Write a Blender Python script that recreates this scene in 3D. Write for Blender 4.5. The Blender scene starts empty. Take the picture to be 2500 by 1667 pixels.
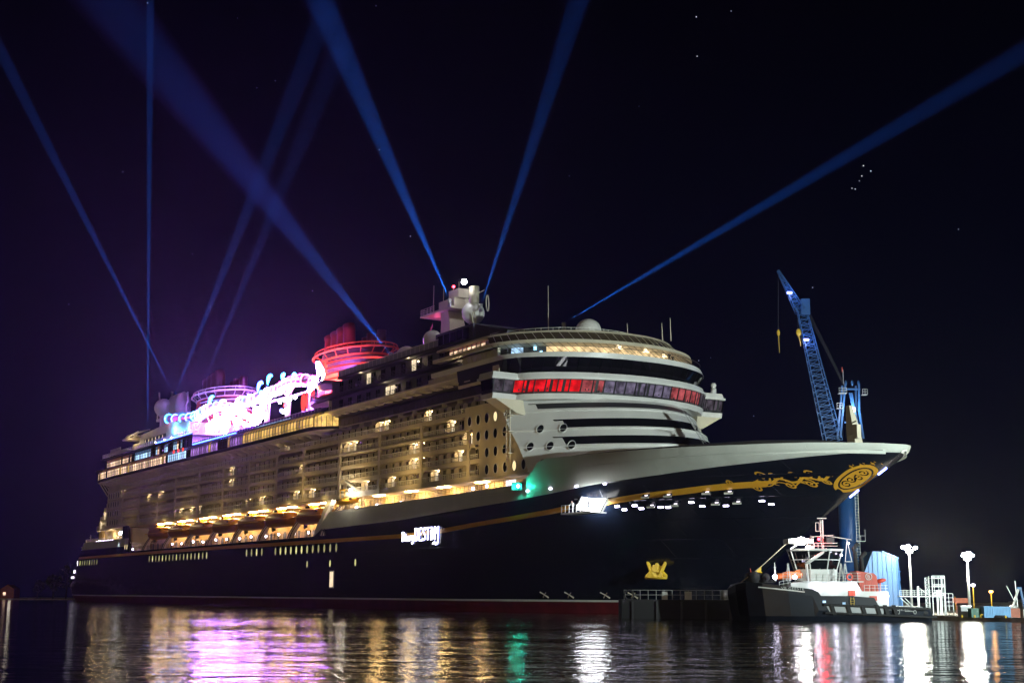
import bpy, bmesh, math, random
from mathutils import Vector, Matrix, noise
R = math.radians
PI = math.pi
rnd = random.Random(7)

# ------------------------------------------------------------------ camera
scene = bpy.context.scene
cam_d = bpy.data.cameras.new('camera')
cam = bpy.data.objects.new('camera', cam_d)
scene.collection.objects.link(cam)
cam_d.sensor_width = 36.0
cam_d.lens = 3365.05 / 2500 * 36
cam_d.clip_end = 6000
CAM_H = 2.733
_al, _ro = 0.181164, 0.0050127
_fw = Vector((0, math.cos(_al), math.sin(_al)))
_up = Vector((0, -math.sin(_al), math.cos(_al)))
_r0 = Vector((1, 0, 0))
_r = math.cos(_ro) * _r0 + math.sin(_ro) * _up
_u = -math.sin(_ro) * _r0 + math.cos(_ro) * _up
cam.matrix_world = Matrix(((_r.x, _u.x, -_fw.x, 0), (_r.y, _u.y, -_fw.y, 0), (_r.z, _u.z, -_fw.z, CAM_H), (0, 0, 0, 1)))
scene.camera = cam

# ------------------------------------------------------------------ night sky, shore light, exposure
world = bpy.data.worlds.new('World')
scene.world = world
world.use_nodes = True
wn = world.node_tree
wn.nodes.clear()
wo = wn.nodes.new('ShaderNodeOutputWorld')
wb = wn.nodes.new('ShaderNodeBackground')
wg = wn.nodes.new('ShaderNodeTexCoord')
ws = wn.nodes.new('ShaderNodeSeparateXYZ')
wr = wn.nodes.new('ShaderNodeValToRGB')
wr.color_ramp.elements[0].position = 0.0
wr.color_ramp.elements[0].color = (0.0008, 0.0014, 0.0085, 1)
wr.color_ramp.elements[1].position = 0.40
wr.color_ramp.elements[1].color = (0.0002, 0.0003, 0.0018, 1)
wn.links.new(wg.outputs['Generated'], ws.inputs[0])
wn.links.new(ws.outputs['Z'], wr.inputs[0])
wn.links.new(wr.outputs[0], wb.inputs[0])
wb.inputs[1].default_value = 1.0
wn.links.new(wb.outputs[0], wo.inputs[0])

sun_d = bpy.data.lights.new('shore_light', 'SUN')
sun_d.energy = 0.20
sun_d.angle = R(12)
sun_d.color = (1.0, 0.78, 0.46)
sun_o = bpy.data.objects.new('shore_light', sun_d)
scene.collection.objects.link(sun_o)
sun_o.rotation_euler = Vector((0.28, 1.0, -0.10)).to_track_quat('-Z', 'Y').to_euler()

vs = scene.view_settings
vs.view_transform = 'Standard'
vs.look = 'None'
vs.gamma = 1
vs.exposure = 0
vs.use_curve_mapping = False
cy = scene.cycles
cy.use_denoising = True
cy.denoiser = 'OPENIMAGEDENOISE'
cy.max_bounces = 6
cy.diffuse_bounces = 2
cy.glossy_bounces = 3
cy.transmission_bounces = 4
cy.volume_bounces = 0
cy.transparent_max_bounces = 12
cy.sample_clamp_indirect = 4.0
cy.sample_clamp_direct = 0.0
cy.caustics_reflective = False
cy.caustics_refractive = False
cy.use_light_tree = True

# ------------------------------------------------------------------ ship frame
TH = 0.5493751
SX, CX_ = math.sin(TH), math.cos(TH)
ORG = Vector((-7.4227 + 19.5 * CX_, 226 + 19.5 * SX, 0))
SHIP_ROT = math.atan2(-CX_, SX)
SM = Matrix.Translation(ORG) @ Matrix.Rotation(SHIP_ROT, 4, 'Z')


def S2W(x, y, z):
    return SM @ Vector((x, y, z))


# ------------------------------------------------------------------ materials
MATS = {}


def mat(name, col, rough=0.5, metal=0.0, noise_amt=0.0, noise_scale=1.0, bump=0.0, spec=0.5, coat=0.0, streak=False):
    m = bpy.data.materials.new(name)
    m.use_nodes = True
    nt = m.node_tree
    b = nt.nodes['Principled BSDF']
    b.inputs['Base Color'].default_value = (*col, 1)
    b.inputs['Roughness'].default_value = rough
    b.inputs['Metallic'].default_value = metal
    b.inputs['Specular IOR Level'].default_value = spec
    b.inputs['Coat Weight'].default_value = coat
    b.inputs['Coat Roughness'].default_value = 0.06
    if noise_amt > 0 or bump > 0:
        tc = nt.nodes.new('ShaderNodeTexCoord')
        mp = nt.nodes.new('ShaderNodeMapping')
        if streak:
            mp.inputs['Scale'].default_value = (1, 1, 0.12)
        nz = nt.nodes.new('ShaderNodeTexNoise')
        nz.inputs['Scale'].default_value = noise_scale
        nz.inputs['Detail'].default_value = 6
        nt.links.new(tc.outputs['Object'], mp.inputs[0])
        nt.links.new(mp.outputs[0], nz.inputs['Vector'])
        if noise_amt > 0:
            mx = nt.nodes.new('ShaderNodeMix')
            mx.data_type = 'RGBA'
            mx.blend_type = 'MIX'
            rr = nt.nodes.new('ShaderNodeMapRange')
            rr.inputs['From Min'].default_value = 0.3
            rr.inputs['From Max'].default_value = 0.7
            nt.links.new(nz.outputs['Fac'], rr.inputs['Value'])
            nt.links.new(rr.outputs[0], mx.inputs['Factor'])
            mx.inputs['A'].default_value = (*[c * (1 - noise_amt) for c in col], 1)
            mx.inputs['B'].default_value = (*[min(1, c * (1 + noise_amt * 0.6)) for c in col], 1)
            nt.links.new(mx.outputs['Result'], b.inputs['Base Color'])
        if bump > 0:
            bp = nt.nodes.new('ShaderNodeBump')
            bp.inputs['Strength'].default_value = bump
            bp.inputs['Distance'].default_value = 0.05
            nt.links.new(nz.outputs['Fac'], bp.inputs['Height'])
            nt.links.new(bp.outputs[0], b.inputs['Normal'])
    MATS[name] = m
    return m


def emit(name, col, strength, sampled=True, vary=0.0, scale=1.0, per_object=False):
    """something that gives off light; vary mottles it (furniture and people behind a lit pane)"""
    m = bpy.data.materials.new(name)
    m.use_nodes = True
    nt = m.node_tree
    nt.nodes.clear()
    o = nt.nodes.new('ShaderNodeOutputMaterial')
    e = nt.nodes.new('ShaderNodeEmission')
    e.inputs[0].default_value = (*col, 1)
    e.inputs[1].default_value = strength
    if vary > 0 or per_object:
        val = None
        if vary > 0:
            tc = nt.nodes.new('ShaderNodeTexCoord')
            nz = nt.nodes.new('ShaderNodeTexNoise')
            nz.inputs['Scale'].default_value = scale
            nz.inputs['Detail'].default_value = 3
            nt.links.new(tc.outputs['Object'], nz.inputs['Vector'])
            rr = nt.nodes.new('ShaderNodeMapRange')
            rr.inputs['From Min'].default_value = 0.35
            rr.inputs['From Max'].default_value = 0.68
            rr.inputs['To Min'].default_value = 1 - vary
            rr.inputs['To Max'].default_value = 1 + vary
            nt.links.new(nz.outputs['Fac'], rr.inputs['Value'])
            val = rr.outputs[0]
        if per_object:
            oi = nt.nodes.new('ShaderNodeObjectInfo')
            r2 = nt.nodes.new('ShaderNodeMapRange')
            r2.inputs['To Min'].default_value = 0.35
            r2.inputs['To Max'].default_value = 1.5
            nt.links.new(oi.outputs['Random'], r2.inputs['Value'])
            if val is None:
                val = r2.outputs[0]
            else:
                ml = nt.nodes.new('ShaderNodeMath')
                ml.operation = 'MULTIPLY'
                nt.links.new(val, ml.inputs[0])
                nt.links.new(r2.outputs[0], ml.inputs[1])
                val = ml.outputs[0]
        ms = nt.nodes.new('ShaderNodeMath')
        ms.operation = 'MULTIPLY'
        ms.inputs[1].default_value = strength
        nt.links.new(val, ms.inputs[0])
        nt.links.new(ms.outputs[0], e.inputs[1])
    nt.links.new(e.outputs[0], o.inputs[0])
    m.cycles.emission_sampling = 'AUTO' if sampled else 'NONE'
    MATS[name] = m
    return m


mat('navy_hull', (0.0045, 0.0075, 0.016), 0.16, noise_amt=0.25, noise_scale=0.15, bump=0.02, spec=0.42, streak=True)
mat('red_bottom', (0.10, 0.009, 0.012), 0.4, noise_amt=0.35, noise_scale=0.5, streak=True)
mat('gold', (0.72, 0.36, 0.03), 0.32, coat=0.3)
mat('white', (0.72, 0.71, 0.68), 0.38, noise_amt=0.10, noise_scale=0.25, streak=True)
mat('hull_white', (0.62, 0.66, 0.60), 0.30, noise_amt=0.10, noise_scale=0.2, streak=True)
mat('cream', (0.64, 0.57, 0.43), 0.5, noise_amt=0.12, noise_scale=0.4)
mat('slate', (0.060, 0.060, 0.066), 0.5, noise_amt=0.2, noise_scale=0.3)
mat('dark', (0.02, 0.021, 0.024), 0.5)
mat('deck_dark', (0.05, 0.043, 0.04), 0.8)
mat('black_glass', (0.004, 0.005, 0.007), 0.04, spec=0.6)
mat('rail', (0.74, 0.72, 0.64), 0.45)
mat('dark_rail', (0.05, 0.045, 0.04), 0.5)
mat('orange_boat', (0.42, 0.16, 0.015), 0.35, noise_amt=0.15, noise_scale=0.6)
mat('boat_yellow', (0.75, 0.42, 0.03), 0.4)
mat('pipe_red', (0.20, 0.012, 0.012), 0.5)
mat('funnel_red', (0.66, 0.10, 0.012), 0.45, noise_amt=0.1, noise_scale=0.2)
mat('pipe_dark', (0.05, 0.012, 0.014), 0.5)
mat('steel', (0.45, 0.45, 0.44), 0.45, metal=0.6)
mat('grey', (0.30, 0.31, 0.32), 0.55, noise_amt=0.15, noise_scale=0.5)
mat('skin', (0.42, 0.26, 0.18), 0.6)
mat('cloth_dark', (0.018, 0.02, 0.03), 0.85)
mat('cloth_blue', (0.03, 0.06, 0.16), 0.85)
mat('cloth_red', (0.32, 0.03, 0.03), 0.85)
mat('cloth_white', (0.6, 0.6, 0.6), 0.85)
mat('hi_vis', (0.45, 0.55, 0.05), 0.8)
mat('radome', (0.72, 0.70, 0.66), 0.42)
mat('tug_black', (0.004, 0.007, 0.014), 0.4, noise_amt=0.4, noise_scale=0.7)
mat('tug_white', (0.50, 0.51, 0.49), 0.45, noise_amt=0.12, noise_scale=0.6, streak=True)
mat('tug_red', (0.45, 0.07, 0.045), 0.5, noise_amt=0.25, noise_scale=0.9, streak=True)
mat('tug_orange', (0.7, 0.16, 0.03), 0.55)
mat('rubber', (0.012, 0.012, 0.013), 0.85)
mat('rope', (0.55, 0.48, 0.35), 0.9)
mat('crane_blue', (0.018, 0.10, 0.28), 0.42, noise_amt=0.15, noise_scale=0.4, streak=True)
mat('concrete', (0.30, 0.28, 0.24), 0.85, noise_amt=0.35, noise_scale=0.9, bump=0.3)
mat('galv', (0.55, 0.56, 0.55), 0.45, metal=0.5, noise_amt=0.1, noise_scale=1.5)
mat('cont_blue', (0.06, 0.22, 0.42), 0.5, noise_amt=0.2, noise_scale=1.2)
mat('cont_green', (0.01, 0.09, 0.06), 0.5, noise_amt=0.2, noise_scale=1.2)
mat('cont_rust', (0.28, 0.07, 0.03), 0.6, noise_amt=0.3, noise_scale=1.5)
mat('cont_grey', (0.34, 0.34, 0.30), 0.6, noise_amt=0.2, noise_scale=1.5)
mat('yellow', (0.65, 0.42, 0.02), 0.5)
mat('bark', (0.03, 0.025, 0.02), 0.9)
mat('leaf', (0.03, 0.045, 0.02), 0.8)
mat('life_red', (0.6, 0.06, 0.03), 0.5)

emit('lit_warm', (1.0, 0.72, 0.36), 1.5, vary=0.45, scale=0.9, per_object=True)
emit('lit_cool', (0.45, 0.72, 1.0), 1.3, vary=0.5, scale=1.2, per_object=True)
emit('lit_violet', (0.62, 0.30, 0.95), 0.55, vary=0.6, scale=0.9, per_object=True)
emit('lit_door', (1.0, 0.80, 0.52), 1.1, sampled=False, vary=0.2, scale=1.0)
emit('port_yellow', (0.80, 0.78, 0.30), 0.72, sampled=False, vary=0.25, scale=1.2, per_object=True)
emit('port_white', (0.95, 0.86, 1.0), 2.6, sampled=False)
emit('port_warm', (1.0, 0.78, 0.40), 1.2, sampled=False)
emit('lamp_warm', (1.0, 0.62, 0.22), 130.0)
emit('lamp_white', (0.95, 0.97, 1.0), 34.0, sampled=False)
emit('lamp_violet', (0.80, 0.72, 1.0), 22.0, sampled=False)
emit('flood_white', (0.97, 0.98, 0.92), 120.0, sampled=False)
emit('lamp_red', (1.0, 0.03, 0.05), 22.0, sampled=False)
emit('lamp_green', (0.02, 1.0, 0.62), 260.0)
emit('lamp_orange', (1.0, 0.42, 0.08), 14.0, sampled=False)
emit('lamp_blue', (0.25, 0.3, 1.0), 10.0, sampled=False)
emit('neon', (0.90, 0.88, 1.0), 14.0)
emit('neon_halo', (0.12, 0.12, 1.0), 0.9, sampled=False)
emit('bridge_red', (1.0, 0.012, 0.02), 0.75, sampled=False, vary=0.5, scale=0.8, per_object=False)
emit('bridge_pink', (0.85, 0.16, 0.18), 0.42, sampled=False, vary=0.6, scale=0.9)
emit('bridge_grey', (0.42, 0.36, 0.55), 0.30, sampled=False, vary=0.65, scale=0.9)
emit('bridge_dim', (0.12, 0.10, 0.13), 0.5, sampled=False, vary=0.7, scale=0.9)
emit('hatch_glow', (0.96, 0.97, 1.0), 60.0)
emit('slide_white', (0.48, 0.15, 1.0), 400.0)
emit('slide_cyan', (0.08, 0.34, 1.0), 300.0)
emit('slide_blue', (0.05, 0.08, 1.0), 60.0)
emit('slide_magenta', (1.0, 0.10, 0.85), 50.0)
emit('ring_white', (1.0, 0.62, 1.0), 4.0)
emit('ring_cyan', (0.05, 0.40, 1.0), 16.0)
emit('ring_blue', (0.04, 0.10, 1.0), 30.0)
emit('ring_magenta', (1.0, 0.05, 0.72), 20.0)
emit('strip_blue', (0.06, 0.14, 1.0), 8.0)
emit('funnel_strip', (1.0, 0.06, 0.05), 1.6)
emit('screen', (0.35, 0.75, 1.0), 3.0, sampled=False)
emit('star', (0.85, 0.88, 1.0), 1.3, sampled=False)


# ------------------------------------------------------------------ mesh builder
class MB:
    def __init__(s):
        s.v, s.f, s.m, s.sm = [], [], [], []

    def add(s, vs_, fs, mi=0, smooth=False):
        o = len(s.v)
        s.v += [tuple(p) for p in vs_]
        for f in fs:
            s.f.append([i + o for i in f])
            s.m.append(mi)
            s.sm.append(smooth)
        return s

    def box(s, x0, x1, y0, y1, z0, z1, mi=0):
        v = [(x0, y0, z0), (x1, y0, z0), (x1, y1, z0), (x0, y1, z0), (x0, y0, z1), (x1, y0, z1), (x1, y1, z1), (x0, y1, z1)]
        return s.add(v, [(0, 3, 2, 1), (4, 5, 6, 7), (0, 1, 5, 4), (1, 2, 6, 5), (2, 3, 7, 6), (3, 0, 4, 7)], mi)

    def tube(s, pts, r, n=6, mi=0, cap=True, closed=False):
        pts = [Vector(p) for p in pts]
        rs = r if isinstance(r, (list, tuple)) else [r] * len(pts)
        vs_, fs = [], []
        N = len(pts)
        ref = None
        for i, p in enumerate(pts):
            if closed:
                d = pts[(i + 1) % N] - pts[i - 1]
            else:
                d = pts[min(i + 1, N - 1)] - pts[max(i - 1, 0)]
            if d.length < 1e-9:
                d = Vector((0, 0, 1))
            d.normalize()
            if ref is None:
                ref = Vector((0, 0, 1)) if abs(d.z) < 0.9 else Vector((1, 0, 0))
            a = d.cross(ref)
            if a.length < 1e-4:
                a = d.cross(Vector((1, 0, 0.3)))
            a.normalize()
            b = a.cross(d)
            b.normalize()
            ref = b
            for k in range(n):
                t = 2 * PI * k / n + PI / n
                vs_.append(p + rs[i] * (math.cos(t) * a + math.sin(t) * b))
        for i in range(N if closed else N - 1):
            j = (i + 1) % N
            for k in range(n):
                k2 = (k + 1) % n
                fs.append((i * n + k, i * n + k2, j * n + k2, j * n + k))
        if cap and not closed:
            fs.append(tuple(range(n))[::-1])
            fs.append(tuple(range((N - 1) * n, N * n)))
        return s.add(vs_, fs, mi, n > 6)

    def bar(s, a, b, w=0.1, mi=0):
        return s.tube([a, b], w * 0.7, 4, mi)

    def ball(s, c, r, mi=0, n=12, m=8, sc=(1, 1, 1)):
        vs_, fs = [], []
        for i in range(m + 1):
            ph = PI * i / m
            for k in range(n):
                t = 2 * PI * k / n
                vs_.append((c[0] + r * sc[0] * math.sin(ph) * math.cos(t), c[1] + r * sc[1] * math.sin(ph) * math.sin(t), c[2] + r * sc[2] * math.cos(ph)))
        for i in range(m):
            for k in range(n):
                k2 = (k + 1) % n
                fs.append((i * n + k, (i + 1) * n + k, (i + 1) * n + k2, i * n + k2))
        return s.add(vs_, fs, mi, True)

    def loft(s, rings, mi=0, close=True, smooth=False, cap0=False, cap1=False):
        n = len(rings[0])
        vs_ = [p for r in rings for p in r]
        fs = []
        for i in range(len(rings) - 1):
            for k in range(n if close else n - 1):
                k2 = (k + 1) % n
                fs.append((i * n + k, i * n + k2, (i + 1) * n + k2, (i + 1) * n + k))
        if cap0:
            fs.append(tuple(range(n))[::-1])
        if cap1:
            fs.append(tuple(range((len(rings) - 1) * n, len(rings) * n)))
        return s.add(vs_, fs, mi, smooth)

    def prism(s, poly, axis, a0, a1, mi=0):
        """poly of 2-D points, pulled along axis from a0 to a1 (axis x: (y,z); y: (x,z); z: (x,y))"""
        def P(p, a):
            return (a, p[0], p[1]) if axis == 'x' else (p[0], a, p[1]) if axis == 'y' else (p[0], p[1], a)
        n = len(poly)
        vs_ = [P(p, a0) for p in poly] + [P(p, a1) for p in poly]
        fs = [tuple(range(n)), tuple(range(n, 2 * n))[::-1]]
        for k in range(n):
            k2 = (k + 1) % n
            fs.append((k, n + k, n + k2, k2))
        return s.add(vs_, fs, mi)

    def xf(s, M_):
        s.v = [tuple(M_ @ Vector(p)) for p in s.v]
        return s

    def mesh(s, name, mats):
        me = bpy.data.meshes.new(name)
        me.from_pydata(s.v, [], s.f)
        for m in (mats if isinstance(mats, (list, tuple)) else [mats]):
            me.materials.append(MATS[m])
        me.polygons.foreach_set('material_index', s.m)
        me.polygons.foreach_set('use_smooth', s.sm)
        bm = bmesh.new()
        bm.from_mesh(me)
        bmesh.ops.recalc_face_normals(bm, faces=bm.faces)
        bm.to_mesh(me)
        bm.free()
        me.update()
        return me

    def build(s, name, mats, parent=None, loc=None, **kw):
        return link(name, s.mesh(name, mats), parent, loc, **kw)


def link(name, data, parent=None, loc=None, rz=None, label=None, cat=None, group=None, kind=None):
    o = bpy.data.objects.new(name, data)
    scene.collection.objects.link(o)
    if parent is not None:
        o.parent = parent
    if loc is not None:
        o.location = loc
    if rz is not None:
        o.rotation_euler = (0, 0, rz)
    if label:
        o['label'] = label
    if cat:
        o['category'] = cat
    if group:
        o['group'] = group
    if kind:
        o['kind'] = kind
    return o


def thing(name, label, cat, loc=(0, 0, 0), rz=0.0, group=None):
    return link(name, None, None, loc, rz, label, cat, group)


def copy_tree(o, parent=None):
    c = o.copy()
    scene.collection.objects.link(c)
    if parent is not None:
        c.parent = parent
    for ch in list(o.children):
        copy_tree(ch, c)
    return c


def point(name, loc, power, col, radius=0.25, parent=None):
    l = bpy.data.lights.new(name, 'POINT')
    l.energy = power
    l.color = col
    l.shadow_soft_size = radius
    o = bpy.data.objects.new(name, l)
    scene.collection.objects.link(o)
    if parent:
        o.parent = parent
    o.location = loc
    return o


def spot(name, loc, target, power, col, ang, radius=0.2, blend=0.3, parent=None):
    l = bpy.data.lights.new(name, 'SPOT')
    l.energy = power
    l.color = col
    l.shadow_soft_size = radius
    l.spot_size = R(ang)
    l.spot_blend = blend
    o = bpy.data.objects.new(name, l)
    scene.collection.objects.link(o)
    if parent:
        o.parent = parent
    o.location = loc
    o.rotation_euler = (Vector(target) - Vector(loc)).to_track_quat('-Z', 'Y').to_euler()
    return o


def interp(x, xs, ys_):
    if x <= xs[0]:
        return ys_[0]
    for i in range(1, len(xs)):
        if x <= xs[i]:
            t = (x - xs[i - 1]) / (xs[i] - xs[i - 1])
            return ys_[i - 1] + t * (ys_[i] - ys_[i - 1])
    return ys_[-1]

# ================================================================== CRUISE SHIP
# ship frame: x forward from the bridge wings, y to port (visible side is y < 0), z above water
ship = thing('cruise_ship', 'long navy and white cruise ship lit up at night with red funnels', 'cruise ship', tuple(ORG), SHIP_ROT)
HBM = 19.5


def stem_x(z):
    return interp(z, [-3, 0, 4.6, 11, 12.1, 13.4, 15.2, 16.4, 18.8, 20.7, 21.3], [42.5, 43, 47.5, 58, 60, 62.4, 65.7, 68.0, 72.8, 76.0, 76.5])


def stern_x(z):
    return interp(z, [-2, 0, 2, 4, 17.8, 24], [-250, -255, -259, -260.5, -245.5, -240])


def half_b(x, z):
    w = max(0.0, min(1.0, z / 21.3)) ** 1.25
    xf = -22 + 48 * w
    xs = stem_x(z)
    p = interp(z, [0, 17], [1.5, 2.8])
    q = interp(z, [0, 18, 21], [1, 1, 0.85])
    b = HBM
    if x > xf:
        t = min(1.0, (x - xf) / (xs - xf))
        b = HBM * (max(0.0, 1 - t ** p)) ** q
    xt = stern_x(z)
    if x < xt + 9:
        t = min(1.0, (xt + 9 - x) / 9)
        b = HBM * (1 - 0.45 * t ** 2.4)
    if x < -200 and z < 4:
        b = min(b, HBM - (4 - z) * 0.5 * min(1, (-200 - x) / 40))
    return b


def z_top(x):
    if x < -190:
        return 17.6
    if x < -61.4:
        return 13.9
    return interp(x, [-61.4, -54.3, -36, -5, 14.4, 18.0, 19.0, 20.4, 21.8, 24, 28, 40, 50, 60, 68, 73, 76, 77.3], [13.9, 18.4, 18.7, 19.0, 19.3, 19.35, 20.2, 21.4, 22.3, 22.68, 22.55, 22.3, 22.1, 21.85, 21.75, 21.56, 21.4, 21.1])


def z_white(x):
    if x < -190:
        return 15.4
    return min(z_top(x), interp(x, [-61, -54, -22, 3, 14.4, 25.5, 37.1, 46.8, 53.4, 61.8, 66.7, 72.8, 75, 77.3], [15.15, 15.15, 15.6, 16.5, 16.85, 17.43, 18.23, 18.72, 19.15, 19.68, 20.05, 20.45, 20.43, 20.1]))


def z_gold(x):
    return interp(x, [-262, -200, -126, -75, -22, -8, 3, 14.2, 24.5, 30.1, 36.5, 42.4, 47.6, 51.3, 55, 57, 62], [12.7, 12.7, 12.7, 12.5, 12.35, 12.75, 13.35, 13.84, 14.43, 14.93, 15.3, 15.79, 16.07, 16.35, 16.59, 16.67, 16.8])


LEVELS = [lambda x: -1.5, lambda x: 0.4, lambda x: 1.65, lambda x: 1.95, lambda x: 5.0, lambda x: 8.0, lambda x: 10.5, lambda x: z_gold(x), lambda x: z_gold(x) + 0.72,
          lambda x: 0.5 * (min(z_gold(x) + 0.72, z_white(x)) + z_white(x)), lambda x: z_white(x), lambda x: 0.5 * (z_white(x) + z_top(x)), lambda x: z_top(x)]
BAND = [0, 0, 1, 2, 2, 2, 2, 3, 2, 2, 1, 1]   # 0 red, 1 white, 2 navy, 3 gold


def hull_stations():
    st = [('a', t) for t in (0, 0.05, 0.12, 0.25, 0.5, 0.75, 1)]
    mids = [-244, -235, -220, -205, -190.01, -189.99, -170, -150, -130, -110, -90, -75, -61.5, -61.3, -58, -54.3, -45, -36, -28, -22]
    st += [('m', x) for x in mids]
    st += [('b', k / 44) for k in range(1, 45)]
    return st


def hull_point(stn, j):
    z = LEVELS[j](0)
    for _ in range(4):
        if stn[0] == 'a':
            x = stern_x(z) + 9 * stn[1]
        elif stn[0] == 'm':
            x = max(stn[1], stern_x(z) + 9)
        else:
            t = stn[1] ** 0.9
            x = -22 + (stem_x(z) + 22) * t
        z = min(LEVELS[j](x), z_top(x))
    return x, half_b(x, z), z


hb = MB()
for sgn in (-1, 1):
    grid = [[hull_point(s_, j) for j in range(len(LEVELS))] for s_ in hull_stations()]
    for i in range(len(grid) - 1):
        for j in range(len(LEVELS) - 1):
            q = [grid[i][j], grid[i + 1][j], grid[i + 1][j + 1], grid[i][j + 1]]
            if abs(q[3][2] - q[0][2]) < 1e-3 and abs(q[2][2] - q[1][2]) < 1e-3:
                continue
            hb.add([(p[0], sgn * p[1], p[2]) for p in q], [(0, 1, 2, 3)], 2 if (BAND[j] == 3 and q[0][0] > 57.5) else BAND[j], True)
# transom
for j in range(len(LEVELS) - 1):
    a, b = hull_point(('a', 0), j), hull_point(('a', 0), j + 1)
    hb.add([(a[0], -a[1], a[2]), (a[0], a[1], a[2]), (b[0], b[1], b[2]), (b[0], -b[1], b[2])], [(0, 1, 2, 3)], BAND[j])
# bulwark thickness behind the forward top edge, and promenade and mooring decks
fx = [20.4, 21.8, 24, 28, 34, 40, 45, 50, 55, 60, 64, 68, 71, 73, 75]
for sgn in (-1, 1):
    for i in range(len(fx) - 1):
        P = []
        for x in (fx[i], fx[i + 1]):
            z = z_top(x)
            b = half_b(x, z)
            P.append((x, sgn * b, z))
            P.append((x - 0.3, sgn * max(0.0, b - 0.5), z - 0.02))
            P.append((x - 0.3, sgn * max(0.0, b - 0.5), z - 1.3))
        hb.add(P, [(0, 3, 4, 1), (1, 4, 5, 2)], 1)
hull = hb.build('hull', ['red_bottom', 'hull_white', 'navy_hull', 'gold'], ship)
bm = bmesh.new()
bm.from_mesh(hull.data)
bmesh.ops.remove_doubles(bm, verts=bm.verts, dist=0.002)
bmesh.ops.recalc_face_normals(bm, faces=bm.faces)
bm.to_mesh(hull.data)
bm.free()

# foredeck cover seen above the bow bulwark
fc = MB()
rings = []
for x in (26, 32, 40, 50, 58, 64, 69, 72.5, 74.5):
    z = z_top(x)
    b = max(0.2, half_b(x, z) - 0.8)
    rings.append([(x, b * math.cos(t), z - 0.9 + (2.3 if x < 70 else 1.9) * math.sin(t) ** 0.7 * min(1.0, (76 - x) / 14)) for t in [PI * k / 10 for k in range(11)]])
fc.loft(rings, 0, close=False, smooth=True)
fc.build('foredeck_cover', 'deck_dark', ship)

# decks inside the hull
dk = MB()
dk.box(-243, -190, -18.9, 18.9, 16.2, 16.5)
dk.box(-190, -56, -19.2, 19.2, 13.4, 13.8)
dk.box(-60, 22, -19.1, 19.1, 17.0, 17.4)
dk.build('promenade_deck', 'cream', ship)

# hull furniture on the hull part -----------------------------------
ell = MB()
n = 16
ell.add([(0.42 * math.cos(2 * PI * k / n), -0.05, 0.78 * math.sin(2 * PI * k / n)) for k in range(n)], [tuple(range(n))], 0)
rimv = [(0.42 * math.cos(2 * PI * k / n), -0.05, 0.78 * math.sin(2 * PI * k / n)) for k in range(n)] + [(0.50 * math.cos(2 * PI * k / n), -0.09, 0.86 * math.sin(2 * PI * k / n)) for k in range(n)] + [(0.52 * math.cos(2 * PI * k / n), 0.05, 0.88 * math.sin(2 * PI * k / n)) for k in range(n)]
ell.add(rimv, [(k, (k + 1) % n, n + (k + 1) % n, n + k) for k in range(n)] + [(n + k, n + (k + 1) % n, 2 * n + (k + 1) % n, 2 * n + k) for k in range(n)], 1)
ph_y = ell.mesh('porthole', ['port_yellow', 'dark'])
ph_w = ell.mesh('porthole_bright', ['port_white', 'dark'])
ph_o = ell.mesh('porthole_amber', ['port_warm', 'dark'])
ph_d = ell.mesh('porthole_dark', ['black_glass', 'white'])


def porthole(x, z, me, sc=1.0, par=None):
    o = link('porthole', me, par or hull, (x, -half_b(x, z), z))
    o.scale = (sc, 1, sc)
    return o


for k in range(17):
    porthole(-169.7 + 45.2 * k / 16, 11.45, ph_y)
for k in range(4):
    porthole(-95.4 - 3.0 + 3.05 * k + 0.2, 11.45, ph_y)
for k in range(12):
    porthole(-81.3 + 31.0 * k / 11, 11.4, ph_y)
for x in (-64.2, -53.0, -41.5):
    porthole(x, 8.45, ph_y, 0.85)
for k in range(3):
    porthole(-250.2 + 3.1 * k, 15.0 - 0.2, ph_w, 1.05)
for k in range(4):
    porthole(-252.4 + 3.0 * k, 11.5, ph_w, 1.05)
for k in range(8):
    porthole(-240.5 + 2.75 * k, 11.5, ph_y)
for x in (-189.0 + 1.2, -184.6 + 1.2):
    pass
for (x, z) in ((-249.7, 9.0), (-246.4, 9.0), (-249.6, 7.2), (-247.4, 7.2)):
    m_ = MB().box(-0.9, 0.9, -0.12, 0.1, -0.5, 0.5, 0).box(-1.05, 1.05, -0.06, 0.12, -0.62, 0.62, 1)
    o = m_.build('mooring_port', ['port_white', 'dark'], hull, (x, -half_b(x, z), z))
    o.scale = (1, 1, 1 if z > 8 else 0.6)

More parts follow.
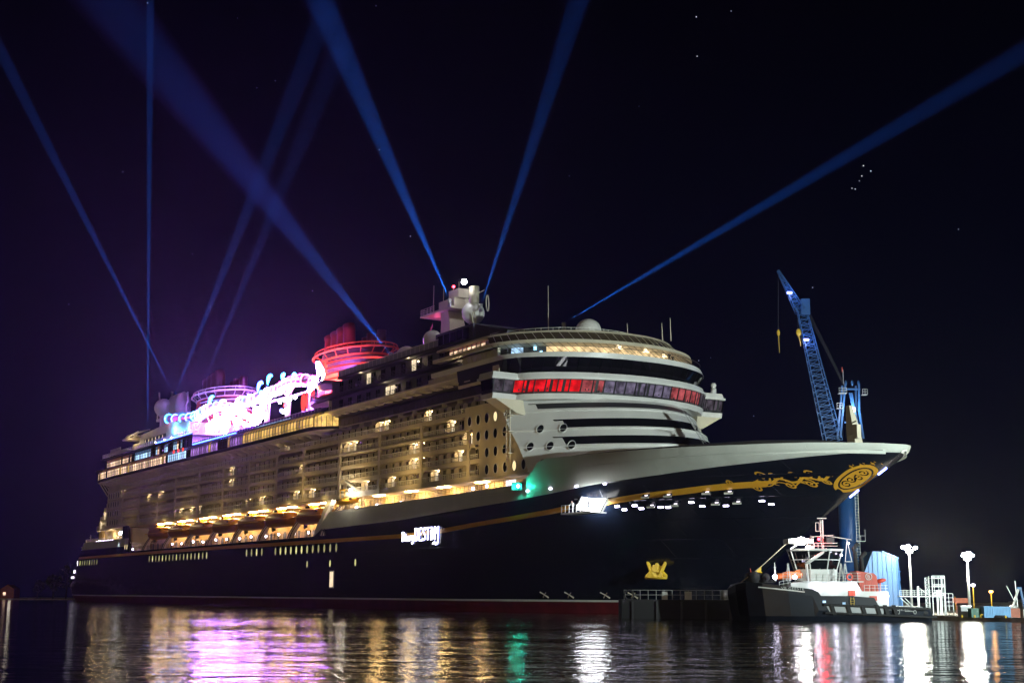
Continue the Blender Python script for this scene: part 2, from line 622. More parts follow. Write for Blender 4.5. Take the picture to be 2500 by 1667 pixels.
# neon name on the side, bent along strokes
STROKES = {
    'D': [[(0.15, 0), (0.15, 1)], [(0.0, 0.98), (0.35, 1.02), (0.75, 0.8), (0.8, 0.4), (0.55, 0.05), (0.0, 0.02)]],
    'E': [[(0.65, 1), (0.1, 1), (0.1, 0), (0.68, 0)], [(0.1, 0.52), (0.5, 0.52)]],
    'S': [[(0.68, 0.88), (0.4, 1.0), (0.12, 0.8), (0.3, 0.55), (0.6, 0.4), (0.62, 0.12), (0.3, 0.0), (0.02, 0.14)]],
    'T': [[(0.0, 1.0), (0.75, 1.0)], [(0.38, 1.0), (0.38, 0.0)]],
    'I': [[(0.2, 0.0), (0.2, 0.8)], [(0.17, 1.0), (0.25, 1.02)]],
    'N': [[(0.08, 0.0), (0.08, 1.0), (0.62, 0.0), (0.62, 1.05)]],
    'Y': [[(0.0, 1.0), (0.15, 0.55), (0.5, 0.5), (0.62, 1.0)], [(0.62, 1.05), (0.62, 0.1), (0.45, -0.35), (0.05, -0.4), (-0.2, -0.2), (-0.6, -0.35)]],
    'i': [[(0.1, 0.0), (0.12, 0.55)], [(0.13, 0.75), (0.15, 0.78)]],
    's': [[(0.42, 0.5), (0.15, 0.55), (0.1, 0.38), (0.4, 0.2), (0.3, 0.0), (0.02, 0.06)]],
    'n': [[(0.06, 0.0), (0.06, 0.55), (0.1, 0.4), (0.35, 0.55), (0.42, 0.0)]],
    'e': [[(0.06, 0.3), (0.42, 0.32), (0.3, 0.55), (0.08, 0.42), (0.1, 0.08), (0.42, 0.06)]],
    'y': [[(0.04, 0.55), (0.12, 0.12), (0.4, 0.2)], [(0.44, 0.55), (0.4, -0.2), (0.1, -0.35), (-0.05, -0.2)]],
}


CONDENSE = 0.78


def write(strokes_text, x0, z0, h, adv, out, r, mi, y_of):
    x = x0
    for ch in strokes_text:
        if ch == ' ':
            x += adv * h * 0.6 * CONDENSE
            continue
        wmax = 0.0
        for stroke in STROKES[ch]:
            pts = []
            for (a, b) in stroke:
                X, Z = x + a * h * CONDENSE, z0 + b * h
                pts.append((X, -y_of(X, Z) - 0.18, Z))
                wmax = max(wmax, a)
            out.tube(pts, r, 5, mi)
        x += (wmax + 0.2) * h * adv * CONDENSE
    return x


nm = MB()
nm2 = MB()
xe = write('Disney', -22.2, 11.8, 1.5, 1.0, nm, 0.075, 0, half_b)
xe2 = write('DESTINY', xe + 0.3, 11.75, 2.05, 0.95, nm, 0.085, 0, half_b)
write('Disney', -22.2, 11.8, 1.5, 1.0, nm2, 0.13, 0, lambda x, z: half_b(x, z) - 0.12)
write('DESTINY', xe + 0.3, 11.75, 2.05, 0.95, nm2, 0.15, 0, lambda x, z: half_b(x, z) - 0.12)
nm.add([], [])
sgn_ = nm.build('name_sign', 'neon', hull)
nm2.build('name_sign_halo', 'neon_halo', hull)  # blue halo of the letters, put in as dim glowing tubes
NAME_X = (-22.6, xe2)

# bow scrollwork and plain oval crest, laid on the flare
def on_bow(x, z, out=0.05):
    return (x, -half_b(x, z) - out, z)


def scroll(out, x, r0, sgnz, sgnx, w0, turns=1.45):
    """a tendril leaving the main wave at x and curling into a spiral"""
    cz = zc(x) + sgnz * r0 * 0.85
    pts, ws_ = [], []
    n_ = int(18 * turns)
    for k in range(n_ + 1):
        t = k / n_
        rr = r0 * (1 - 0.85 * t ** 0.8)
        a = -sgnz * PI / 2 + sgnx * sgnz * 2 * PI * turns * t
        pts.append((x + rr * math.cos(a), cz + rr * math.sin(a) * 0.85))
        ws_.append(w0 * (1 - 0.35 * t))
    ribbon(out, pts, ws_)
    bx, bz = pts[-1]
    out.add([on_bow(bx + 0.11 * math.cos(PI / 4 * q_), bz + 0.11 * math.sin(PI / 4 * q_), 0.06) for q_ in range(8)], [tuple(range(8))], 0)


def ribbon(out, pts, ws_):
    vs_, fs = [], []
    for i, (x, z) in enumerate(pts):
        a, b = pts[max(i - 1, 0)], pts[min(i + 1, len(pts) - 1)]
        dx, dz = b[0] - a[0], b[1] - a[1]
        L = math.hypot(dx, dz) or 1
        w = ws_[i] if isinstance(ws_, list) else ws_
        nx, nz = -dz / L * w / 2, dx / L * w / 2
        vs_.append(on_bow(x + nx, z + nz))
        vs_.append(on_bow(x - nx, z - nz))
    for i in range(len(pts) - 1):
        fs.append((2 * i, 2 * i + 1, 2 * i + 3, 2 * i + 2))
    out.add(vs_, fs, 0, True)


bw = MB()
zc = lambda x: interp(x, [56, 58.5, 60, 61.5, 62.6, 64, 65.4, 66.8, 68.2], [16.95, 17.2, 17.3, 17.55, 17.25, 17.6, 17.45, 17.8, 17.5])
ribbon(bw, [(55.6 + k * 0.35, zc(55.6 + k * 0.35) + 0.16 * math.sin(k * 0.8)) for k in range(34)], [0.30 - 0.003 * k for k in range(34)])
ribbon(bw, [(58.4 + k * 0.35, zc(58.4 + k * 0.35) - 0.36 + 0.12 * math.sin(k * 0.9 + 1.2)) for k in range(20)], [0.10] * 20)
for (x, r, sz_, sx_) in ((55.9, 0.5, 1, -1), (58.2, 0.6, -1, 1), (60.1, 0.85, 1, 1), (61.5, 0.55, 1, -1), (62.0, 0.62, -1, 1), (63.5, 0.62, 1, 1), (64.2, 0.66, -1, 1), (65.3, 0.75, 1, 1), (66.0, 0.5, -1, -1)):
    scroll(bw, x, r, sz_, sx_, 0.17)
for k in range(6):      # leaf tips along the wave
    lx_ = 57.2 + 1.5 * k
    sg_ = 1 if k % 2 else -1
    z0_ = zc(lx_)
    bw.add([on_bow(lx_, z0_, 0.06), on_bow(lx_ + 0.3, z0_ + 0.12 * sg_, 0.06), on_bow(lx_ + 0.75, z0_ + 0.5 * sg_, 0.06), on_bow(lx_ + 0.22, z0_ + 0.3 * sg_, 0.06)], [(0, 1, 2, 3)], 0)
bw.build('scrollwork', 'gold', hull)
cr = MB()
cxx, czz = 68.9, 17.48
N_ = 40
tilt = R(23.8)


def crest_pt(a, ra, rb):
    u_, v_ = ra * math.cos(a), rb * math.sin(a)
    return (cxx + u_ * math.cos(tilt) - v_ * math.sin(tilt), czz + u_ * math.sin(tilt) + v_ * math.cos(tilt))


for (ra0, rb0, ra1, rb1) in ((0.3, 0.06, 2.5, 0.50), (2.75, 0.60, 3.4, 0.80)):
    vs_ = []
    for k in range(N_):
        a = 2 * PI * k / N_
        vs_.append(on_bow(*crest_pt(a, ra0, rb0), 0.06))
        vs_.append(on_bow(*crest_pt(a, ra1, rb1), 0.06))
    cr.add(vs_, [(2 * k, 2 * k + 1, 2 * ((k + 1) % N_) + 1, 2 * ((k + 1) % N_)) for k in range(N_)], 0, True)
for k in range(9):
    sx0, sz0 = 70.0 + 0.36 * k, 18.85 + 0.05 * k + 0.16 * math.sin(k * 2.1)
    if sx0 < stem_x(sz0) - 0.3:
        rr_ = 0.10 + 0.12 * (k % 3 == 0)
        cr.add([on_bow(sx0 + (rr_ if q_ % 2 == 0 else rr_ * 0.35) * math.cos(PI / 4 * q_), sz0 + (rr_ if q_ % 2 == 0 else rr_ * 0.35) * math.sin(PI / 4 * q_), 0.06) for q_ in range(8)], [tuple(range(8))], 0)
crest = cr.build('bow_crest', 'gold', hull)
cd_ = MB()
for (u0, v0, r_, sg_) in ((-1.5, 0.0, 0.34, 1), (-0.5, 0.12, 0.30, -1), (0.5, -0.08, 0.32, 1), (1.5, 0.05, 0.30, -1)):
    pts = []
    for k in range(22):
        t = k / 21
        a = sg_ * 2 * PI * 1.3 * t
        rr = r_ * (1 - 0.8 * t)
        u_, v_ = u0 + rr * 1.9 * math.cos(a), v0 + rr * math.sin(a)
        pts.append((cxx + u_ * math.cos(tilt) - v_ * math.sin(tilt), czz + u_ * math.sin(tilt) + v_ * math.cos(tilt)))
    ribbon(cd_, pts, 0.09)
cd_.v = [(x, y - 0.05, z) for (x, y, z) in cd_.v]
cd_.build('crest_curl', 'navy_hull', hull)

# rubbing light strips under the bow edge
for (z0, z1) in ((15.4, 16.2), (18.0, 18.7)):
    MB().tube([(stem_x(z0) - 0.3, 0.75, z0), (stem_x(z1) - 0.3, 0.75, z1)], 0.14, 6).build('stem_light', 'lamp_blue', hull)

# thruster signs, white crosses low on the bow
for x in (14.2, 18.8, 25.0, 29.5):
    z = 2.7
    t_ = MB()
    for a in (0.7, 2.3):
        dx, dz = 0.75 * math.cos(a), 0.6 * math.sin(a)
        pts = [(x + dx * s_, z + dz * s_) for s_ in (-1, -0.4, 0.4, 1)]
        vs_, fs = [], []
        for i, (px, pz) in enumerate(pts):
            w = (0.22, 0.13, 0.13, 0.22)[i]
            vs_.append((px - dz / 0.8 * w, -half_b(px, pz) - 0.05, pz + dx / 0.8 * w))
            vs_.append((px + dz / 0.8 * w, -half_b(px, pz) - 0.05, pz - dx / 0.8 * w))
        t_.add(vs_, [(2 * i, 2 * i + 1, 2 * i + 3, 2 * i + 2) for i in range(3)])
    t_.build('thruster_mark', 'cream', hull)

# lit side door and recess lights low on the hull
MB().box(-0.75, 0.75, -0.16, 0.2, -1.45, 1.45, 0).box(-0.95, 0.95, -0.1, 0.25, -1.65, 1.65, 1).build('shell_door', ['lit_door', 'cream'], hull, (-52.0, -19.5, 5.4))

# anchor in its pocket
an = MB()
for s_ in (-1, 1):
    prof = [(0.35 * s_, -1.1), (1.0 * s_, -0.5), (1.55 * s_, 0.3), (1.75 * s_, 1.15), (1.95 * s_, 1.9)]
    an.tube([(p[0], -0.35 - 0.12 * i, p[1]) for i, p in enumerate(prof)], [0.42, 0.36, 0.3, 0.26, 0.2], 8)
    an.tube([(1.55 * s_, -0.85, 1.15), (1.95 * s_, -0.9, 2.4)], [0.45, 0.04], 6)
    an.tube([(0.9 * s_, -0.3, -0.8), (1.9 * s_, -0.3, -1.35)], [0.4, 0.3], 6)
an.box(-1.3, 1.3, -0.7, 0.1, -1.5, -0.75)
an.box(-0.55, 0.55, -0.9, 0.0, -0.8, 0.1)
an.tube([(0, -0.45, -0.2), (0, -0.25, 1.0)], 0.32, 8)
an.tube([(-2.0, -0.35, -1.4), (2.0, -0.35, -1.4)], 0.22, 8)
an_x, an_z = 36.4, 6.7
an_ang = math.atan2(half_b(an_x - 2, an_z) - half_b(an_x + 2, an_z), 4)
ao = an.build('anchor', 'yellow', hull, (an_x, -half_b(an_x, an_z) - 0.1, an_z))
ao.rotation_euler = (R(-14), 0, an_ang)
ao.scale = (0.86, 0.9, 1.15)

# openings on the bow flank: lit shell ports and recess lamps
def flank(x, z):
    b0 = half_b(x, z)
    ang = math.atan2(half_b(x - 1, z) - half_b(x + 1, z), 2)
    tlt = math.atan2(half_b(x, z + 1) - half_b(x, z - 1), 2)
    return (x, -b0, z), (tlt * -1.0, 0, ang)


WIN = MB()
WIN.box(-0.95, 0.95, -0.08, 0.1, -0.95, 0.95, 1)
WIN.box(-1.0, 1.0, -0.14, 0.1, 0.95, 1.1, 2)
WIN.box(-1.0, 1.0, -0.14, 0.1, -1.1, -0.95, 2)
WIN.box(-0.7, 0.55, -0.11, 0.0, 0.05, 0.8, 0)
WIN.box(-0.2, 0.6, -0.11, 0.0, -0.6, -0.3, 0)
WINm = WIN.mesh('shell_window', ['port_white', 'dark', 'rail'])
for (x, z) in ((43.5, 16.34), (46.8, 16.31), (52.1, 16.43), (54.8, 16.39), (43.2, 15.05), (46.6, 15.09), (51.9, 15.08), (54.5, 15.12)):
    loc, rot = flank(x, z)
    o = link('shell_window', WINm, hull, loc)
    o.rotation_euler = rot
    o.scale = (0.6, 1, 0.6)
RL = MB()
RL.tube([(-0.36, -0.05, 0), (0.36, -0.05, 0)], 0.15, 8, 0)
RLm = RL.mesh('fairlead_light', ['lamp_violet'])
for (x, z) in ((37.6, 14.98), (38.4, 14.5), (40.5, 14.98), (41.15, 14.57), (44.1, 14.64), (45.1, 14.6), (48.8, 15.13), (49.7, 14.62), (52.6, 14.6), (57.2, 15.1), (57.8, 14.67)):
    if x < stem_x(z) - 0.6:
        loc, rot = flank(x, z)
        o = link('fairlead_light', RLm, hull, loc)
        o.rotation_euler = rot
for (x, z) in ((19.0, 18.15), (25.2, 18.14), (31.5, 18.06), (37.5, 18.07)):
    loc, rot = flank(x, z)
    o = link('sheer_light', RLm, hull, loc)
    o.rotation_euler = rot
    o.scale = (0.7, 0.7, 0.7)

# boarding hatch, open and blazing, with a folded-down platform
loc, rot = flank(34.3, 16.1)
ht = MB()
ht.box(-2.3, 2.3, -0.12, 0.1, -1.9, 1.9, 0)
ht.box(-2.55, -2.3, -0.25, 0.2, -2.0, 2.0, 1)
ht.box(2.3, 2.55, -0.25, 0.2, -2.0, 2.0, 1)
ht.box(-2.3, 2.3, -0.25, 0.2, 1.9, 2.1, 1)
hxo = ht.build('hatch_opening', ['hatch_glow', 'white'], hull, loc)
hxo.rotation_euler = (rot[0], R(8), rot[2])
pl = MB()
pl.box(-4.4, 2.4, -2.4, -0.1, -2.1, -1.9, 0)
for k in range(6):
    pl.bar((-4.3 + 0.75 * k, -2.35, -1.9), (-4.3 + 0.75 * k, -2.35, -0.8), 0.06, 0)
for zz in (-1.35, -0.8):
    pl.bar((-4.3, -2.35, zz), (-0.5, -2.35, zz), 0.06, 0)
pl.bar((-0.4, -2.35, -1.9), (2.3, -0.2, 0.1), 0.08, 0)
plo = pl.build('hatch_platform', 'white', hull, loc)
plo.rotation_euler = (0, 0, rot[2])
dr = MB().box(-0.9, 0.9, -0.1, 0.0, -1.6, 1.6, 0).box(-0.3, 0.3, -0.14, -0.02, 0.2, 0.9, 1)
dro = dr.build('hatch_door', ['navy_hull', 'rail'], hull, (loc[0] - 3.6, -half_b(loc[0] - 3.6, 16.2) - 0.1, 16.0))
dro.rotation_euler = rot
HATCH = loc
HATCH_ROT = rot[2]

# green side light
MB().ball((0, 0, 0), 0.26, 0).build('side_light', 'lamp_green', ship, (17.85, -20.5, 18.9))
MB().box(-0.7, 0.4, 0.42, 0.7, -0.6, 0.55).box(-0.7, -0.6, -0.7, 0.42, -0.6, 0.55).box(-0.7, 0.4, -0.7, 0.42, 0.45, 0.55).build('side_light_screen', 'dark', ship, (17.8, -20.55, 18.9))
MB().box(-1.3, 1.3, -0.1, 0.1, -0.55, 0.55).build('side_light_screen', 'port_white', ship, (13.6, -19.2, 19.6))

# ------------------------------------------------------------------ balcony decks
ROWS = [21.3, 23.95, 26.6, 29.2, 31.9]
ROW_TOP = [23.95, 26.6, 29.2, 31.9, 35.2]
ROW_END = [3.4, 3.4, 1.4, -1.2, 6.5]
BAY0 = -16.9
BAYW = 16.65
CAB = BAYW / 6
X_AFT = -203.2


def ys(x):
    """half breadth of the balcony fronts, with two soft swellings"""
    b = 18.9
    for x0, a in ((-166.7, 1.2), (-83.5, 1.4)):
        if x0 < x < x0 + 50:
            t = (x - x0) / 50
            b += a * min(1.0, t / 0.10) * (1 - t) ** 1.1
    return b


xs_s = [X_AFT - 12 + i * 2.2 for i in range(int((6 - X_AFT + 12) / 2.2) + 1)]
for r in range(6):
    z = (ROWS + [35.2])[r]
    if r == 5:
        break
    sl = MB()
    xe_ = ROW_END[min(r, 4)] + 0.5
    pts = [x for x in xs_s if x < xe_] + [xe_]
    hgt = 0.72
    outer = [(x, -ys(x)) for x in pts]
    v, f = [], []
    for (x, y) in outer:
        v += [(x, y, z - 0.30), (x, y, z + hgt - 0.30), (x, y + 0.16, z + hgt - 0.30), (x, -15.8, z - 0.1), (x, -15.8, z - 0.30)]
    for i in range(len(outer) - 1):
        a, b = i * 5, (i + 1) * 5
        for k in range(5):
            k2 = (k + 1) % 5
            f.append((a + k, b + k, b + k2, a + k2))
    f.append((0, 1, 2, 3, 4))
    sl.add(v, f)
    if r == 3:   # the pale moulding that catches the light
        for i in range(len(outer) - 1):
            pass
        sl.tube([(x, y - 0.12, z + 0.05) for (x, y) in outer], 0.16, 5)
    sl.build('deck_slab', 'cream', ship)

# inner wall behind the balconies (both sides) and the closed core
co = MB()
co.box(-215, 3, -17.58, 17.58, 21.0, 34.4, 0)
co.box(-230, -215, -14.5, 14.5, 16.5, 33.0, 0)
co.build('cabin_wall', 'cream', ship)

bal = {}


def balcony_mesh(lit):
    b = MB()
    # partition between cabins, with a sloping head
    b.prism([(-18.5, 0.2), (-17.7, 0.2), (-17.7, 2.35), (-18.1, 2.35), (-18.5, 1.95)], 'x', -0.05, 0.05, 0)
    b.box(0.06, CAB - 0.06, -17.75, -17.6, 0.2, 2.4, 0)
    b.box(0.06, CAB - 0.06, -18.5, -17.77, 2.3, 2.36, 0)
    return b.mesh('balcony_lit' if lit else 'balcony', ['cream'])


def railing_mesh():
    b = MB()
    for zz in (0.42, 0.66, 0.90, 1.14):
        b.box(0, CAB, -0.05, 0.03, zz - 0.042, zz + 0.042, 0)
    b.box(0, CAB, -0.09, 0.05, 1.20, 1.28, 0)
    for xx in (0.06, CAB / 2):
        b.box(xx - 0.05, xx + 0.05, -0.06, 0.04, 0.2, 1.25, 0)
    return b.mesh('railing', ['rail'])


def door_mesh(name, m_):
    b = MB()
    b.box(0.55, 1.15, -0.06, 0, 0.25, 2.15, 0)
    b.box(1.30, 1.90, -0.06, 0, 0.25, 2.15, 0)
    b.box(0.45, 2.0, -0.04, 0.01, 2.15, 2.25, 1)
    b.box(1.15, 1.30, -0.07, 0.01, 0.25, 2.15, 1)
    return b.mesh(name, [m_, 'cream'])


bm_n = balcony_mesh(False)
rl_m = railing_mesh()
dr_d = door_mesh('balcony_door', 'black_glass')
dr_l = door_mesh('balcony_door_lit', 'lit_door')
cl_m = MB().ball((CAB * 0.6, 0.9, 2.16), 0.13, 0, 8, 6).mesh('ceiling_lamp', ['lamp_warm'])

# cabins with their lights on: (row, cabin counted from the first pilaster)
lit_set = {(0, -68), (0, -48), (0, -45), (0, -43), (0, -31), (0, -28), (0, -21), (0, -18), (0, -9), (0, -5), (1, -2), (1, -1), (1, 4), (2, -58), (2, -54), (2, -35), (2, -20), (2, -2), (2, -1), (3, -67), (3, -35), (3, -12), (3, -11), (4, -23), (4, -7), (4, -6), (4, 0), (3, 3), (2, 5), (0, 1)}

far_b, far_r, far_d = MB(), MB(), MB()
n_b = 0
lit_pos = []
for r in range(5):
    for k in range(math.floor((X_AFT - BAY0) / CAB), 12):
        x = BAY0 + k * CAB
        if x < X_AFT - 0.1 or x + CAB > ROW_END[r] + 0.3:
            continue
        z = ROWS[r]
        yb = ys(x + CAB / 2)
        lit = (r, k) in lit_set
        if lit:
            lit_pos.append((x, yb, z))
        far = x < -165 and not lit
        ang = math.atan2(-(ys(x + CAB) - ys(x)), CAB)
        if far:
            for src, dst, off in ((bm_n, far_b, (x, 0, z)), (rl_m, far_r, (x, -yb + 0.12, z)), (dr_d, far_d, (x, -17.78, z))):
                o_ = len(dst.v)
                for v_ in src.vertices:
                    dst.v.append((v_.co.x + off[0], v_.co.y + off[1], v_.co.z + off[2]))
                for p_ in src.polygons:
                    dst.f.append([i_ + o_ for i_ in p_.vertices])
                    dst.m.append(p_.material_index)
                    dst.sm.append(False)
            continue
        b = link('balcony', bm_n, ship, (x, 0, z))
        n_b += 1
        ro = link('railing', rl_m, b, (0, -ys(x) + 0.12, 0))
        ro.rotation_euler = (0, 0, ang)
        do = link('door', dr_l if lit else dr_d, b, (0, -17.78, 0))
        if lit:
            link('ceiling_lamp', cl_m, b, (0, -18.7, 0))
            point('balcony_glow', (x + CAB * 0.55, -18.35, z + 1.9), 55, (1.0, 0.74, 0.42), 0.12, ship)
o = far_b.build('balcony_row', 'cream', ship, kind='stuff')
far_r.build('balcony_row_railing', 'rail', o, kind='stuff')
far_d.build('balcony_row_door', ['black_glass', 'cream'], o, kind='stuff')

# pilasters with rounded corners framing the bays, four rows
pm = MB()
pm.box(-0.42, 0.42, -0.12, 0.25, -0.3, 10.6)
for r in range(4):
    zb, zt = ROWS[r] - 21.3 + 0.25, ROWS[r] - 21.3 + 2.35
    for s_ in (-1, 1):
        for (zz, dz) in ((zb, 1), (zt, -1)):
            pm.prism([(s_ * 0.42, zz), (s_ * 0.95, zz), (s_ * 0.60, zz + dz * 0.15), (s_ * 0.42, zz + dz * 0.5)], 'y', -0.08, 0.2)
pmm = pm.mesh('pilaster', ['cream'])
for k in range(-11, 2):
    x = BAY0 + k * BAYW
    if x < X_AFT - 1 or x > 1:
        continue
    link('pilaster', pmm, ship, (x, -ys(x) - 0.02, 21.3))

# pierced white wall with big round windows ahead of the balconies
fwx = MB()
fwx.prism([(-0.9, 29.25), (-0.9, 33.0), (10.2, 33.0), (11.0, 31.4), (13.0, 28.4), (16.0, 25.2), (19.0, 21.0), (3.8, 21.0), (3.8, 26.65), (1.7, 26.65), (1.7, 29.25)], 'y', -19.3, -18.6, 0)
# stern part with its oval windows
fwx.build('side_plating', 'cream', ship)
MB().box(-217, X_AFT, -18.6, -17.8, 21.3, 33.4, 0).build('stern_plating', 'cream', ship)
MB().box(-222, -217, -16.5, -14.0, 21.3, 29.0, 0).build('stern_bulkhead', 'cream', ship)
bigp = [(-0.2 + 1.0, 30.6), (3.6, 30.6), (6.4, 30.6), (9.1, 30.6), (12.2, 30.6), (3.7, 27.9), (6.4, 27.9), (9.1, 27.9), (11.9, 27.9), (6.5, 25.05), (9.2, 25.05), (11.9, 25.05), (6.5, 22.3), (9.2, 22.3), (12.1, 22.3), (14.9, 22.3), (17.6, 22.3), (17.7, 27.9), (20.7, 27.9), (17.7, 25.05), (20.4, 25.05), (23.2, 25.05), (20.4, 22.3)]
for (x, z) in bigp:
    lit = (x, z) in ((9.1, 30.6), (14.9, 22.3))
    xs0, xc0 = interp(z, [21, 25.2, 28.4, 31.4], [19, 16, 13, 11]), interp(z, [21, 25.2, 28.4, 31.4], [36, 32.5, 29.5, 26])
    yy, ra = -19.34, 0.0
    if x > xs0:
        fy = lambda q: -19.3 * math.sqrt(max(0.0, 1 - (max(0.0, q - xs0) / (xc0 - xs0)) ** (1 / 1.1)))
        yy, ra = fy(x) - 0.12, math.atan2(fy(x + 0.4) - fy(x - 0.4), 0.8)
    o = link('porthole', ph_o if lit else ph_d, ship, (x, yy, z))
    o.rotation_euler = (-0.55 if x > xs0 else 0, 0, ra)
    o.scale = (1.3, 1.5, 0.98)
o = link('porthole', ph_y, ship, (6.4, -19.36, 30.6))
o.scale = (1.2, 1, 0.92)
for r in range(4):
    for k in range(5):
        o = link('porthole', ph_d, ship, (-215.0 + 2.4 * k, -18.62, ROWS[r] + 1.35))
        o.scale = (1.1, 1, 1.1)
lt_ = MB()
for s_ in (-0.55, 0.55):
    lt_.bar((13.6 + s_, -19.75, 22.4), (13.6 + s_, -19.75, 31.6), 0.13)
for k in range(13):
    zz = 22.6 + 0.72 * k
    lt_.bar((13.05, -19.75, zz), (14.15, -19.75, zz + (0.3 if k % 2 else 0)), 0.08)
for zz in (24.2, 27.6, 30.1):
    lt_.box(12.7, 14.6, -20.3, -19.3, zz, zz + 0.1)
    lt_.bar((12.7, -20.3, zz + 0.9), (14.6, -20.3, zz + 0.9), 0.07)
lt_.tube([(13.6 + 0.75 * math.cos(2 * PI * q / 12), -19.8, 31.3 + 0.75 * math.sin(2 * PI * q / 12)) for q in range(12)], 0.12, 5, closed=True)
for q in range(6):
    lt_.bar((13.6, -19.8, 31.3), (13.6 + 0.75 * math.cos(PI * q / 3), -19.8, 31.3 + 0.75 * math.sin(PI * q / 3)), 0.08)
lt_.bar((13.0, -19.8, 24.2), (13.5, -19.4, 22.0), 0.1)
lt_.bar((14.2, -19.8, 24.2), (13.7, -19.4, 22.0), 0.1)
lt_.build('ladder_tower', 'cream', ship)
# stern terraces
for r in range(5):
    z = ROWS[r]
    xa = -232 + 3.6 * r
    te = MB()
    te.box(xa, -214, -17.4, 17.4, z - 0.35, z - 0.05)
    for zz in (0.4, 0.75, 1.1):
        te.bar((xa + 0.1, -17.3, z + zz), (-217, -17.3, z + zz), 0.08)
        te.bar((xa + 0.1, -17.3, z + zz), (xa + 0.1, 17.3, z + zz), 0.08)
    for k in range(7):
        te.bar((xa + 0.1 + k * 1.3, -17.3, z), (xa + 0.1 + k * 1.3, -17.3, z + 1.1), 0.08)
    te.box(xa + 1.6, -214, -17.1, 17.1, z - 0.05, z + 2.3)
    te.build('stern_terrace', 'cream', ship)
for (x, z) in ((-225.4, 24.0), (-229.0, 21.3)):
    link('terrace_door', dr_l, ship, (x, -17.13, z))
    point('terrace_glow', (x + 1.2, -17.9, z + 1.9), 60, (1.0, 0.72, 0.4), 0.15, ship)

# ------------------------------------------------------------------ lifeboat deck
mat('promenade_tan', (0.46, 0.34, 0.19), 0.6, noise_amt=0.2, noise_scale=0.5)
lw = MB()
lw.box(-200, -56, -12.5, -12.0, 13.8, 21.0)
lw.box(-60, 20, -15.2, -14.8, 17.4, 21.0)
lw.box(-243, -200, -13.6, -13.2, 16.5, 21.4)
lw.box(-56.4, -55.8, -15.2, -12.0, 13.8, 21.0)
lw.build('promenade_wall', 'promenade_tan', ship)
pd_ = MB()
for k in range(34):
    x = -190 + 4.0 * k
    pd_.box(x, x + 1.1, -12.58, -12.5, 13.9, 16.1)
pd_.build('promenade_door', 'slate', ship)
ce = MB()
ce.box(-200, 20, -18.9, -12, 20.72, 20.98)
ce.build('promenade_ceiling', 'cream', ship)
# fin post at the after end of the boat deck and its white inner face
fp = MB()
fp.prism([(-196.5, 13.5), (-189.0, 13.5), (-192.4, 21.1), (-196.5, 21.1)], 'y', -19.45, -18.6, 0)
fp.prism([(-195.9, 13.8), (-190.0, 13.8), (-192.9, 20.6), (-195.9, 20.6)], 'y', -18.55, -13, 1)
fp.build('fin_post', ['navy_hull', 'cream'], ship)
for x in (-192.6, -190.6):
    o = link('porthole', ph_o, ship, (x - 0.4, -19.5, 15.2))
    o.scale = (0.8, 1, 0.95)
# sloping white brace where the bulwark begins
MB().prism([(-62.2, 13.7), (-60.6, 13.7), (-53.4, 20.9), (-55.6, 20.9)], 'y', -19.4, -18.3).build('bulwark_brace', 'white', ship)

davit = MB()
pr = []
for k in range(9):
    t = k / 8
    y = -19.9 + 4.6 * t ** 1.35
    z = 13.9 + 6.6 * t
    pr.append((y, z))
outer_p = [(y, z) for (y, z) in pr]
inner_p = [(y + 0.9 - 0.25 * i / 8, z - 0.3 * i / 8) for i, (y, z) in enumerate(pr)]
for xo in (-0.5, 0.3):
    for i in range(8):
        davit.prism([outer_p[i], outer_p[i + 1], inner_p[i + 1], inner_p[i]], 'x', xo, xo + 0.16, 0)
for i in range(0, 8, 2):
    a = outer_p[i]
    davit.box(-0.4, 0.5, a[0] + 0.35, a[0] + 0.6, a[1], a[1] + 0.2, 0)
davit.tube([(-0.6, p[0] - 0.1, p[1]) for p in outer_p], 0.10, 5, 1)
davit.tube([(0.62, p[0] - 0.1, p[1]) for p in outer_p], 0.10, 5, 1)
dvm = davit.mesh('davit', ['cream', 'dark'])
LB_X = [-166.0, -149.0, -132.0, -115.5, -98.6, -82.0, -64.6]
for i, x in enumerate([-174.5] + [0.5 * (LB_X[k] + LB_X[k + 1]) for k in range(6)] + [-56.8]):
    link('davit', dvm, ship, (x, 0, 0))

# rails of the boat deck and forward promenade, aft mooring deck: each rail run is a part
def rail_run(pts, h=1.1, bars=4, step=1.4, w=0.06, m='dark_rail', name='guard_rail', par=None):
    b = MB()
    for i in range(len(pts) - 1):
        A, B = Vector(pts[i]), Vector(pts[i + 1])
        L = (B - A).length
        for k in range(bars):
            dz = Vector((0, 0, h * (k + 1) / bars))
            b.bar(A + dz, B + dz, w)
        for k in range(int(L / step) + 1):
            p = A.lerp(B, min(1.0, k * step / L))
            b.bar(p, p + Vector((0, 0, h)), w * 1.2)
    return b.build(name, m, par or ship)


rail_run([(-188.5, -19.2, 13.85), (-62.5, -19.2, 13.85)], 1.15)
rail_run([(x, -half_b(x, 19) + 0.2, z_top(x) - 0.05) for x in (-54, -36, -20, -5, 6, 13)], 1.1)
rail_run([(-244.0, -17.0, 17.5), (-238, -18.8, 17.5), (-203, -19.0, 17.5)], 1.1, m='rail')

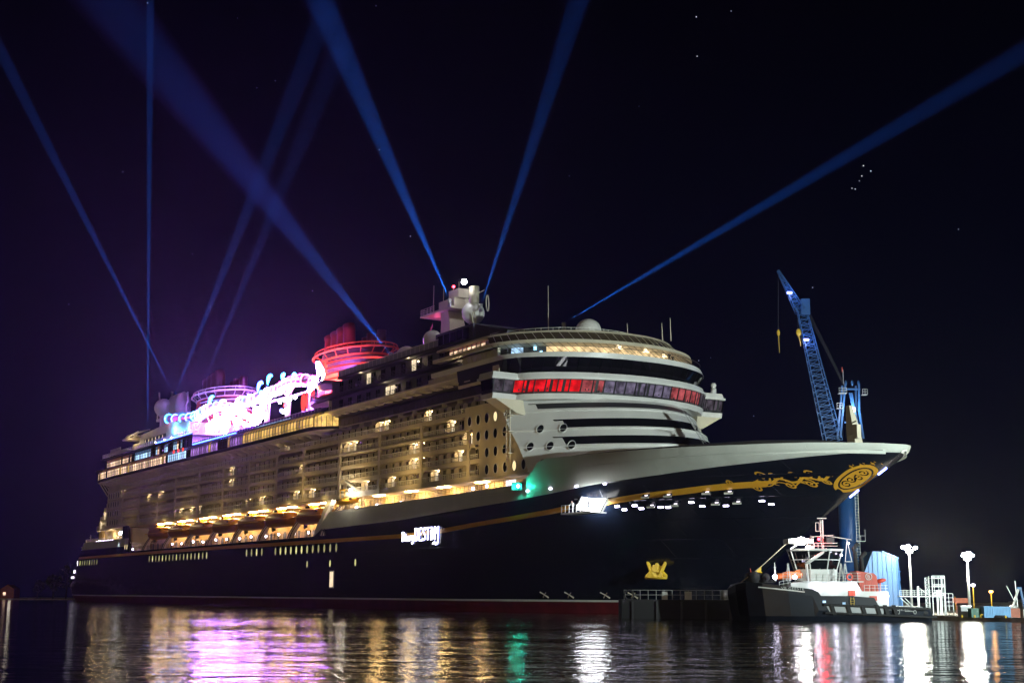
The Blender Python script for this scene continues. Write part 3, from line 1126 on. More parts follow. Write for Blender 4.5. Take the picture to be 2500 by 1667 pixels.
# ------------------------------------------------------------------ lamps along the decks
globe = MB().ball((0, 0, 0), 0.24, 0, 10, 6).mesh('deck_lamp', ['lamp_violet'])
strip = MB().box(-1.5, 1.5, -0.5, 0.5, -0.08, 0.04).mesh('ceiling_strip', ['lamp_warm'])
lamp_pts = []
for x in LB_X:
    for dx in (-4.0, 3.6):
        lamp_pts.append((x + dx, -13.4, 15.6 + rnd.uniform(-0.2, 0.2)))
for x in (-50, -41, -31, -24, -18, -11.5, -6):
    lamp_pts.append((x, -15.6, 19.2))
for (x, z) in ((-238.0, 18.3), (-212.0, 19.0), (-209, 18.2), (-206, 18.8)):
    lamp_pts.append((x, -14.6, z))
lamp_pts.append((-188.3, -18.7, 14.5))
lamp_pts += [(1.5, -19.0, 19.6), (6.0, -19.1, 19.7)]
for p in lamp_pts:
    link('deck_lamp', globe, ship, p)
for i, x in enumerate(LB_X):
    link('ceiling_strip', strip, ship, (x - 2.5, -17.2, 20.68))
    link('ceiling_strip', strip, ship, (x + 3.5, -17.2, 20.68))
    point('boat_deck_glow', (x + 1.0, -15.4, 20.2), 800, (1.0, 0.52, 0.12), 0.35, ship)
    point('boat_deck_glow', (x - 3.0, -14.6, 15.7), 45, (1.0, 0.55, 0.16), 0.3, ship)
    point('boat_side_glow', (x + 8.3, -20.4, 20.3), 120, (1.0, 0.72, 0.30), 0.3, ship)
for x in (-48, -36, -23, -11, 2):
    point('promenade_glow', (x, -17.0, 20.2), 520, (1.0, 0.66, 0.26), 0.3, ship)
    link('ceiling_strip', strip, ship, (x, -17.6, 20.68))
point('bulwark_glow', (-52, -18.0, 20.3), 900, (1.0, 0.82, 0.58), 0.3, ship)
for x in (-236, -222, -208):
    point('mooring_glow', (x, -15.6, 19.2), 330, (1.0, 0.68, 0.30), 0.3, ship)
for k in range(10):
    link('deck_lamp', globe, ship, (-226 + 1.9 * k, -18.7, 17.7)).scale = (0.55, 0.55, 0.55)
# added spots outboard, no fixtures, turned up to brighten the ship's side
for x, pw in ((-190, 300), (-165, 520), (-140, 560), (-115, 560), (-90, 700), (-65, 1100), (-42, 2300), (-20, 2300), (0, 1500), (12, 900)):
    spot('side_fill_spot', (x, -25.5, 20.6), (x - 2, -18.5, 28), pw, (1.0, 0.66, 0.24), 125, 0.8, 1.0, ship)
spot('hull_wash', (-199.5, -20.6, 18.2), (-199.5, -19.4, 12.0), 900, (0.8, 0.9, 1.0), 55, 0.1, 0.4, ship)
ld = MB()
for k in range(4):
    ld.ball((-0.9 + 0.6 * k, 0, 0.3 * (k % 2)), 0.25, 0, 8, 6)
ld.box(-1.4, 1.4, 0.1, 0.3, -0.6, 1.2, 1)
ld.bar((-1.3, 0.2, -1.6), (-1.3, 0.2, 1.4), 0.1, 1)
ld.bar((1.3, 0.2, -1.6), (1.3, 0.2, 1.4), 0.1, 1)
ld.build('work_light_rack', ['lamp_white', 'steel'], ship, (-200.5, -18.9, 19.2))
# mooring deck bits
aw = MB()
for k in range(6):
    aw.add([(-230 + 2.6 * k + 0.7 * math.cos(2 * PI * q / 12), -13.65, 18.6 + 1.0 * math.sin(2 * PI * q / 12)) for q in range(12)], [tuple(range(12))])
aw.build('mooring_window', 'lit_door', ship)
MB().box(-0.15, 0.15, -0.15, 0.15, 0, 4.2).ball((0, 0, 4.4), 0.35).build('vent_post', 'cream', ship, (-222, -17.2, 16.5))
mst = MB().bar((0, 0, -1.2), (0, 0, 2.4), 0.12).bar((-1.2, 0, 1.7), (0, 0, 1.7), 0.1).bar((-0.9, 0, 0.1), (0, 0, 0.1), 0.1)
mst.build('stern_staff', 'white', ship, (-245.3, -15.5, 18.0))
point('stern_glow', (-259.5, -14.5, 9.2), 260, (0.75, 0.88, 1.0), 0.15, ship)
link('deck_lamp', globe, ship, (-256.0, -16.5, 9.0))

# ------------------------------------------------------------------ overhanging gallery deck
GY = 21.9
ov = MB()
gx = [-228.5, -227.6, -225, -221, -214, -200, -180, -160, -140, -120, -100, -80, -60, -57, -54.5, -53]
gy = [12.0, 16.0, 19.0, 20.8, 21.6, GY, GY, GY, GY, GY, GY, GY, GY, 21.4, 20.2, 18.4]


def gyb(x):
    return interp(x, gx, gy)


v, f = [], []
for x in gx:
    y = gyb(x)
    v += [(x, -y, 34.75), (x, -y - 0.06, 35.35), (x, -y + 0.1, 35.35), (x, -15.5 if y > 16 else -y + 0.5, 35.35), (x, -15.5 if y > 16 else -y + 0.5, 34.45), (x, -y + 0.9, 34.55)]
for i in range(len(gx) - 1):
    a, b = i * 6, i * 6 + 6
    for k in range(6):
        k2 = (k + 1) % 6
        f.append((a + k, b + k, b + k2, a + k2))
f += [(0, 1, 2, 3, 4, 5), tuple(range(len(v) - 6, len(v)))]
ov.add(v, f, 0)
for i in range(len(f) - 2):
    ov.m[i] = 1 if i % 6 in (0, 1) else 0
ov.box(-228, -53, -15.6, 15.6, 34.6, 35.3, 0)
ov.build('gallery_deck', ['cream', 'dark'], ship)
# tapered brackets under the overhang
brk = MB().prism([(-21.4, 34.70), (-17.5, 34.48), (-17.5, 32.9), (-18.4, 33.3)], 'x', -0.12, 0.12).mesh('bracket', ['cream'])
x = -216.0
while x < -58:
    link('bracket', brk, ship, (x, 0, 0))
    x += 4.6
stt = MB()
for k in range(3):
    stt.tube([(-221.5 + 2.5 * k, -20.0, 34.7), (-218.0 + 2.4 * k, -18.4, 30.8)], 0.18, 6)
stt.build('stern_strut', 'cream', ship)

# glazed gallery: every bay a pane of its own, arched over at the top
def pane_mesh(name, lit, w, framem='dark', arch=True):
    b = MB()
    prof = [(0, 0), (0, 2.0)] + ([(0.12, 2.35), (0.5, 2.72), (1.1, 2.95)] if arch else [(0.0, 2.75)])
    for i in range(len(prof) - 1):
        (y0, z0), (y1, z1) = prof[i], prof[i + 1]
        b.add([(0.07, y0, z0), (w - 0.07, y0, z0), (w - 0.07, y1, z1), (0.07, y1, z1)], [(0, 1, 2, 3)], 0 if i == 0 else 2)
        b.add([(-0.07, y0 - 0.09, z0), (0.07, y0 - 0.09, z0), (0.07, y1 - 0.09, z1), (-0.07, y1 - 0.09, z1)], [(0, 1, 2, 3)], 1)
        b.add([(0.07, y0 - 0.09, z0), (0.07, y0 + 0.05, z0), (0.07, y1 + 0.05, z1), (0.07, y1 - 0.09, z1)], [(0, 1, 2, 3)], 1)
        b.add([(-0.07, y0 - 0.09, z0), (-0.07, y0 + 0.05, z0), (-0.07, y1 + 0.05, z1), (-0.07, y1 - 0.09, z1)], [(0, 1, 2, 3)], 1)
    b.box(0, w, -0.1, 0.03, 1.93, 2.03, 1)
    b.box(0, w, -0.1, 0.03, 0.0, 0.12, 1)
    b.box(0, w, -0.06, 0.03, 0.55, 0.60, 1)
    return b.mesh(name, [lit, framem, 'arch_' + lit if 'arch_' + lit in MATS else lit])


mat('arch_glass', (0.10, 0.075, 0.05), 0.15)
emit('arch_lit_warm', (1.0, 0.62, 0.26), 0.35, sampled=False, vary=0.4, scale=0.7)
emit('arch_lit_cool', (0.30, 0.55, 1.0), 0.25, sampled=False, vary=0.4, scale=0.7)
emit('arch_lit_violet', (0.30, 0.14, 0.75), 0.20, sampled=False, vary=0.4, scale=0.7)
emit('lit_amber', (0.92, 0.56, 0.15), 0.85, vary=0.45, scale=0.7, per_object=True)
emit('arch_lit_amber', (0.85, 0.46, 0.10), 0.38, sampled=False, vary=0.3, scale=0.6)
emit('lit_rose', (1.0, 0.66, 0.42), 1.15, vary=0.7, scale=1.3, per_object=True)
emit('arch_lit_rose', (0.55, 0.22, 0.13), 0.30, sampled=False, vary=0.3, scale=0.6)
PW = 1.62
pm_amber = pane_mesh('gallery_pane', 'lit_amber', PW)
pm_violet = pane_mesh('gallery_pane_violet', 'lit_violet', PW)
pm_cool = pane_mesh('gallery_pane_cool', 'lit_cool', PW)
pm_rose = pane_mesh('gallery_pane_rose', 'lit_rose', PW)
pm_dark = pane_mesh('gallery_pane_dark', 'arch_glass', PW)
gal = link('gallery_glazing', MB().box(-226, -55, -15.3, -15.0, 35.3, 38.3).mesh('gallery_glazing', ['dark']), ship)
k = 0
x = -223.6
while x < -58:
    xm = x + PW / 2
    if xm > -98:
        m_ = pm_amber
    elif xm > -133.5:
        m_ = pm_violet if rnd.random() < 0.85 else pm_amber
        if -113 < xm < -107:
            m_ = pm_dark
    elif xm > -136.5:
        m_ = pm_dark
    elif xm > -151:
        m_ = pm_cool
    elif xm > -153:
        m_ = pm_dark
    else:
        m_ = pm_rose if rnd.random() < 0.85 else pm_amber
        if rnd.random() < 0.10:
            m_ = pm_dark
    o = link('pane', m_, gal, (x, -gyb(x) + 0.05, 35.4))
    o.rotation_euler = (0, 0, math.atan2(-(gyb(x + PW) - gyb(x)), PW))
    x += PW
# forward rounded end of the gallery
en = MB()
for k in range(5):
    a0, a1 = PI / 2 * k / 5, PI / 2 * (k + 1) / 5
    p0 = (-57.6 + 2.6 * math.sin(a0), -17.7 - 4.0 * math.cos(a0))
    p1 = (-57.6 + 2.6 * math.sin(a1), -17.7 - 4.0 * math.cos(a1))
    en.add([(*p0, 35.4), (*p1, 35.4), (*p1, 37.4), (*p0, 37.4)], [(0, 1, 2, 3)], 0)
    c = (-58.0, -17.2)
    en.add([(*p0, 37.4), (*p1, 37.4), (p1[0] * 0.5 + c[0] * 0.5, p1[1] * 0.5 + c[1] * 0.5, 38.3), (p0[0] * 0.5 + c[0] * 0.5, p0[1] * 0.5 + c[1] * 0.5, 38.3)], [(0, 1, 2, 3)], 0)
    en.bar((*p0, 35.4), (*p0, 37.5), 0.09, 1)
en.build('gallery_end', ['lit_amber', 'dark'], ship)
# gallery roof with its blue light line, deck above
gr = MB()
gr.box(-224, -58, -20.9, 20.9, 38.30, 38.62, 0)
gr.build('gallery_roof', 'slate', ship)
for (a, b) in ((-134, -104),):
    MB().tube([(a, -21.05, 38.7), (b, -21.05, 38.7)], 0.16, 6).build('light_line', 'strip_blue', ship)
MB().tube([(-92, -21.0, 38.7), (-72, -21.0, 38.7)], 0.07, 6).build('light_line', 'lit_cool', ship)
# red signs and blue lettering of the cafe bay
for k in range(3):
    MB().ball((-146 + 3.6 * k, -21.9, 37.8), 0.5, 0, 8, 6, (1, 0.4, 1)).build('sign_disc', 'funnel_strip', ship)

# ------------------------------------------------------------------ second tier aft, with windows between dark piers
t2 = MB()
t2.box(-223, -143, -18.2, 18.2, 38.6, 42.0, 0)
t2.box(-225, -140, -19.2, 19.2, 41.95, 42.25, 0)
t2o = t2.build('aft_house', 'dark', ship)
x = -221.0
pane2 = {c: pane_mesh('house_pane_' + c, c, 1.5, arch=False) for c in ('lit_cool', 'lit_rose', 'arch_glass')}
while x < -146:
    if x < -212:
        m_ = pane2['lit_rose']
    elif x < -193:
        m_ = pane2['lit_rose'] if rnd.random() < 0.3 else pane2['arch_glass']
    elif x < -180:
        m_ = pane2['lit_cool']
    else:
        m_ = pane2[('lit_cool', 'arch_glass', 'arch_glass', 'lit_rose')[int(rnd.random() * 4)]]
    if int((x + 221) / 1.5) % 7 != 6 or x < -180:
        link('pane', m_, t2o, (x, -18.26, 38.85))
    x += 1.5
MB().tube([(-170, -19.3, 42.3), (-141, -19.3, 42.3)], 0.14, 6).build('light_line', 'strip_blue', ship)
rail_run([(-224, -18.9, 42.25), (-141, -18.9, 42.25)], 1.2, 4, 1.7, 0.09, 'rail', 'deck_rail')
rail_run([(-224, -18.9, 42.25), (-224, 10, 42.25)], 1.2, 4, 1.7, 0.09, 'rail', 'deck_rail')

# tier three: white deckhouse, aft bridge wings and canopies
t3 = MB()
t3.prism([(-206, 42.25), (-204.5, 48.0), (-176, 49.2), (-160, 47.5), (-160, 42.25)], 'y', -13.5, 13.5, 0)
t3.prism([(-216, 42.25), (-215, 46.3), (-205, 46.3), (-205, 42.25)], 'y', -12.5, 12.5, 0)
t3.box(-230.5, -212, -15.0, 15.0, 44.4, 44.8, 0)
t3.box(-219, -203, -14.6, 14.6, 47.6, 47.9, 0)
t3.box(-200, -180, -13.62, -13.4, 44.9, 46.4, 1)
t3o = t3.build('deckhouse', ['cream', 'dark'], ship)
for k in range(6):
    o = link('porthole', ph_o, t3o, (-198.5 + 3.2 * k, -13.65, 45.7))
    o.scale = (0.7, 1, 0.7)
for k in range(7):
    a = -218.5 + 2.0 * k
    t4 = MB().tube([(a, -14.5, 47.75), (a + 1.0, -13.6, 49.2), (a + 3.0, -11.0, 49.9)], 0.12, 5)
    t4.build('canopy_rib', 'cream', ship)
MB().tube([(-219, -14.6, 47.9), (-203, -14.6, 49.0)], 0.16, 6).build('canopy_edge', 'cream', ship)
point('canopy_glow', (-212, -15.0, 46.6), 420, (1.0, 0.76, 0.42), 0.3, ship)
point('canopy_glow', (-207, -16.5, 49.6), 420, (1.0, 0.76, 0.42), 0.3, ship)
rail_run([(-230.3, -14.9, 44.8), (-219.5, -14.9, 44.8)], 1.0, 3, 1.2, 0.09, 'rail', 'deck_rail')
for x in (-176, -168, -162):
    link('deck_lamp', globe, ship, (x, -17.6, 43.2))
    point('deck_glow', (x, -17.0, 44.0), 230, (0.40, 0.55, 1.0), 0.3, ship)

# radomes: ball on a short pedestal
def radome(x, y, z, r, ped):
    o = MB().ball((0, 0, 0), r, 0, 24, 14).tube([(0, 0, -r * 0.8), (0, 0, -r - ped)], r * 0.35, 10).tube([(-r * 0.98, 0, -0.15), (0, -r * 0.99, -0.2)], 0.02, 4)
    return o.build('radome', 'radome', ship, (x, y, z))


radome(-201.0, -8, 56.2, 2.75, 7.0)
radome(-32.2, 0, 56.6, 2.25, 4.5)
radome(7.2, 0, 46.6, 2.25, 1.0)
radome(-37.5, -6, 51.4, 2.0, 4.0)
radome(-48.5, -6, 49.6, 2.3, 3.0)
sh = MB()
sh.loft([[(-203 + 1.5 * math.cos(t), -6 + 1.5 * math.sin(t), 49 + 3 * k * 1.5) for t in [2 * PI * q / 10 for q in range(10)]] for k in range(3)], 0, smooth=True, cap1=True)
sh.box(-206.5, -181, -8.4, -7.4, 52.6, 53.3)
sh.loft([[(-196 + dx * 1.0, -5 + 2.2 * math.cos(t), 52 + 8.3 * 0.5 * (1 + math.sin(t))) for t in [2 * PI * q / 12 for q in range(12)]] for dx in (-5, -2, 1.5, 4)], 0, smooth=True, cap0=True, cap1=True)
sh.build('aft_mast_house', 'white', ship)
for (x, top) in ((-206.8, 61.4), (-180.3, 58.4)):
    a_ = MB().tube([(x, -8, 53.2), (x, -8, top - 3.6), (x + 1.4, -8, top - 2.4), (x + 0.6, -8, top)], 0.22, 6)
    a_.tube([(x, -8, top - 3.6), (x + 2.2, -8, 53.4)], 0.05, 4)
    a_.build('whip_antenna', 'white', ship)

# ------------------------------------------------------------------ forward upper block: dark bands, stateroom doors, canopy line
ub = MB()
ub.box(-61, 8, -16.6, 16.6, 35.2, 45.1, 0)
ub.box(-61, 2, -17.9, 17.9, 34.95, 35.2, 1)
ub.box(-61, 3, -18.4, 18.4, 37.2, 37.6, 0)
ub.build('upper_house', ['slate', 'cream'], ship)
fr = MB()
for (z0, hgt) in ((38.35, 0.75), (41.75, 0.55), (44.75, 0.45)):
    pass
fr.prism([(-18.3, 37.55), (-19.55, 38.35), (-19.5, 38.62), (-17.0, 38.62), (-17.0, 37.55)], 'x', -70, 6, 0)
fr.build('canopy_line', 'cream', ship)
MB().box(-62, -3, -18.2, 18.2, 41.7, 42.25).build('upper_slab', 'slate', ship)
MB().box(-55, -4, -18.2, 18.2, 44.95, 45.35).build('upper_slab', 'slate', ship)
for k in range(26):
    MB_ = None
cs = MB().box(-1.0, 1.0, -18.3, -16.6, 37.25, 37.45).mesh('skylight_scallop', ['cream'])
for k in range(16):
    link('skylight_scallop', cs, ship, (-57 + 3.8 * k, -1.2, 0.05))
# row 31.9 pilaster arches, open deck
ar = MB().prism([(-18.7, 31.9), (-18.4, 34.9), (-17.5, 34.9), (-17.5, 31.9), (-17.7, 31.9), (-17.8, 34.1), (-18.2, 34.1), (-18.4, 31.9)], 'x', -0.07, 0.07).mesh('deck_arch', ['cream'])
for k in range(13):
    link('deck_arch', ar, ship, (-60 + 5.5 * k, 0, 0))
rail_run([(-60, -18.25, 38.6), (0, -18.25, 38.6)], 1.1, 4, 2.2, 0.07, 'dark_rail', 'deck_rail')
rail_run([(-61, -17.6, 35.2), (4, -18.3, 35.2)], 1.1, 4, 2.2, 0.07, 'dark_rail', 'deck_rail')
rail_run([(-58, -18.1, 42.2), (-4, -18.1, 42.2)], 1.1, 4, 2.2, 0.07, 'dark_rail', 'deck_rail')
dpos = [(-24.9, 42.4, 4), (-34.3, 38.8, 6), (-45.1, 42.4, 4), (-5.7, 38.9, 7)]
lit_x = [(a, z, n_) for (a, z, n_) in dpos]
big_d = MB().box(0, 0.75, -0.07, 0, 0.1, 2.4, 0).box(0.85, 1.6, -0.07, 0, 0.1, 2.4, 0).box(-0.08, 1.7, -0.05, 0.02, 2.4, 2.5, 1).box(0.75, 0.85, -0.09, 0.02, 0.1, 2.4, 1)
bd_l, bd_d = big_d.mesh('stateroom_door_lit', ['lit_door', 'cream']), big_d.mesh('stateroom_door', ['black_glass', 'slate'])
for z in (38.65, 42.3):
    k = 0
    x = -57.0
    while x < -6:
        l = any(abs(x + 0.8 - a) < n_ * 0.5 and abs(z - zz) < 1.5 for (a, zz, n_) in lit_x)
        link('stateroom_door', bd_l if l else bd_d, ship, (x, -16.64, z))
        x += 2.1 if l else 4.2
for (a, z, n_) in lit_x:
    point('stateroom_glow', (a, -17.8, z + 2.2), 90, (1.0, 0.76, 0.45), 0.2, ship)
# glass screen along the top
gs = MB()
for k in range(24):
    x = -55 + 1.75 * k
    gs.box(x + 0.05, x + 1.68, -18.02, -17.98, 45.4, 46.5, 0)
    gs.bar((x, -18.0, 45.35), (x, -18.0, 46.6), 0.08, 1)
gs.bar((-55, -18.0, 46.6), (-13, -18.0, 46.6), 0.08, 1)
gs.build('glass_screen', ['grey', 'rail'], ship)
# after end of the block: open corner room in peach light
oc = MB()
oc.box(-68.5, -61, -17.2, -12, 38.62, 38.7, 0)
oc.box(-67, -61, -17.3, -12, 41.4, 41.8, 1)
oc.box(-61.1, -60.9, -17.2, -12, 38.7, 41.4, 0)
oc.build('corner_room', ['cream', 'slate'], ship)
point('corner_glow', (-63.5, -15.5, 41.0), 240, (1.0, 0.66, 0.36), 0.2, ship)
# balcony bays below the funnel, one above another
for (z, xa) in ((45.1, -72), (41.7, -76)):
    tb = MB()
    n = 14
    pts = [(-62 - (xa + 62) * -1 * math.sin(PI / 2 * q / n), -17.9 + 4.5 * (1 - math.cos(PI / 2 * q / n))) for q in range(n + 1)]
    vs_ = [(x, y, z) for (x, y) in pts] + [(x, y, z + 0.7) for (x, y) in pts] + [(-62, -10, z), (-62, -10, z + 0.7)]
    fs = [(q, q + 1, n + 2 + q, n + 1 + q) for q in range(n)] + [tuple(range(n + 1)) + (2 * n + 2,), tuple(range(n + 1, 2 * n + 2)) + (2 * n + 3,)]
    tb.add(vs_, fs)
    tb.build('balcony_bay', 'slate', ship)
    rail_run([(x, y, z + 0.7) for (x, y) in pts[::3]], 1.1, 3, 1.3, 0.08, 'dark_rail', 'deck_rail')

# ------------------------------------------------------------------ bridge front: curved tiers
def front(x_side, xc, hw, p=2.0, n=40, ymax=None, e=0.62):
    """plan line of the bow-facing front from starboard to port"""
    out = []
    ym = ymax or hw
    for k in range(n + 1):
        a = -PI / 2 + PI * k / n
        y = ym * math.sin(a)
        t = min(1.0, abs(y) / hw)
        out.append((x_side + (xc - x_side) * (1 - t ** p) ** e, y))
    return out


def tier(name, z0, l0, z1, l1, m_, x_back, cap=True, par=None):
    b = MB()
    n = len(l0)
    r0 = [(x, y, z0) for (x, y) in l0] + [(x_back, l0[-1][1], z0), (x_back, l0[0][1], z0)]
    r1 = [(x, y, z1) for (x, y) in l1] + [(x_back, l1[-1][1], z1), (x_back, l1[0][1], z1)]
    b.loft([r0, r1], 0, smooth=False, cap0=cap, cap1=cap)
    return b.build(name, m_, par or ship)


def shift(l, d):
    return [(x + d, y) for (x, y) in l]


F = {}
F[21.0] = front(19.0, 36.0, 19.3, e=1.1)
F[25.2] = front(16.0, 32.5, 19.3, e=1.1)
F[28.4] = front(13.0, 29.5, 19.3, e=1.1)
F[31.4] = front(11.0, 26.0, 19.3, e=1.1)
F[33.0] = front(10.2, 23.4, 19.3, e=1.1)
keys = sorted(F)
fb = MB()
for i in range(len(keys) - 1):
    a, b = keys[i], keys[i + 1]
    r0 = [(x, y, a) for (x, y) in F[a]]
    r1 = [(x, y, b) for (x, y) in F[b]]
    fb.loft([r0, r1], 0, close=False, smooth=True)
fb.build('house_front', 'white', ship)
# raised brow lines and the three black window strips
def lerp_front(z):
    for i in range(len(keys) - 1):
        if keys[i] <= z <= keys[i + 1]:
            t = (z - keys[i]) / (keys[i + 1] - keys[i])
            return [(a[0] + t * (b[0] - a[0]), a[1]) for a, b in zip(F[keys[i]], F[keys[i + 1]])]
    return F[keys[-1]]


for (z0, z1, ya, sk) in ((25.2, 26.5, -16.2, 1.2), (28.0, 29.4, -15.2, 1.0), (31.3, 32.2, -16.8, 1.6)):
    b = MB()
    l0, l1 = shift(lerp_front(z0), 0.10), shift(lerp_front(z1), 0.10)
    sel = [k for k in range(len(l0)) if ya < l0[k][1] < 17.5]
    vs_ = []
    for q, k in enumerate(sel):
        e = sk if q == 0 else 0
        vs_ += [(l0[k][0], l0[k][1] + e * 0.5, z0), (l1[k][0], l1[k][1], z1)]
    b.add(vs_, [(2 * i, 2 * i + 2, 2 * i + 3, 2 * i + 1) for i in range(len(sel) - 1)], 0)
    b.build('window_strip', 'dark' if z0 > 31 else 'black_glass', ship)
for z in (24.9, 27.7, 30.9, 32.9):
    l = shift(lerp_front(z), 0.12)
    MB().tube([(x, y, z) for (x, y) in l], 0.13 if z != 24.9 else 0.16, 5).build('brow_moulding', 'white', ship)
lad = MB()
for s_ in (-0.3, 0.3):
    lad.bar((31.4, 5.6 + s_, 25.0), (25.7, 5.6 + s_, 31.5), 0.05)
for k in range(12):
    t = k / 11
    lad.bar((31.4 - 5.7 * t, 5.3, 25 + 6.5 * t), (31.4 - 5.7 * t, 5.9, 25 + 6.5 * t), 0.05)
lad.build('ladder', 'steel', ship)

# bridge with wings
def bridge_line(d=0.0, wing=23.0):
    core = [p for p in front(13.4, 22.6, 18.6, 2.0, 44) if abs(p[1]) < 18.2]
    return [(14.3 + d * 0.6, -wing), (14.0 + d, -18.5)] + [(x + d, y) for (x, y) in core] + [(14.0 + d, 18.5), (14.3 + d * 0.6, wing)]


def ringed(l, back, z):
    return [(x, y, z) for (x, y) in l] + [(back, l[-1][1], z), (back, l[0][1], z)]


br = MB()
br.loft([ringed(bridge_line(-0.3), 10.6, 32.7), ringed(bridge_line(0.1), 10.4, 33.55)], 0, cap0=True, cap1=True)
br.loft([ringed(bridge_line(0.9, 23.4), 10.0, 35.75), ringed(bridge_line(0.9, 23.4), 10.0, 36.1), ringed(bridge_line(0.5, 23.2), 10.2, 36.12), ringed(bridge_line(0.2, 23.0), 10.2, 36.9)], 0, cap0=True, cap1=True)
br.build('bridge_deck', 'white', ship)
for s_ in (-1, 1):
    MB().prism([(s_ * 22.6, 32.68), (s_ * 17.5, 32.68), (s_ * 17.0, 30.3), (s_ * 18.6, 30.6)], 'x', 11.2, 14.4, 0).build('wing_bracket', 'cream', ship)
bl0, bl1 = bridge_line(0.0), bridge_line(0.75)
# resample into panes of about 1.9 m
def resample(l, n):
    L = [0]
    for i in range(1, len(l)):
        L.append(L[-1] + math.dist(l[i], l[i - 1]))
    return [(interp(L[-1] * k / n, L, [p[0] for p in l]), interp(L[-1] * k / n, L, [p[1] for p in l])) for k in range(n + 1)]


NB = 28
r0_, r1_ = resample(bl0, NB), resample(bl1, NB)
bwin = link('bridge_windows', MB().loft([ringed([(x - 0.35, y) for (x, y) in r0_], 10.8, 33.5), ringed([(x - 0.35, y) for (x, y) in r1_], 10.6, 35.8)], 0).mesh('bridge_windows', ['dark']), ship)
for k in range(NB):
    a0, b0, a1, b1 = r0_[k], r0_[k + 1], r1_[k], r1_[k + 1]
    if k <= 1:
        m_ = 'bridge_dim'
    elif k <= 7:
        m_ = 'bridge_red'
    elif k <= 9:
        m_ = 'bridge_pink'
    elif k <= 16:
        m_ = 'bridge_grey'
    elif k <= 21:
        m_ = 'bridge_pink'
    else:
        m_ = 'bridge_dim'
    c = ((a0[0] + b0[0]) / 2, (a0[1] + b0[1]) / 2)
    g = lambda p, q, t: (p[0] + (q[0] - p[0]) * t, p[1] + (q[1] - p[1]) * t)
    A, B, C, D = g(a0, b0, 0.06), g(a0, b0, 0.94), g(a1, b1, 0.94), g(a1, b1, 0.06)
    ins = 0.12
    w_ = MB()
    w_.add([(A[0] - ins, A[1], 33.68), (B[0] - ins, B[1], 33.68), (C[0] - ins, C[1], 35.62), (D[0] - ins, D[1], 35.62)], [(0, 1, 2, 3)], 0)
    for (p0, p1) in ((a0, a1),):
        w_.bar((p0[0], p0[1], 33.55), (p1[0], p1[1], 35.75), 0.1, 1)
    # things standing inside: consoles, seats, people's heads and a ceiling line
    dx_, dy_ = B[0] - A[0], B[1] - A[1]
    hcon = rnd.uniform(0.25, 0.6)
    w_.add([(A[0] - 0.05, A[1], 33.68), (B[0] - 0.05, B[1], 33.68), (B[0] - 0.03, B[1], 33.68 + hcon), (A[0] - 0.03, A[1], 33.68 + hcon * rnd.uniform(0.6, 1.1))], [(0, 1, 2, 3)], 1)
    for q in range(rnd.choice((0, 1, 1, 2))):
        tt_ = rnd.uniform(0.15, 0.85)
        w_.ball((A[0] + dx_ * tt_ - 0.02, A[1] + dy_ * tt_, 33.75 + hcon), 0.17, 1, 8, 5, (1, 1, 1.4))
    if rnd.random() < 0.5:
        tt_ = rnd.uniform(0.1, 0.5)
        w_.add([(A[0] + dx_ * tt_ - 0.04, A[1] + dy_ * tt_, 33.7), (A[0] + dx_ * (tt_ + 0.28) - 0.04, A[1] + dy_ * (tt_ + 0.28), 33.7), (C[0] * 1 - dx_ * (0.72 - tt_) - 0.04, C[1] - dy_ * (0.72 - tt_), 35.6), (D[0] + dx_ * tt_ - 0.04, D[1] + dy_ * tt_, 35.6)], [(0, 1, 2, 3)], 1)
    w_.build('bridge_window', [m_, 'dark'], bwin)
    if k % 3 == 1 and k > 6:
        MB().ball((c[0] - 0.02, c[1], 35.1), 0.13, 0, 8, 6).build('indicator_lamp', 'lamp_red', bwin)
for s_ in (-1, 1):
    eb = MB()
    for k in range(3):
        xx = 10.9 + 1.2 * k
        eb.add([(xx, s_ * 22.9, 33.6), (xx + 1.1, s_ * 22.9, 33.6), (xx + 1.25, s_ * 23.3, 35.65), (xx + 0.1, s_ * 23.3, 35.65)], [(0, 1, 2, 3)], 0)
    eb.build('wing_window', 'black_glass', bwin)
MB().tube([(13.0, 22.3, 36.9), (13.0, 22.3, 38.0)], 0.5, 8).ball((13.0, 22.3, 38.5), 0.5, 0, 12, 8).build('wing_searchlight', 'white', ship)
# observation lounge, dark raked glass
l0, l1 = front(10.5, 21.2, 19.4, 2.1, 40), front(12.0, 22.6, 19.8, 2.1, 40)
lo = link('lounge_windows', MB().loft([ringed(shift(l0, -0.2), -3, 36.85), ringed(shift(l1, -0.2), -3, 39.4)], 0).mesh('lounge_windows', ['dark']), ship)
q0, q1 = resample(l0, 26), resample(l1, 26)
for k in range(26):
    a0, b0, a1, b1 = q0[k], q0[k + 1], q1[k], q1[k + 1]
    MB().add([(a0[0], a0[1] + 0.03, 36.95), (b0[0], b0[1] - 0.03, 36.95), (b1[0], b1[1] - 0.03, 39.3), (a1[0], a1[1] + 0.03, 39.3)], [(0, 1, 2, 3)], 0).build('lounge_window', 'black_glass', lo)
MB().box(-3, 12, -19.5, -19.2, 36.4, 36.9).box(-3, 9, -19.55, -19.3, 38.9, 39.4).box(8.6, 10.6, -19.7, -19.3, 36.9, 39.3).build('lounge_side', 'cream', ship)
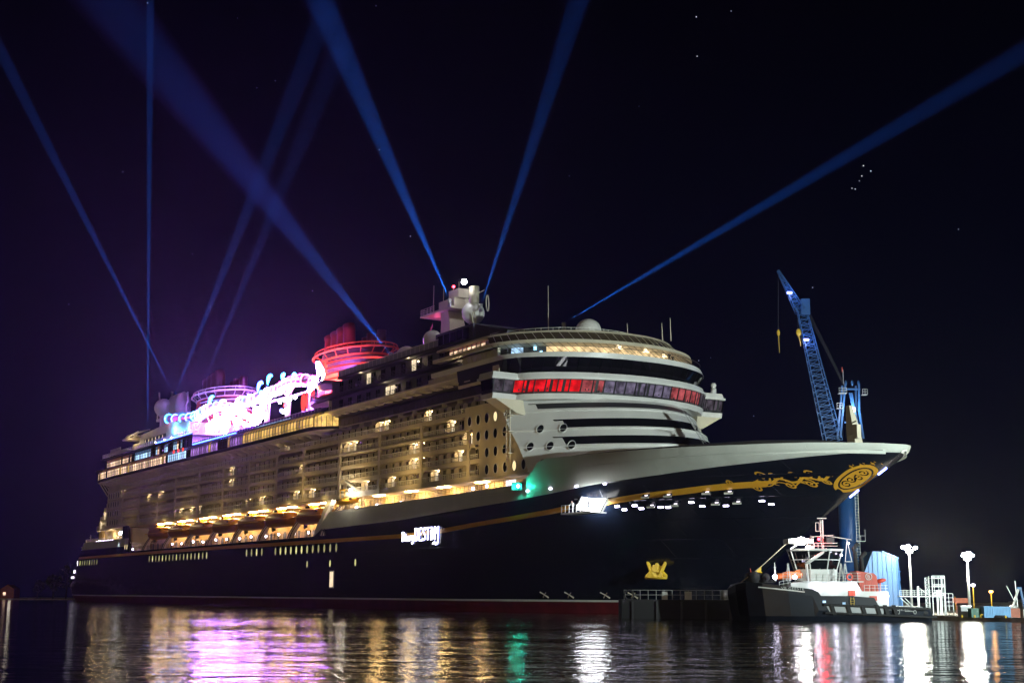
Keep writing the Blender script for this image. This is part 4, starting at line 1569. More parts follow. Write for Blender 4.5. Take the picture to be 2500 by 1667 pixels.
# parapet, lit open deck, fascia, canopy
l2 = front(10.5, 22.9, 19.9, 2.1, 40)
tier('parapet', 39.35, l1, 40.15, l2, 'white', -12)
l3 = front(4.0, 18.0, 17.6, 2.1, 40)
op = MB()
op.loft([[(x, y, 40.1) for (x, y) in l3], [(x, y, 42.0) for (x, y) in l3]], 0, close=False, smooth=True)
op.m = []
for k in range(40):
    op.m.append(0 if k > 9 else 1)
op.build('promenade_lounge', ['lit_warm', 'slate'], ship)
MB().box(8.6, 10.4, -16.2, -13.6, 40.1, 41.9).build('lounge_screen', 'lit_cool', ship)
MB().box(12.4, 12.8, -14.3, -14.0, 41.3, 41.9).build('video_screen', 'screen', ship)
MB().box(13.1, 13.6, -13.6, -13.4, 40.8, 41.1).build('video_screen', 'screen', ship)
for k in range(4):
    point('lounge_glow', (17.0 + (1 if k in (1, 2) else -1.5), -7 + 5.5 * k, 41.6), 130, (1.0, 0.80, 0.52), 0.2, ship)
l4 = front(8.0, 21.4, 19.6, 2.1, 40)
tier('fascia', 41.95, l4, 42.55, shift(l4, -0.3), 'cream', -12)
# raking posts in front of the lit deck and the glazing above
q2, q4 = resample(l2, 40), resample(l4, 40)
rp = MB()
for k in range(1, 40):
    rp.bar((q2[k][0] - 0.1, q2[k][1], 40.1), (q4[k][0] - 0.5, q4[k][1] - 0.7, 42.0), 0.055)
rp.tube([(x - 0.2, y, 41.1) for (x, y) in q2], 0.05, 4)
rp.build('raking_post', 'dark_rail', ship)
l5, l6 = front(6.5, 20.4, 18.9, 2.1, 40), front(4.0, 18.4, 18.0, 2.1, 40)
ug = MB()
ug.loft([[(x, y, 42.6) for (x, y) in l5], [(x, y, 44.2) for (x, y) in l6]], 0, close=False)
ug.build('skylight_glazing', 'arch_glass', ship)
q5, q6 = resample(l5, 34), resample(l6, 34)
for k in range(1, 34):
    MB().bar((q5[k][0] + 0.05, q5[k][1], 42.55), (q6[k][0] + 0.05, q6[k][1], 44.2), 0.07).build('glazing_bar', 'cream', ship)
tier('roof', 44.2, front(3.0, 18.8, 18.4, 2.1, 40), 44.55, front(3.0, 18.5, 18.2, 2.1, 40), 'cream', -13)
tier('roof_crown', 44.55, front(0.0, 15.0, 15.5, 2.1, 40), 45.3, front(-2.0, 12.0, 13.0, 2.1, 40), 'cream', -13)
rail_run([(x - 1, y, 45.0) for (x, y) in front(0.0, 14.0, 14.5, 2.1, 16)], 1.0, 2, 2.0, 0.06, 'rail', 'deck_rail')
# starboard side of these tiers: sweeping band with a lit window row and a lit balcony
sb = MB()
sb.box(-12, 9, -18.9, -18.2, 41.95, 42.7)
sb.box(-13, 4, -18.2, -17.4, 44.15, 44.5)
sb.box(-3.5, 8, -18.4, -17.9, 40.0, 41.95)
sb.box(-14, 11, -19.3, -18.7, 38.7, 39.3)
sb.build('side_band', 'cream', ship)
for k in range(9):
    o = link('pane', pane2['lit_rose'] if k > 0 else pane2['arch_glass'], ship, (-11.5 + 1.55 * k, -17.4, 42.7))
    o.scale = (1, 1, 0.55)
rail_run([(-14, -19.0, 39.2), (2, -19.2, 39.3)], 1.0, 3, 1.5, 0.07, 'dark_rail', 'deck_rail')
sg = MB()
for k in range(7):
    sg.bar((-3.0 + 1.6 * k, -18.55, 40.1), (-3.8 + 1.6 * k, -18.5, 41.9), 0.06)
sg.build('side_bar', 'cream', ship)

# ------------------------------------------------------------------ top block, mast, aerials
tk = MB()
tk.box(-27, -13.0, -11.0, 11.0, 45.1, 50.3, 0)
tk.box(-26.2, -14.0, -11.12, -10.9, 46.6, 49.8, 1)
for k in range(6):
    tk.box(-26.2 + 2.4 * k, -26.0 + 2.4 * k, -11.2, -10.9, 46.6, 49.8, 0)
tk.prism([(-13, 50.2), (-13, 45.3), (2, 45.3), (-6, 48.3)], 'y', -10.5, 10.5, 0)
tk.build('wheelhouse_top', ['slate', 'black_glass'], ship)
ms = MB()
ms.loft([[(-39 + hx_ * 1.0 + dx, hy, z) for (dx, hy) in ((-w, -w), (w, -w), (w, w), (-w, w))] for (z, w, hx_) in ((50.3, 2.4, 0), (56, 1.7, -1.4), (58.6, 1.5, -2.2))], 0, cap1=True)
ms.box(-49.5, -36.5, -2.6, 2.6, 58.2, 58.6, 0)
ms.box(-43, -36.6, -1.8, 1.8, 58.6, 60.4, 0)
ms.box(-40, -36.0, -1.2, 1.2, 60.4, 62.2, 0)
ms.box(-46, -38, -3.4, 3.4, 52.4, 52.7, 0)
ms.bar((-36, 0, 60.0), (-28, 0, 60.4), 0.12, 0)
ms.tube([(-31, -0.5, 58.5), (-31, -0.5, 61.6)], 1.0, 8, 0)
for (x, h0, h1) in ((-48.6, 58.6, 65.2), (-44.4, 58.6, 63.9), (-38, 62.2, 64.0), (-40.2, 60.2, 63.2)):
    ms.bar((x, 0, h0), (x, 0, h1), 0.09, 0)
for zz in (0.4, 0.8, 1.2):
    ms.bar((-49.4, -2.5, 58.6 + zz), (-43.5, -2.5, 58.6 + zz), 0.07, 0)
    ms.bar((-49.4, -2.5, 58.6 + zz), (-49.4, 2.5, 58.6 + zz), 0.07, 0)
for k in range(5):
    ms.bar((-49.4 + 1.4 * k, -2.5, 58.6), (-49.4 + 1.4 * k, -2.5, 59.8), 0.06, 0)
    ms.bar((-33 + 0.8 * k, -1.2, 58.4), (-33 + 0.8 * k, -1.2, 61.5), 0.06, 0)
ms.build('mast', 'cream', ship)
MB().ball((-40.2, 0, 63.4), 0.28).build('mast_lamp', 'lamp_red', ship)
point('mast_red_glow', (-46, -0.5, 57.2), 90, (1.0, 0.1, 0.2), 0.2, ship)
MB().ball((-30.6, -3.0, 62.2), 0.55, 0).build('mast_lamp', 'lamp_white', ship)
point('mast_glow', (-30.6, -3.8, 62.4), 700, (0.85, 0.86, 1.0), 0.4, ship)
for (x, y, z, r) in ((-25.0, -1, 57.2, 1.5), (-28.0, -2.2, 54.5, 1.4)):
    MB().tube([(x + r * math.sin(2 * PI * k / 18) * 0.75, y - r * math.sin(2 * PI * k / 18) * 0.65, z + r * math.cos(2 * PI * k / 18)) for k in range(18)], 0.13, 6, closed=True).build('horn_ring', 'cream', ship)
fl = MB().add([(0, 0, 0), (-1.2, 0.1, -1.2), (-2.4, -0.1, -3.0), (-2.0, 0.1, -3.4), (-0.9, 0, -1.9), (0, 0, -1.2)], [(0, 1, 4, 5), (1, 2, 3, 4)], 0)
fl.build('signal_flag', 'cloth_red', ship, (-47.0, -1, 57.2))
for (x, y, z0, z1) in ((-5.2, 0, 45.5, 57.0), (13, 4, 45, 47.6), (16, 9, 44.6, 47.6), (17, 10, 44.5, 48.5)):
    MB().tube([(x, y, z0), (x - 0.15, y, z1)], [0.12, 0.05], 5).build('whip_antenna', 'cream', ship)

# ------------------------------------------------------------------ funnels
def funnel(xc, zb, lit):
    A, B = 13.6, 6.7
    N = 40

    def ring(z, s, dx=0):
        return [(xc + dx + A * s * math.cos(2 * PI * k / N), B * s * math.sin(2 * PI * k / N), z) for k in range(N)]
    b = MB()
    b.loft([ring(zb, 1.03), ring(zb + 6, 1.0), ring(zb + 8.2, 0.98)], 0, smooth=True)
    # black louvred recess on the forward part
    fo = b.build('funnel', 'funnel_red', ship)
    lv = MB()
    for q in range(4):
        z = zb + 3.2 + 1.25 * q
        sel = [k for k in range(N) if math.cos(2 * PI * k / N) > -0.15]
        sel = sorted(sel, key=lambda k: (k + N // 2) % N)
        lv.tube([(xc + (A + 0.25) * math.cos(2 * PI * k / N), (B + 0.25) * math.sin(2 * PI * k / N), z) for k in sel], 0.2, 5, 0)
    lv.build('funnel_louvre', 'funnel_strip' if lit else 'rail', fo)
    bk = MB()
    for k in sel[:-1]:
        k2 = (k + 1) % N
        p0 = (xc + (A + 0.06) * math.cos(2 * PI * k / N), (B + 0.06) * math.sin(2 * PI * k / N))
        p1 = (xc + (A + 0.06) * math.cos(2 * PI * k2 / N), (B + 0.06) * math.sin(2 * PI * k2 / N))
        bk.add([(*p0, zb + 2.6), (*p1, zb + 2.6), (*p1, zb + 7.6), (*p0, zb + 7.6)], [(0, 1, 2, 3)], 0)
    bk.build('funnel_grille', 'pipe_dark', fo)
    rm = MB()
    r1, r2, r3 = ring(zb + 8.0, 1.0), ring(zb + 9.3, 1.17), ring(zb + 10.3, 1.12)
    rm.loft([ring(zb + 8.2, 0.9), ring(zb + 9.0, 0.92), ring(zb + 10.0, 0.9)], 1, smooth=True, cap1=True)
    rm.tube(r1, 0.16, 5, 0, closed=True)
    rm.tube(r2, 0.26, 6, 0, closed=True)
    rm.tube(r3, 0.16, 5, 0, closed=True)
    for k in range(0, N, 2):
        rm.bar(r1[k], r2[k], 0.14, 0)
        rm.bar(r2[k], r3[k], 0.10, 0)
    rm.build('funnel_rim', ['funnel_red' if lit else 'rail', 'pipe_dark'], fo)
    for k in range(4):
        MB().tube([(xc - 10.4 + 3.4 * k, -1.5, zb + 9.5), (xc - 10.4 + 3.4 * k, -1.5, zb + 14.0 + 0.35 * k), (xc - 10.9 + 3.4 * k, -1.5, zb + 15.1 + 0.4 * k)], 1.45, 14).build('exhaust_pipe', 'pipe_red' if lit else 'pipe_dark', fo)
    for k in range(4):
        MB().tube([(xc + 2.5 + 2.6 * k, 1.5, zb + 9.5), (xc + 2.5 + 2.6 * k, 1.5, zb + 13.2 + 0.6 * (k % 2))], 1.1, 12).build('exhaust_pipe', 'pipe_dark', fo)
    return fo


funnel(-86.0, 46.6, True)
funnel(-171.5, 47.4, False)
point('funnel_glow', (-93, -12.5, 50.0), 12000, (1.0, 0.42, 0.06), 0.6, ship)
point('funnel_glow', (-102, -9.5, 51.5), 7000, (1.0, 0.38, 0.08), 0.6, ship)
point('funnel_glow', (-84, -12.0, 49.5), 9000, (1.0, 0.38, 0.06), 0.6, ship)
point('funnel_rim_glow', (-98, -4.0, 57.0), 600, (1.0, 0.06, 0.10), 0.5, ship)
point('funnel_rim_glow', (-80, -5.0, 57.0), 400, (1.0, 0.05, 0.06), 0.5, ship)
point('funnel_glow', (-178, -13.5, 50.0), 900, (1.0, 0.05, 0.30), 0.6, ship)
point('bay_glow', (-71, -15.5, 44.6), 520, (1.0, 0.30, 0.12), 0.3, ship)

# ------------------------------------------------------------------ water slide, a chain of glowing rings and tubes
SP = [(-184.5, 51.0), (-176, 50.2), (-165.5, 49.8), (-156, 49.3), (-150.7, 49.2), (-146, 49.6), (-141.6, 50.0), (-136.8, 48.4), (-131, 48.6), (-125.3, 48.8), (-119, 48.2), (-114.5, 48.6), (-111.5, 49.6), (-107, 49.9), (-99.3, 50.2), (-89.6, 49.6), (-83.5, 48.9), (-79.5, 47.9)]


def slide_y(i):
    return -11.5 + 1.6 * math.sin(i * 1.1)


SPT = [(x, slide_y(i), z) for i, (x, z) in enumerate(SP)]
# smooth it
fine = []
for i in range(len(SPT) - 1):
    p0, p1, p2, p3 = [Vector(SPT[max(0, min(len(SPT) - 1, i + d))]) for d in (-1, 0, 1, 2)]
    for k in range(6):
        t = k / 6
        fine.append(0.5 * ((2 * p1) + (-p0 + p2) * t + (2 * p0 - 5 * p1 + 4 * p2 - p3) * t * t + (-p0 + 3 * p1 - 3 * p2 + p3) * t ** 3))
slide = link('water_slide', MB().tube([tuple(p) for p in fine], 1.15, 12, 0).mesh('water_slide', ['white']), ship)
mat('slide_glass', (0.30, 0.55, 0.85), 0.15, spec=0.6)
mat('slide_red', (0.55, 0.03, 0.10), 0.3)
slide.data.materials.append(MATS['slide_glass'])
slide.data.materials.append(MATS['slide_red'])
for p_ in slide.data.polygons:
    cx0 = p_.center.x
    p_.material_index = 1 if cx0 < -158 else (2 if -106 < cx0 < -82 else 0)
for i in range(0, len(fine), 3):
    p = fine[i]
    d = (fine[min(i + 1, len(fine) - 1)] - fine[max(i - 1, 0)]).normalized()
    a = d.cross(Vector((0, 0, 1))).normalized()
    b = a.cross(d)
    m_ = ('ring_cyan', 'ring_blue')[(i // 3) % 2] if p.x < -150 else ('slide_white', 'ring_white', 'ring_blue')[(i // 3) % 3] if p.x < -108 else 'ring_magenta' if i % 2 else 'ring_white'
    MB().tube([tuple(p + 1.3 * (math.cos(2 * PI * k / 14) * a + math.sin(2 * PI * k / 14) * b)) for k in range(14)], 0.13, 5, closed=True).build('light_ring', m_, slide)
# light band running along the underside of the tube over the funnel side
MB().tube([tuple(p + Vector((0, -0.6, -1.15))) for p in fine if -147 < p.x < -82], 0.24, 6).build('light_band', 'slide_white', slide)
MB().tube([tuple(p + Vector((0, -1.2, 0.2))) for p in fine if -104 < p.x < -84], 0.4, 6).build('light_band', 'ring_magenta', slide)
# second, lower run of the slide with big bright windows of tube
low = []
for k in range(40):
    t = k / 39
    low.append((-146 + 36 * t, -13.0 + 2.0 * math.sin(t * 9), 45.0 + 1.4 * math.sin(t * 14) + 1.0 * t))
MB().tube(low, 0.75, 10, 0).build('slide_run', 'slide_white', slide)
MB().tube([(p[0], p[1] - 0.4, p[2] - 2.0) for p in low], 0.45, 8).build('slide_run', 'slide_white', slide)
tr_ = MB()
for k in range(0, 39, 3):
    a_, b_ = low[k], low[min(39, k + 3)]
    tr_.tube([(a_[0], a_[1] - 1.0, 39.0), (b_[0], b_[1] - 1.0, b_[2])], 0.16, 5)
    tr_.tube([(b_[0], b_[1] - 1.0, 39.0), (a_[0], a_[1] - 1.0, a_[2])], 0.16, 5)
tr_.build('slide_truss', 'white', slide)
# loops and crescents carried on the slide
for (x, z, r, a0, m_) in ((-146.5, 50.6, 2.3, 0.5, 'ring_cyan'), (-106.5, 51.5, 1.6, 0.7, 'ring_cyan'), (-112.5, 50.4, 1.8, 0.8, 'ring_blue'), (-98.2, 51.3, 1.0, 0.7, 'ring_cyan'), (-91.8, 50.9, 0.6, 0.7, 'ring_cyan')):
    MB().tube([(x - r * math.cos(a0 + 2.6 * k / 12 - 1.0), -12.2, z + r * math.sin(a0 + 2.6 * k / 12 - 1.0)) for k in range(13)], [0.1 + 0.34 * math.sin(PI * k / 12) for k in range(13)], 6).build('crescent_light', m_, slide)
# spiral end against the funnel
sp_ = []
for k in range(30):
    t = k / 29
    sp_.append((-81.5 + 4.0 * t + 1.0 * math.sin(t * 5), -12.2 - 0.8 * math.cos(t * 5), 46.2 + 6.0 * t))
MB().tube(sp_, [0.45 + 0.4 * math.sin(k / 29 * PI) for k in range(30)], 10, 0).build('slide_spiral', 'slide_white', slide)
# steel carrying it
sf = MB()
for (x, zt) in ((-178, 50.0), (-168, 49.0), (-158, 48.6), (-146, 48.6), (-138, 47.4), (-128, 47.6), (-118, 47.4)):
    sf.tube([(x, -12, 42.3 if x < -141 else 38.7), (x, -11.5, zt)], 0.28, 8)
    for s_ in (-1, 1):
        sf.tube([(x, -12.2, zt - 3.6), (x + 4.0 * s_, -12.2, zt - 0.8)], 0.16, 6)
for (x, zt) in ((-109.8, 49.0), (-97.0, 49.4), (-84.0, 48.0)):
    sf.tube([(x, -11.5, 38.7), (x, -11.2, zt)], 0.62, 10)
sf.tube([(-109.8, -11.5, 47.0), (-84, -11.5, 46.6)], 0.3, 6)
for s_ in (-1, 1):
    sf.tube([(-97.0, -11.5, 46.7), (-97 + 4.2 * s_, -11.5, 49.2)], 0.2, 6)
sf.box(-150, -140, -14, -9, 42.3, 42.6)
sf.build('slide_frame', 'white', slide)
stz = MB()
for k in range(14):
    stz.box(-156 + 0.55 * k, -155.4 + 0.55 * k, -15.4, -13.6, 42.3 + 0.42 * k, 42.4 + 0.42 * k)
stz.bar((-156, -15.4, 43.4), (-148.5, -15.4, 49.2), 0.08)
stz.bar((-156, -15.4, 42.3), (-148.5, -15.4, 48.1), 0.1)
stz.build('slide_stair', 'white', slide)
for (x, z) in ((-97.0, 43.8), (-109.5, 44.0)):
    for (dx, dz, m_) in ((-1.3, 0, 'lamp_blue'), (0, -0.3, 'lamp_white'), (1.2, -0.2, 'lamp_violet'), (1.1, 0.9, 'lamp_red')):
        MB().ball((x + dx, -12.4, z + dz), 0.5, 0, 10, 6).build('flood_lamp', m_, slide)
for (x, z) in ((-87.2, 44.5), (-84.7, 44.7), (-82.2, 44.9)):
    MB().ball((0, 0, 0), 1.0, 0, 14, 10, (0.75, 0.5, 2.1)).tube([(0, 0, -6.0), (0, 0, -2.0)], 0.35, 8, 1).build('lantern', ['funnel_strip', 'white'], ship, (x, -11.8, z))
for k in range(4):
    MB().ball((-101.5 + 3.0 * k, -11.6, 46.2), 0.36).build('bulb', 'lamp_white', slide)
pd = MB()
pd.loft([[(-148.5 + 6.2 * math.cos(PI * q / 16), -14.2 + s_ * 3.4, 38.7 + 4.0 * math.sin(PI * q / 16)) for q in range(17)] for s_ in (-1, -0.5, 0, 0.5, 1)], 0, close=False, smooth=True)
pd.build('pink_dome', 'white', ship)
cyd = MB().ball((-170, -9.5, 44.6), 5.2, 0, 18, 10, (1, 0.5, 0.75))
cyd.build('splash_pool_shell', 'slide_glass', ship)

# deck around the slide, glass rails
MB().box(-141, -61, -19.0, 19.0, 38.55, 38.72).build('pool_deck', 'cream', ship)
rg = MB()
for k in range(48):
    x = -141 + 1.66 * k
    rg.box(x + 0.06, x + 1.58, -18.75, -18.71, 38.85, 39.95, 0)
    rg.bar((x, -18.73, 38.7), (x, -18.73, 40.1), 0.08, 1)
rg.bar((-141, -18.73, 40.1), (-61.3, -18.73, 40.1), 0.08, 1)
mat('rail_glass', (0.20, 0.12, 0.30), 0.1, spec=0.6)
rg.build('glass_rail', ['rail_glass', 'rail'], ship)
# coloured floodlights on the pool deck (the bright heads are the flood_lamp and bulb parts)
for (x, y, z, p, c) in ((-172, -15, 46.5, 2200, (0.10, 0.45, 1.0)), (-160, -14.5, 45.5, 1500, (0.12, 0.35, 1.0)), (-146, -16, 41.5, 1500, (1.0, 0.40, 0.85)), (-134, -16, 44, 2500, (0.75, 0.65, 1.0)), (-122, -16, 43.5, 2500, (0.80, 0.60, 1.0)), (-111, -15, 44.4, 1400, (0.75, 0.35, 1.0)), (-97, -14, 44.2, 800, (0.75, 0.25, 1.0)), (-86, -15.5, 42, 600, (1.0, 0.10, 0.60)), (-120, -19.6, 41.0, 900, (0.25, 0.20, 1.0)), (-140, -19.8, 41.5, 900, (0.15, 0.30, 1.0)), (-100, -19.5, 41.0, 600, (0.55, 0.12, 1.0))):
    point('pool_flood', (x, y, z), p, c, 0.5, ship)
# stage wash lights on the pool deck, turned up into the night air
for (x, p, c, a) in ((-92, 120000, (0.05, 0.005, 0.85), 100), (-116, 260000, (0.07, 0.004, 0.95), 110), (-142, 300000, (0.03, 0.006, 1.0), 110), (-174, 300000, (0.01, 0.012, 1.0), 110)):
    MB().tube([(x, -4, 53.2), (x, -4, 54.0)], [0.5, 0.6], 10).build('wash_light', 'steel', ship)
    spot('wash_light_lamp', (x, -4, 54.1), (x, -4.2, 90), p, c, a, 0.4, 0.8, ship)
# searchlight heads
SEARCH = [(-36.0, -3.2, 59.2), (-27.5, -1.0, 57.0), (1.2, -1.0, 48.6), (-65.0, -1.5, 53.0), (-206.5, -4, 61.6), (-238.8, -1, 49.1), (-212.0, -2, 59.6), (-184.0, -2, 61.6)]
sl_ = MB().tube([(0, 0, -0.5), (0, 0, 0.5)], [0.3, 0.4], 10, 0).box(-0.5, 0.5, -0.15, 0.15, -1.0, -0.5, 0).mesh('searchlight', ['steel'])
for p in SEARCH:
    link('searchlight', sl_, ship, p)

# ================================================================== LIFEBOATS (hang from the ship: things of their own)
def lifeboat_hull():
    rings = []
    L = 7.9
    for k in range(17):
        t = -1 + 2 * k / 16
        w = 2.1 * (1 - abs(t) ** 6) ** 0.6 + 0.02
        keel = 16.5 + 0.75 * abs(t) ** 7
        rings.append([(L * t, 0, keel)] + [(L * t, s_ * w * f_, z) for (f_, z) in ((0.55, keel + 0.15), (0.92, keel + 0.7), (1.0, keel + 1.15), (1.0, 18.1)) for s_ in (-1,)] + [(L * t, w, 18.1), (L * t, w, keel + 1.15), (L * t, 0.92 * w, keel + 0.7), (L * t, 0.55 * w, keel + 0.15)])
    return rings


lh = MB().loft(lifeboat_hull(), 0, smooth=True, cap0=True, cap1=True).mesh('boat_hull', ['orange_boat'])
lcn = MB()
rings = []
for k in range(17):
    t = -1 + 2 * k / 16
    w = 2.08 * (1 - abs(t) ** 6) ** 0.6 + 0.02
    h = 1.6 * (1 - abs(t) ** 7) ** 0.5
    rings.append([(7.8 * t, w * math.cos(PI * q / 10), 18.1 + h * math.sin(PI * q / 10) ** 0.6) for q in range(11)])
lcn.loft(rings, 0, close=False, smooth=True)
lcm = lcn.mesh('boat_canopy', ['orange_boat'])
lbt = MB().tube([(-7.3, -2.16, 18.1), (7.3, -2.16, 18.1)], 0.10, 6).mesh('boat_fender', ['boat_yellow'])
lbc = MB().box(-3.6, -1.2, -0.9, 0.9, 19.5, 20.35, 0).box(-3.65, -3.5, -0.75, 0.75, 19.75, 20.2, 1).box(-3.4, -1.4, -0.93, -0.85, 19.8, 20.2, 1).mesh('boat_cockpit', ['boat_yellow', 'black_glass'])
lbh = MB().box(4.6, 5.0, -2.16, -1.8, 18.7, 19.05).mesh('boat_hatch', ['dark'])
lbd = MB().tube([(-4.5, 0, 19.4), (-4.5, 0.4, 20.75)], 0.12, 6).tube([(4.5, 0, 19.4), (4.5, 0.4, 20.75)], 0.12, 6).mesh('boat_falls', ['dark'])
lbp = MB().box(-5.6, -4.9, -0.35, 0.35, 15.95, 16.6).box(-5.9, -5.5, -0.1, 0.1, 15.8, 16.6).mesh('boat_propeller_guard', ['dark'])
LB_LABEL = ['orange enclosed lifeboat beside the dark fin post, sternmost in the row', 'orange lifeboat second in the row from the dark fin post', 'orange lifeboat third from the fin post above people leaning on the rail', 'middle orange lifeboat of the row of seven', 'orange lifeboat fifth from the fin post, two short of the white brace', 'orange lifeboat with blue gleam on its canopy, second from the white brace', 'orange lifeboat next to the sloping white brace, nearest the bow']
for i, x in enumerate(LB_X):
    t = thing('lifeboat', LB_LABEL[i], 'lifeboat', tuple(S2W(x, -17.75, 0)), SHIP_ROT, 'lifeboats hanging over the lit promenade')
    link('hull', lh, t)
    link('canopy', lcm, t)
    link('fender', lbt, t)
    link('cockpit', lbc, t)
    link('hatch', lbh, t)
    link('falls', lbd, t)
    link('propeller_guard', lbp, t)

rb = thing('rescue_boat', 'small yellow rescue boat with open cab slung from a white crane arm', 'rescue boat', tuple(S2W(-47.0, -18.6, 19.4)), SHIP_ROT)
b = MB()
rings = []
for k in range(11):
    t = -1 + 2 * k / 10
    w = 1.25 * (1 - max(0, t) ** 2.4) ** 0.6 + 0.02
    rings.append([(3.6 * t, -w, 1.1 + 0.35 * max(0, t) ** 2), (3.6 * t, -w * 0.8, 0.4 + 0.4 * max(0, t) ** 3), (3.6 * t, 0, 0.1 + 0.8 * max(0, t) ** 3), (3.6 * t, w * 0.8, 0.4 + 0.4 * max(0, t) ** 3), (3.6 * t, w, 1.1 + 0.35 * max(0, t) ** 2)])
b.loft(rings, 0, smooth=True, cap0=True)
b.build('hull', 'boat_yellow', rb)
b = MB().box(-2.6, -0.6, -0.8, 0.8, 2.9, 3.15)
for (x, y) in ((-2.5, -0.75), (-2.5, 0.75), (-0.7, -0.75), (-0.7, 0.75)):
    b.bar((x, y, 1.2), (x, y, 3.0), 0.1)
b.box(-2.4, -0.8, -0.7, 0.7, 1.1, 1.5)
b.build('cab', 'boat_yellow', rb)
MB().tube([(3.0, -0.9, 1.1), (-3.3, -1.15, 1.05)], 0.16, 6).build('fender', 'dark', rb)
b = MB().tube([(-42.2, -18.0, 19.0), (-42.2, -18.0, 21.4), (-46.8, -19.6, 24.0)], [0.4, 0.36, 0.24], 8).bar((-46.8, -19.6, 24.0), (-44.0, -18.6, 24.2), 0.12)
b.bar((-46.5, -19.5, 23.9), (-47.0, -18.6, 22.4), 0.05)
b.build('rescue_davit', 'white', ship)
point('rescue_boat_glow', (-45, -20.5, 21.5), 900, (1.0, 0.88, 0.66), 0.3, ship)

# ================================================================== PEOPLE
def person_mesh(name, joints, edges, radii, mats_, root, zs):
    me = bpy.data.meshes.new(name + '_cage')
    names = list(joints)
    me.from_pydata([joints[k] for k in names], [(names.index(a), names.index(b)) for a, b in edges], [])
    o = bpy.data.objects.new('cage', me)
    scene.collection.objects.link(o)
    md = o.modifiers.new('skin', 'SKIN')
    sv = me.skin_vertices[0].data
    for i, k in enumerate(names):
        r = radii[k]
        sv[i].radius = (r, r) if not isinstance(r, tuple) else r
        sv[i].use_root = (k == root)
    sb_ = o.modifiers.new('sub', 'SUBSURF')
    sb_.levels = 1
    sb_.render_levels = 1
    dg = bpy.context.evaluated_depsgraph_get()
    dg.update()
    out = bpy.data.meshes.new_from_object(o.evaluated_get(dg))
    out.name = name
    bpy.data.objects.remove(o)
    out.materials.clear()
    for m_ in mats_:
        out.materials.append(MATS[m_])
    for p in out.polygons:
        z = p.center.z
        y = abs(p.center.x)
        p.material_index = 2 if z > zs[1] or (z < zs[2] and y > 0.2 and z > 0.5 and p.center.y < -0.05 and False) else (0 if z < zs[0] else 1)
        p.use_smooth = True
    return out


BASE_J = {'pelvis': (0, 0, 0.93), 'waist': (0, 0, 1.08), 'chest': (0, 0.0, 1.30), 'neck': (0, 0, 1.47), 'head': (0, -0.02, 1.60), 'crown': (0, -0.01, 1.70),
          'hipL': (0.10, 0, 0.88), 'kneeL': (0.11, -0.03, 0.48), 'ankL': (0.11, 0.02, 0.09), 'toeL': (0.12, -0.14, 0.03),
          'hipR': (-0.10, 0, 0.88), 'kneeR': (-0.11, -0.03, 0.48), 'ankR': (-0.11, 0.02, 0.09), 'toeR': (-0.12, -0.14, 0.03),
          'shL': (0.20, 0, 1.40), 'elL': (0.26, 0.03, 1.13), 'wrL': (0.27, -0.06, 0.90), 'haL': (0.27, -0.09, 0.80),
          'shR': (-0.20, 0, 1.40), 'elR': (-0.26, 0.03, 1.13), 'wrR': (-0.27, -0.06, 0.90), 'haR': (-0.27, -0.09, 0.80)}
BASE_E = [('pelvis', 'waist'), ('waist', 'chest'), ('chest', 'neck'), ('neck', 'head'), ('head', 'crown'), ('pelvis', 'hipL'), ('hipL', 'kneeL'), ('kneeL', 'ankL'), ('ankL', 'toeL'), ('pelvis', 'hipR'), ('hipR', 'kneeR'), ('kneeR', 'ankR'), ('ankR', 'toeR'), ('chest', 'shL'), ('shL', 'elL'), ('elL', 'wrL'), ('wrL', 'haL'), ('chest', 'shR'), ('shR', 'elR'), ('elR', 'wrR'), ('wrR', 'haR')]
BASE_R = {'pelvis': (0.15, 0.11), 'waist': (0.14, 0.10), 'chest': (0.17, 0.12), 'neck': 0.06, 'head': 0.105, 'crown': 0.08, 'hipL': 0.10, 'kneeL': 0.065, 'ankL': 0.045, 'toeL': 0.04, 'hipR': 0.10, 'kneeR': 0.065, 'ankR': 0.045, 'toeR': 0.04, 'shL': 0.07, 'elL': 0.05, 'wrL': 0.036, 'haL': 0.04, 'shR': 0.07, 'elR': 0.05, 'wrR': 0.036, 'haR': 0.04}


def pose(**kw):
    j = dict(BASE_J)
    j.update(kw)
    return j


POSES = {
    'rail': pose(chest=(0, -0.08, 1.28), neck=(0, -0.14, 1.44), head=(0, -0.18, 1.56), crown=(0, -0.18, 1.66), shL=(0.20, -0.09, 1.37), shR=(-0.20, -0.09, 1.37), elL=(0.27, -0.16, 1.14), wrL=(0.20, -0.38, 1.14), haL=(0.15, -0.45, 1.15), elR=(-0.27, -0.16, 1.14), wrR=(-0.20, -0.38, 1.14), haR=(-0.15, -0.45, 1.15)),
    'stand': pose(),
    'point': pose(elL=(0.40, -0.10, 1.22), wrL=(0.52, -0.24, 1.06), haL=(0.58, -0.28, 0.99), kneeR=(-0.12, -0.10, 0.49), ankR=(-0.14, 0.06, 0.09)),
}
PM = {}


def person(label, pos, face, pose_='rail', top='cloth_dark', legs='cloth_dark', s=1.0, group=None, ship_frame=True):
    key = (pose_, top, legs)
    if key not in PM:
        PM[key] = person_mesh('person', POSES[pose_], BASE_E, BASE_R, [legs, top, 'skin'], 'pelvis', (0.92, 1.46 if pose_ != 'rail' else 1.42, 0))
    p = S2W(*pos) if ship_frame else Vector(pos)
    o = link('person', PM[key], None, tuple(p), (SHIP_ROT if ship_frame else 0) + face, label, 'person', group)
    o.scale = (s, s, s)
    return o


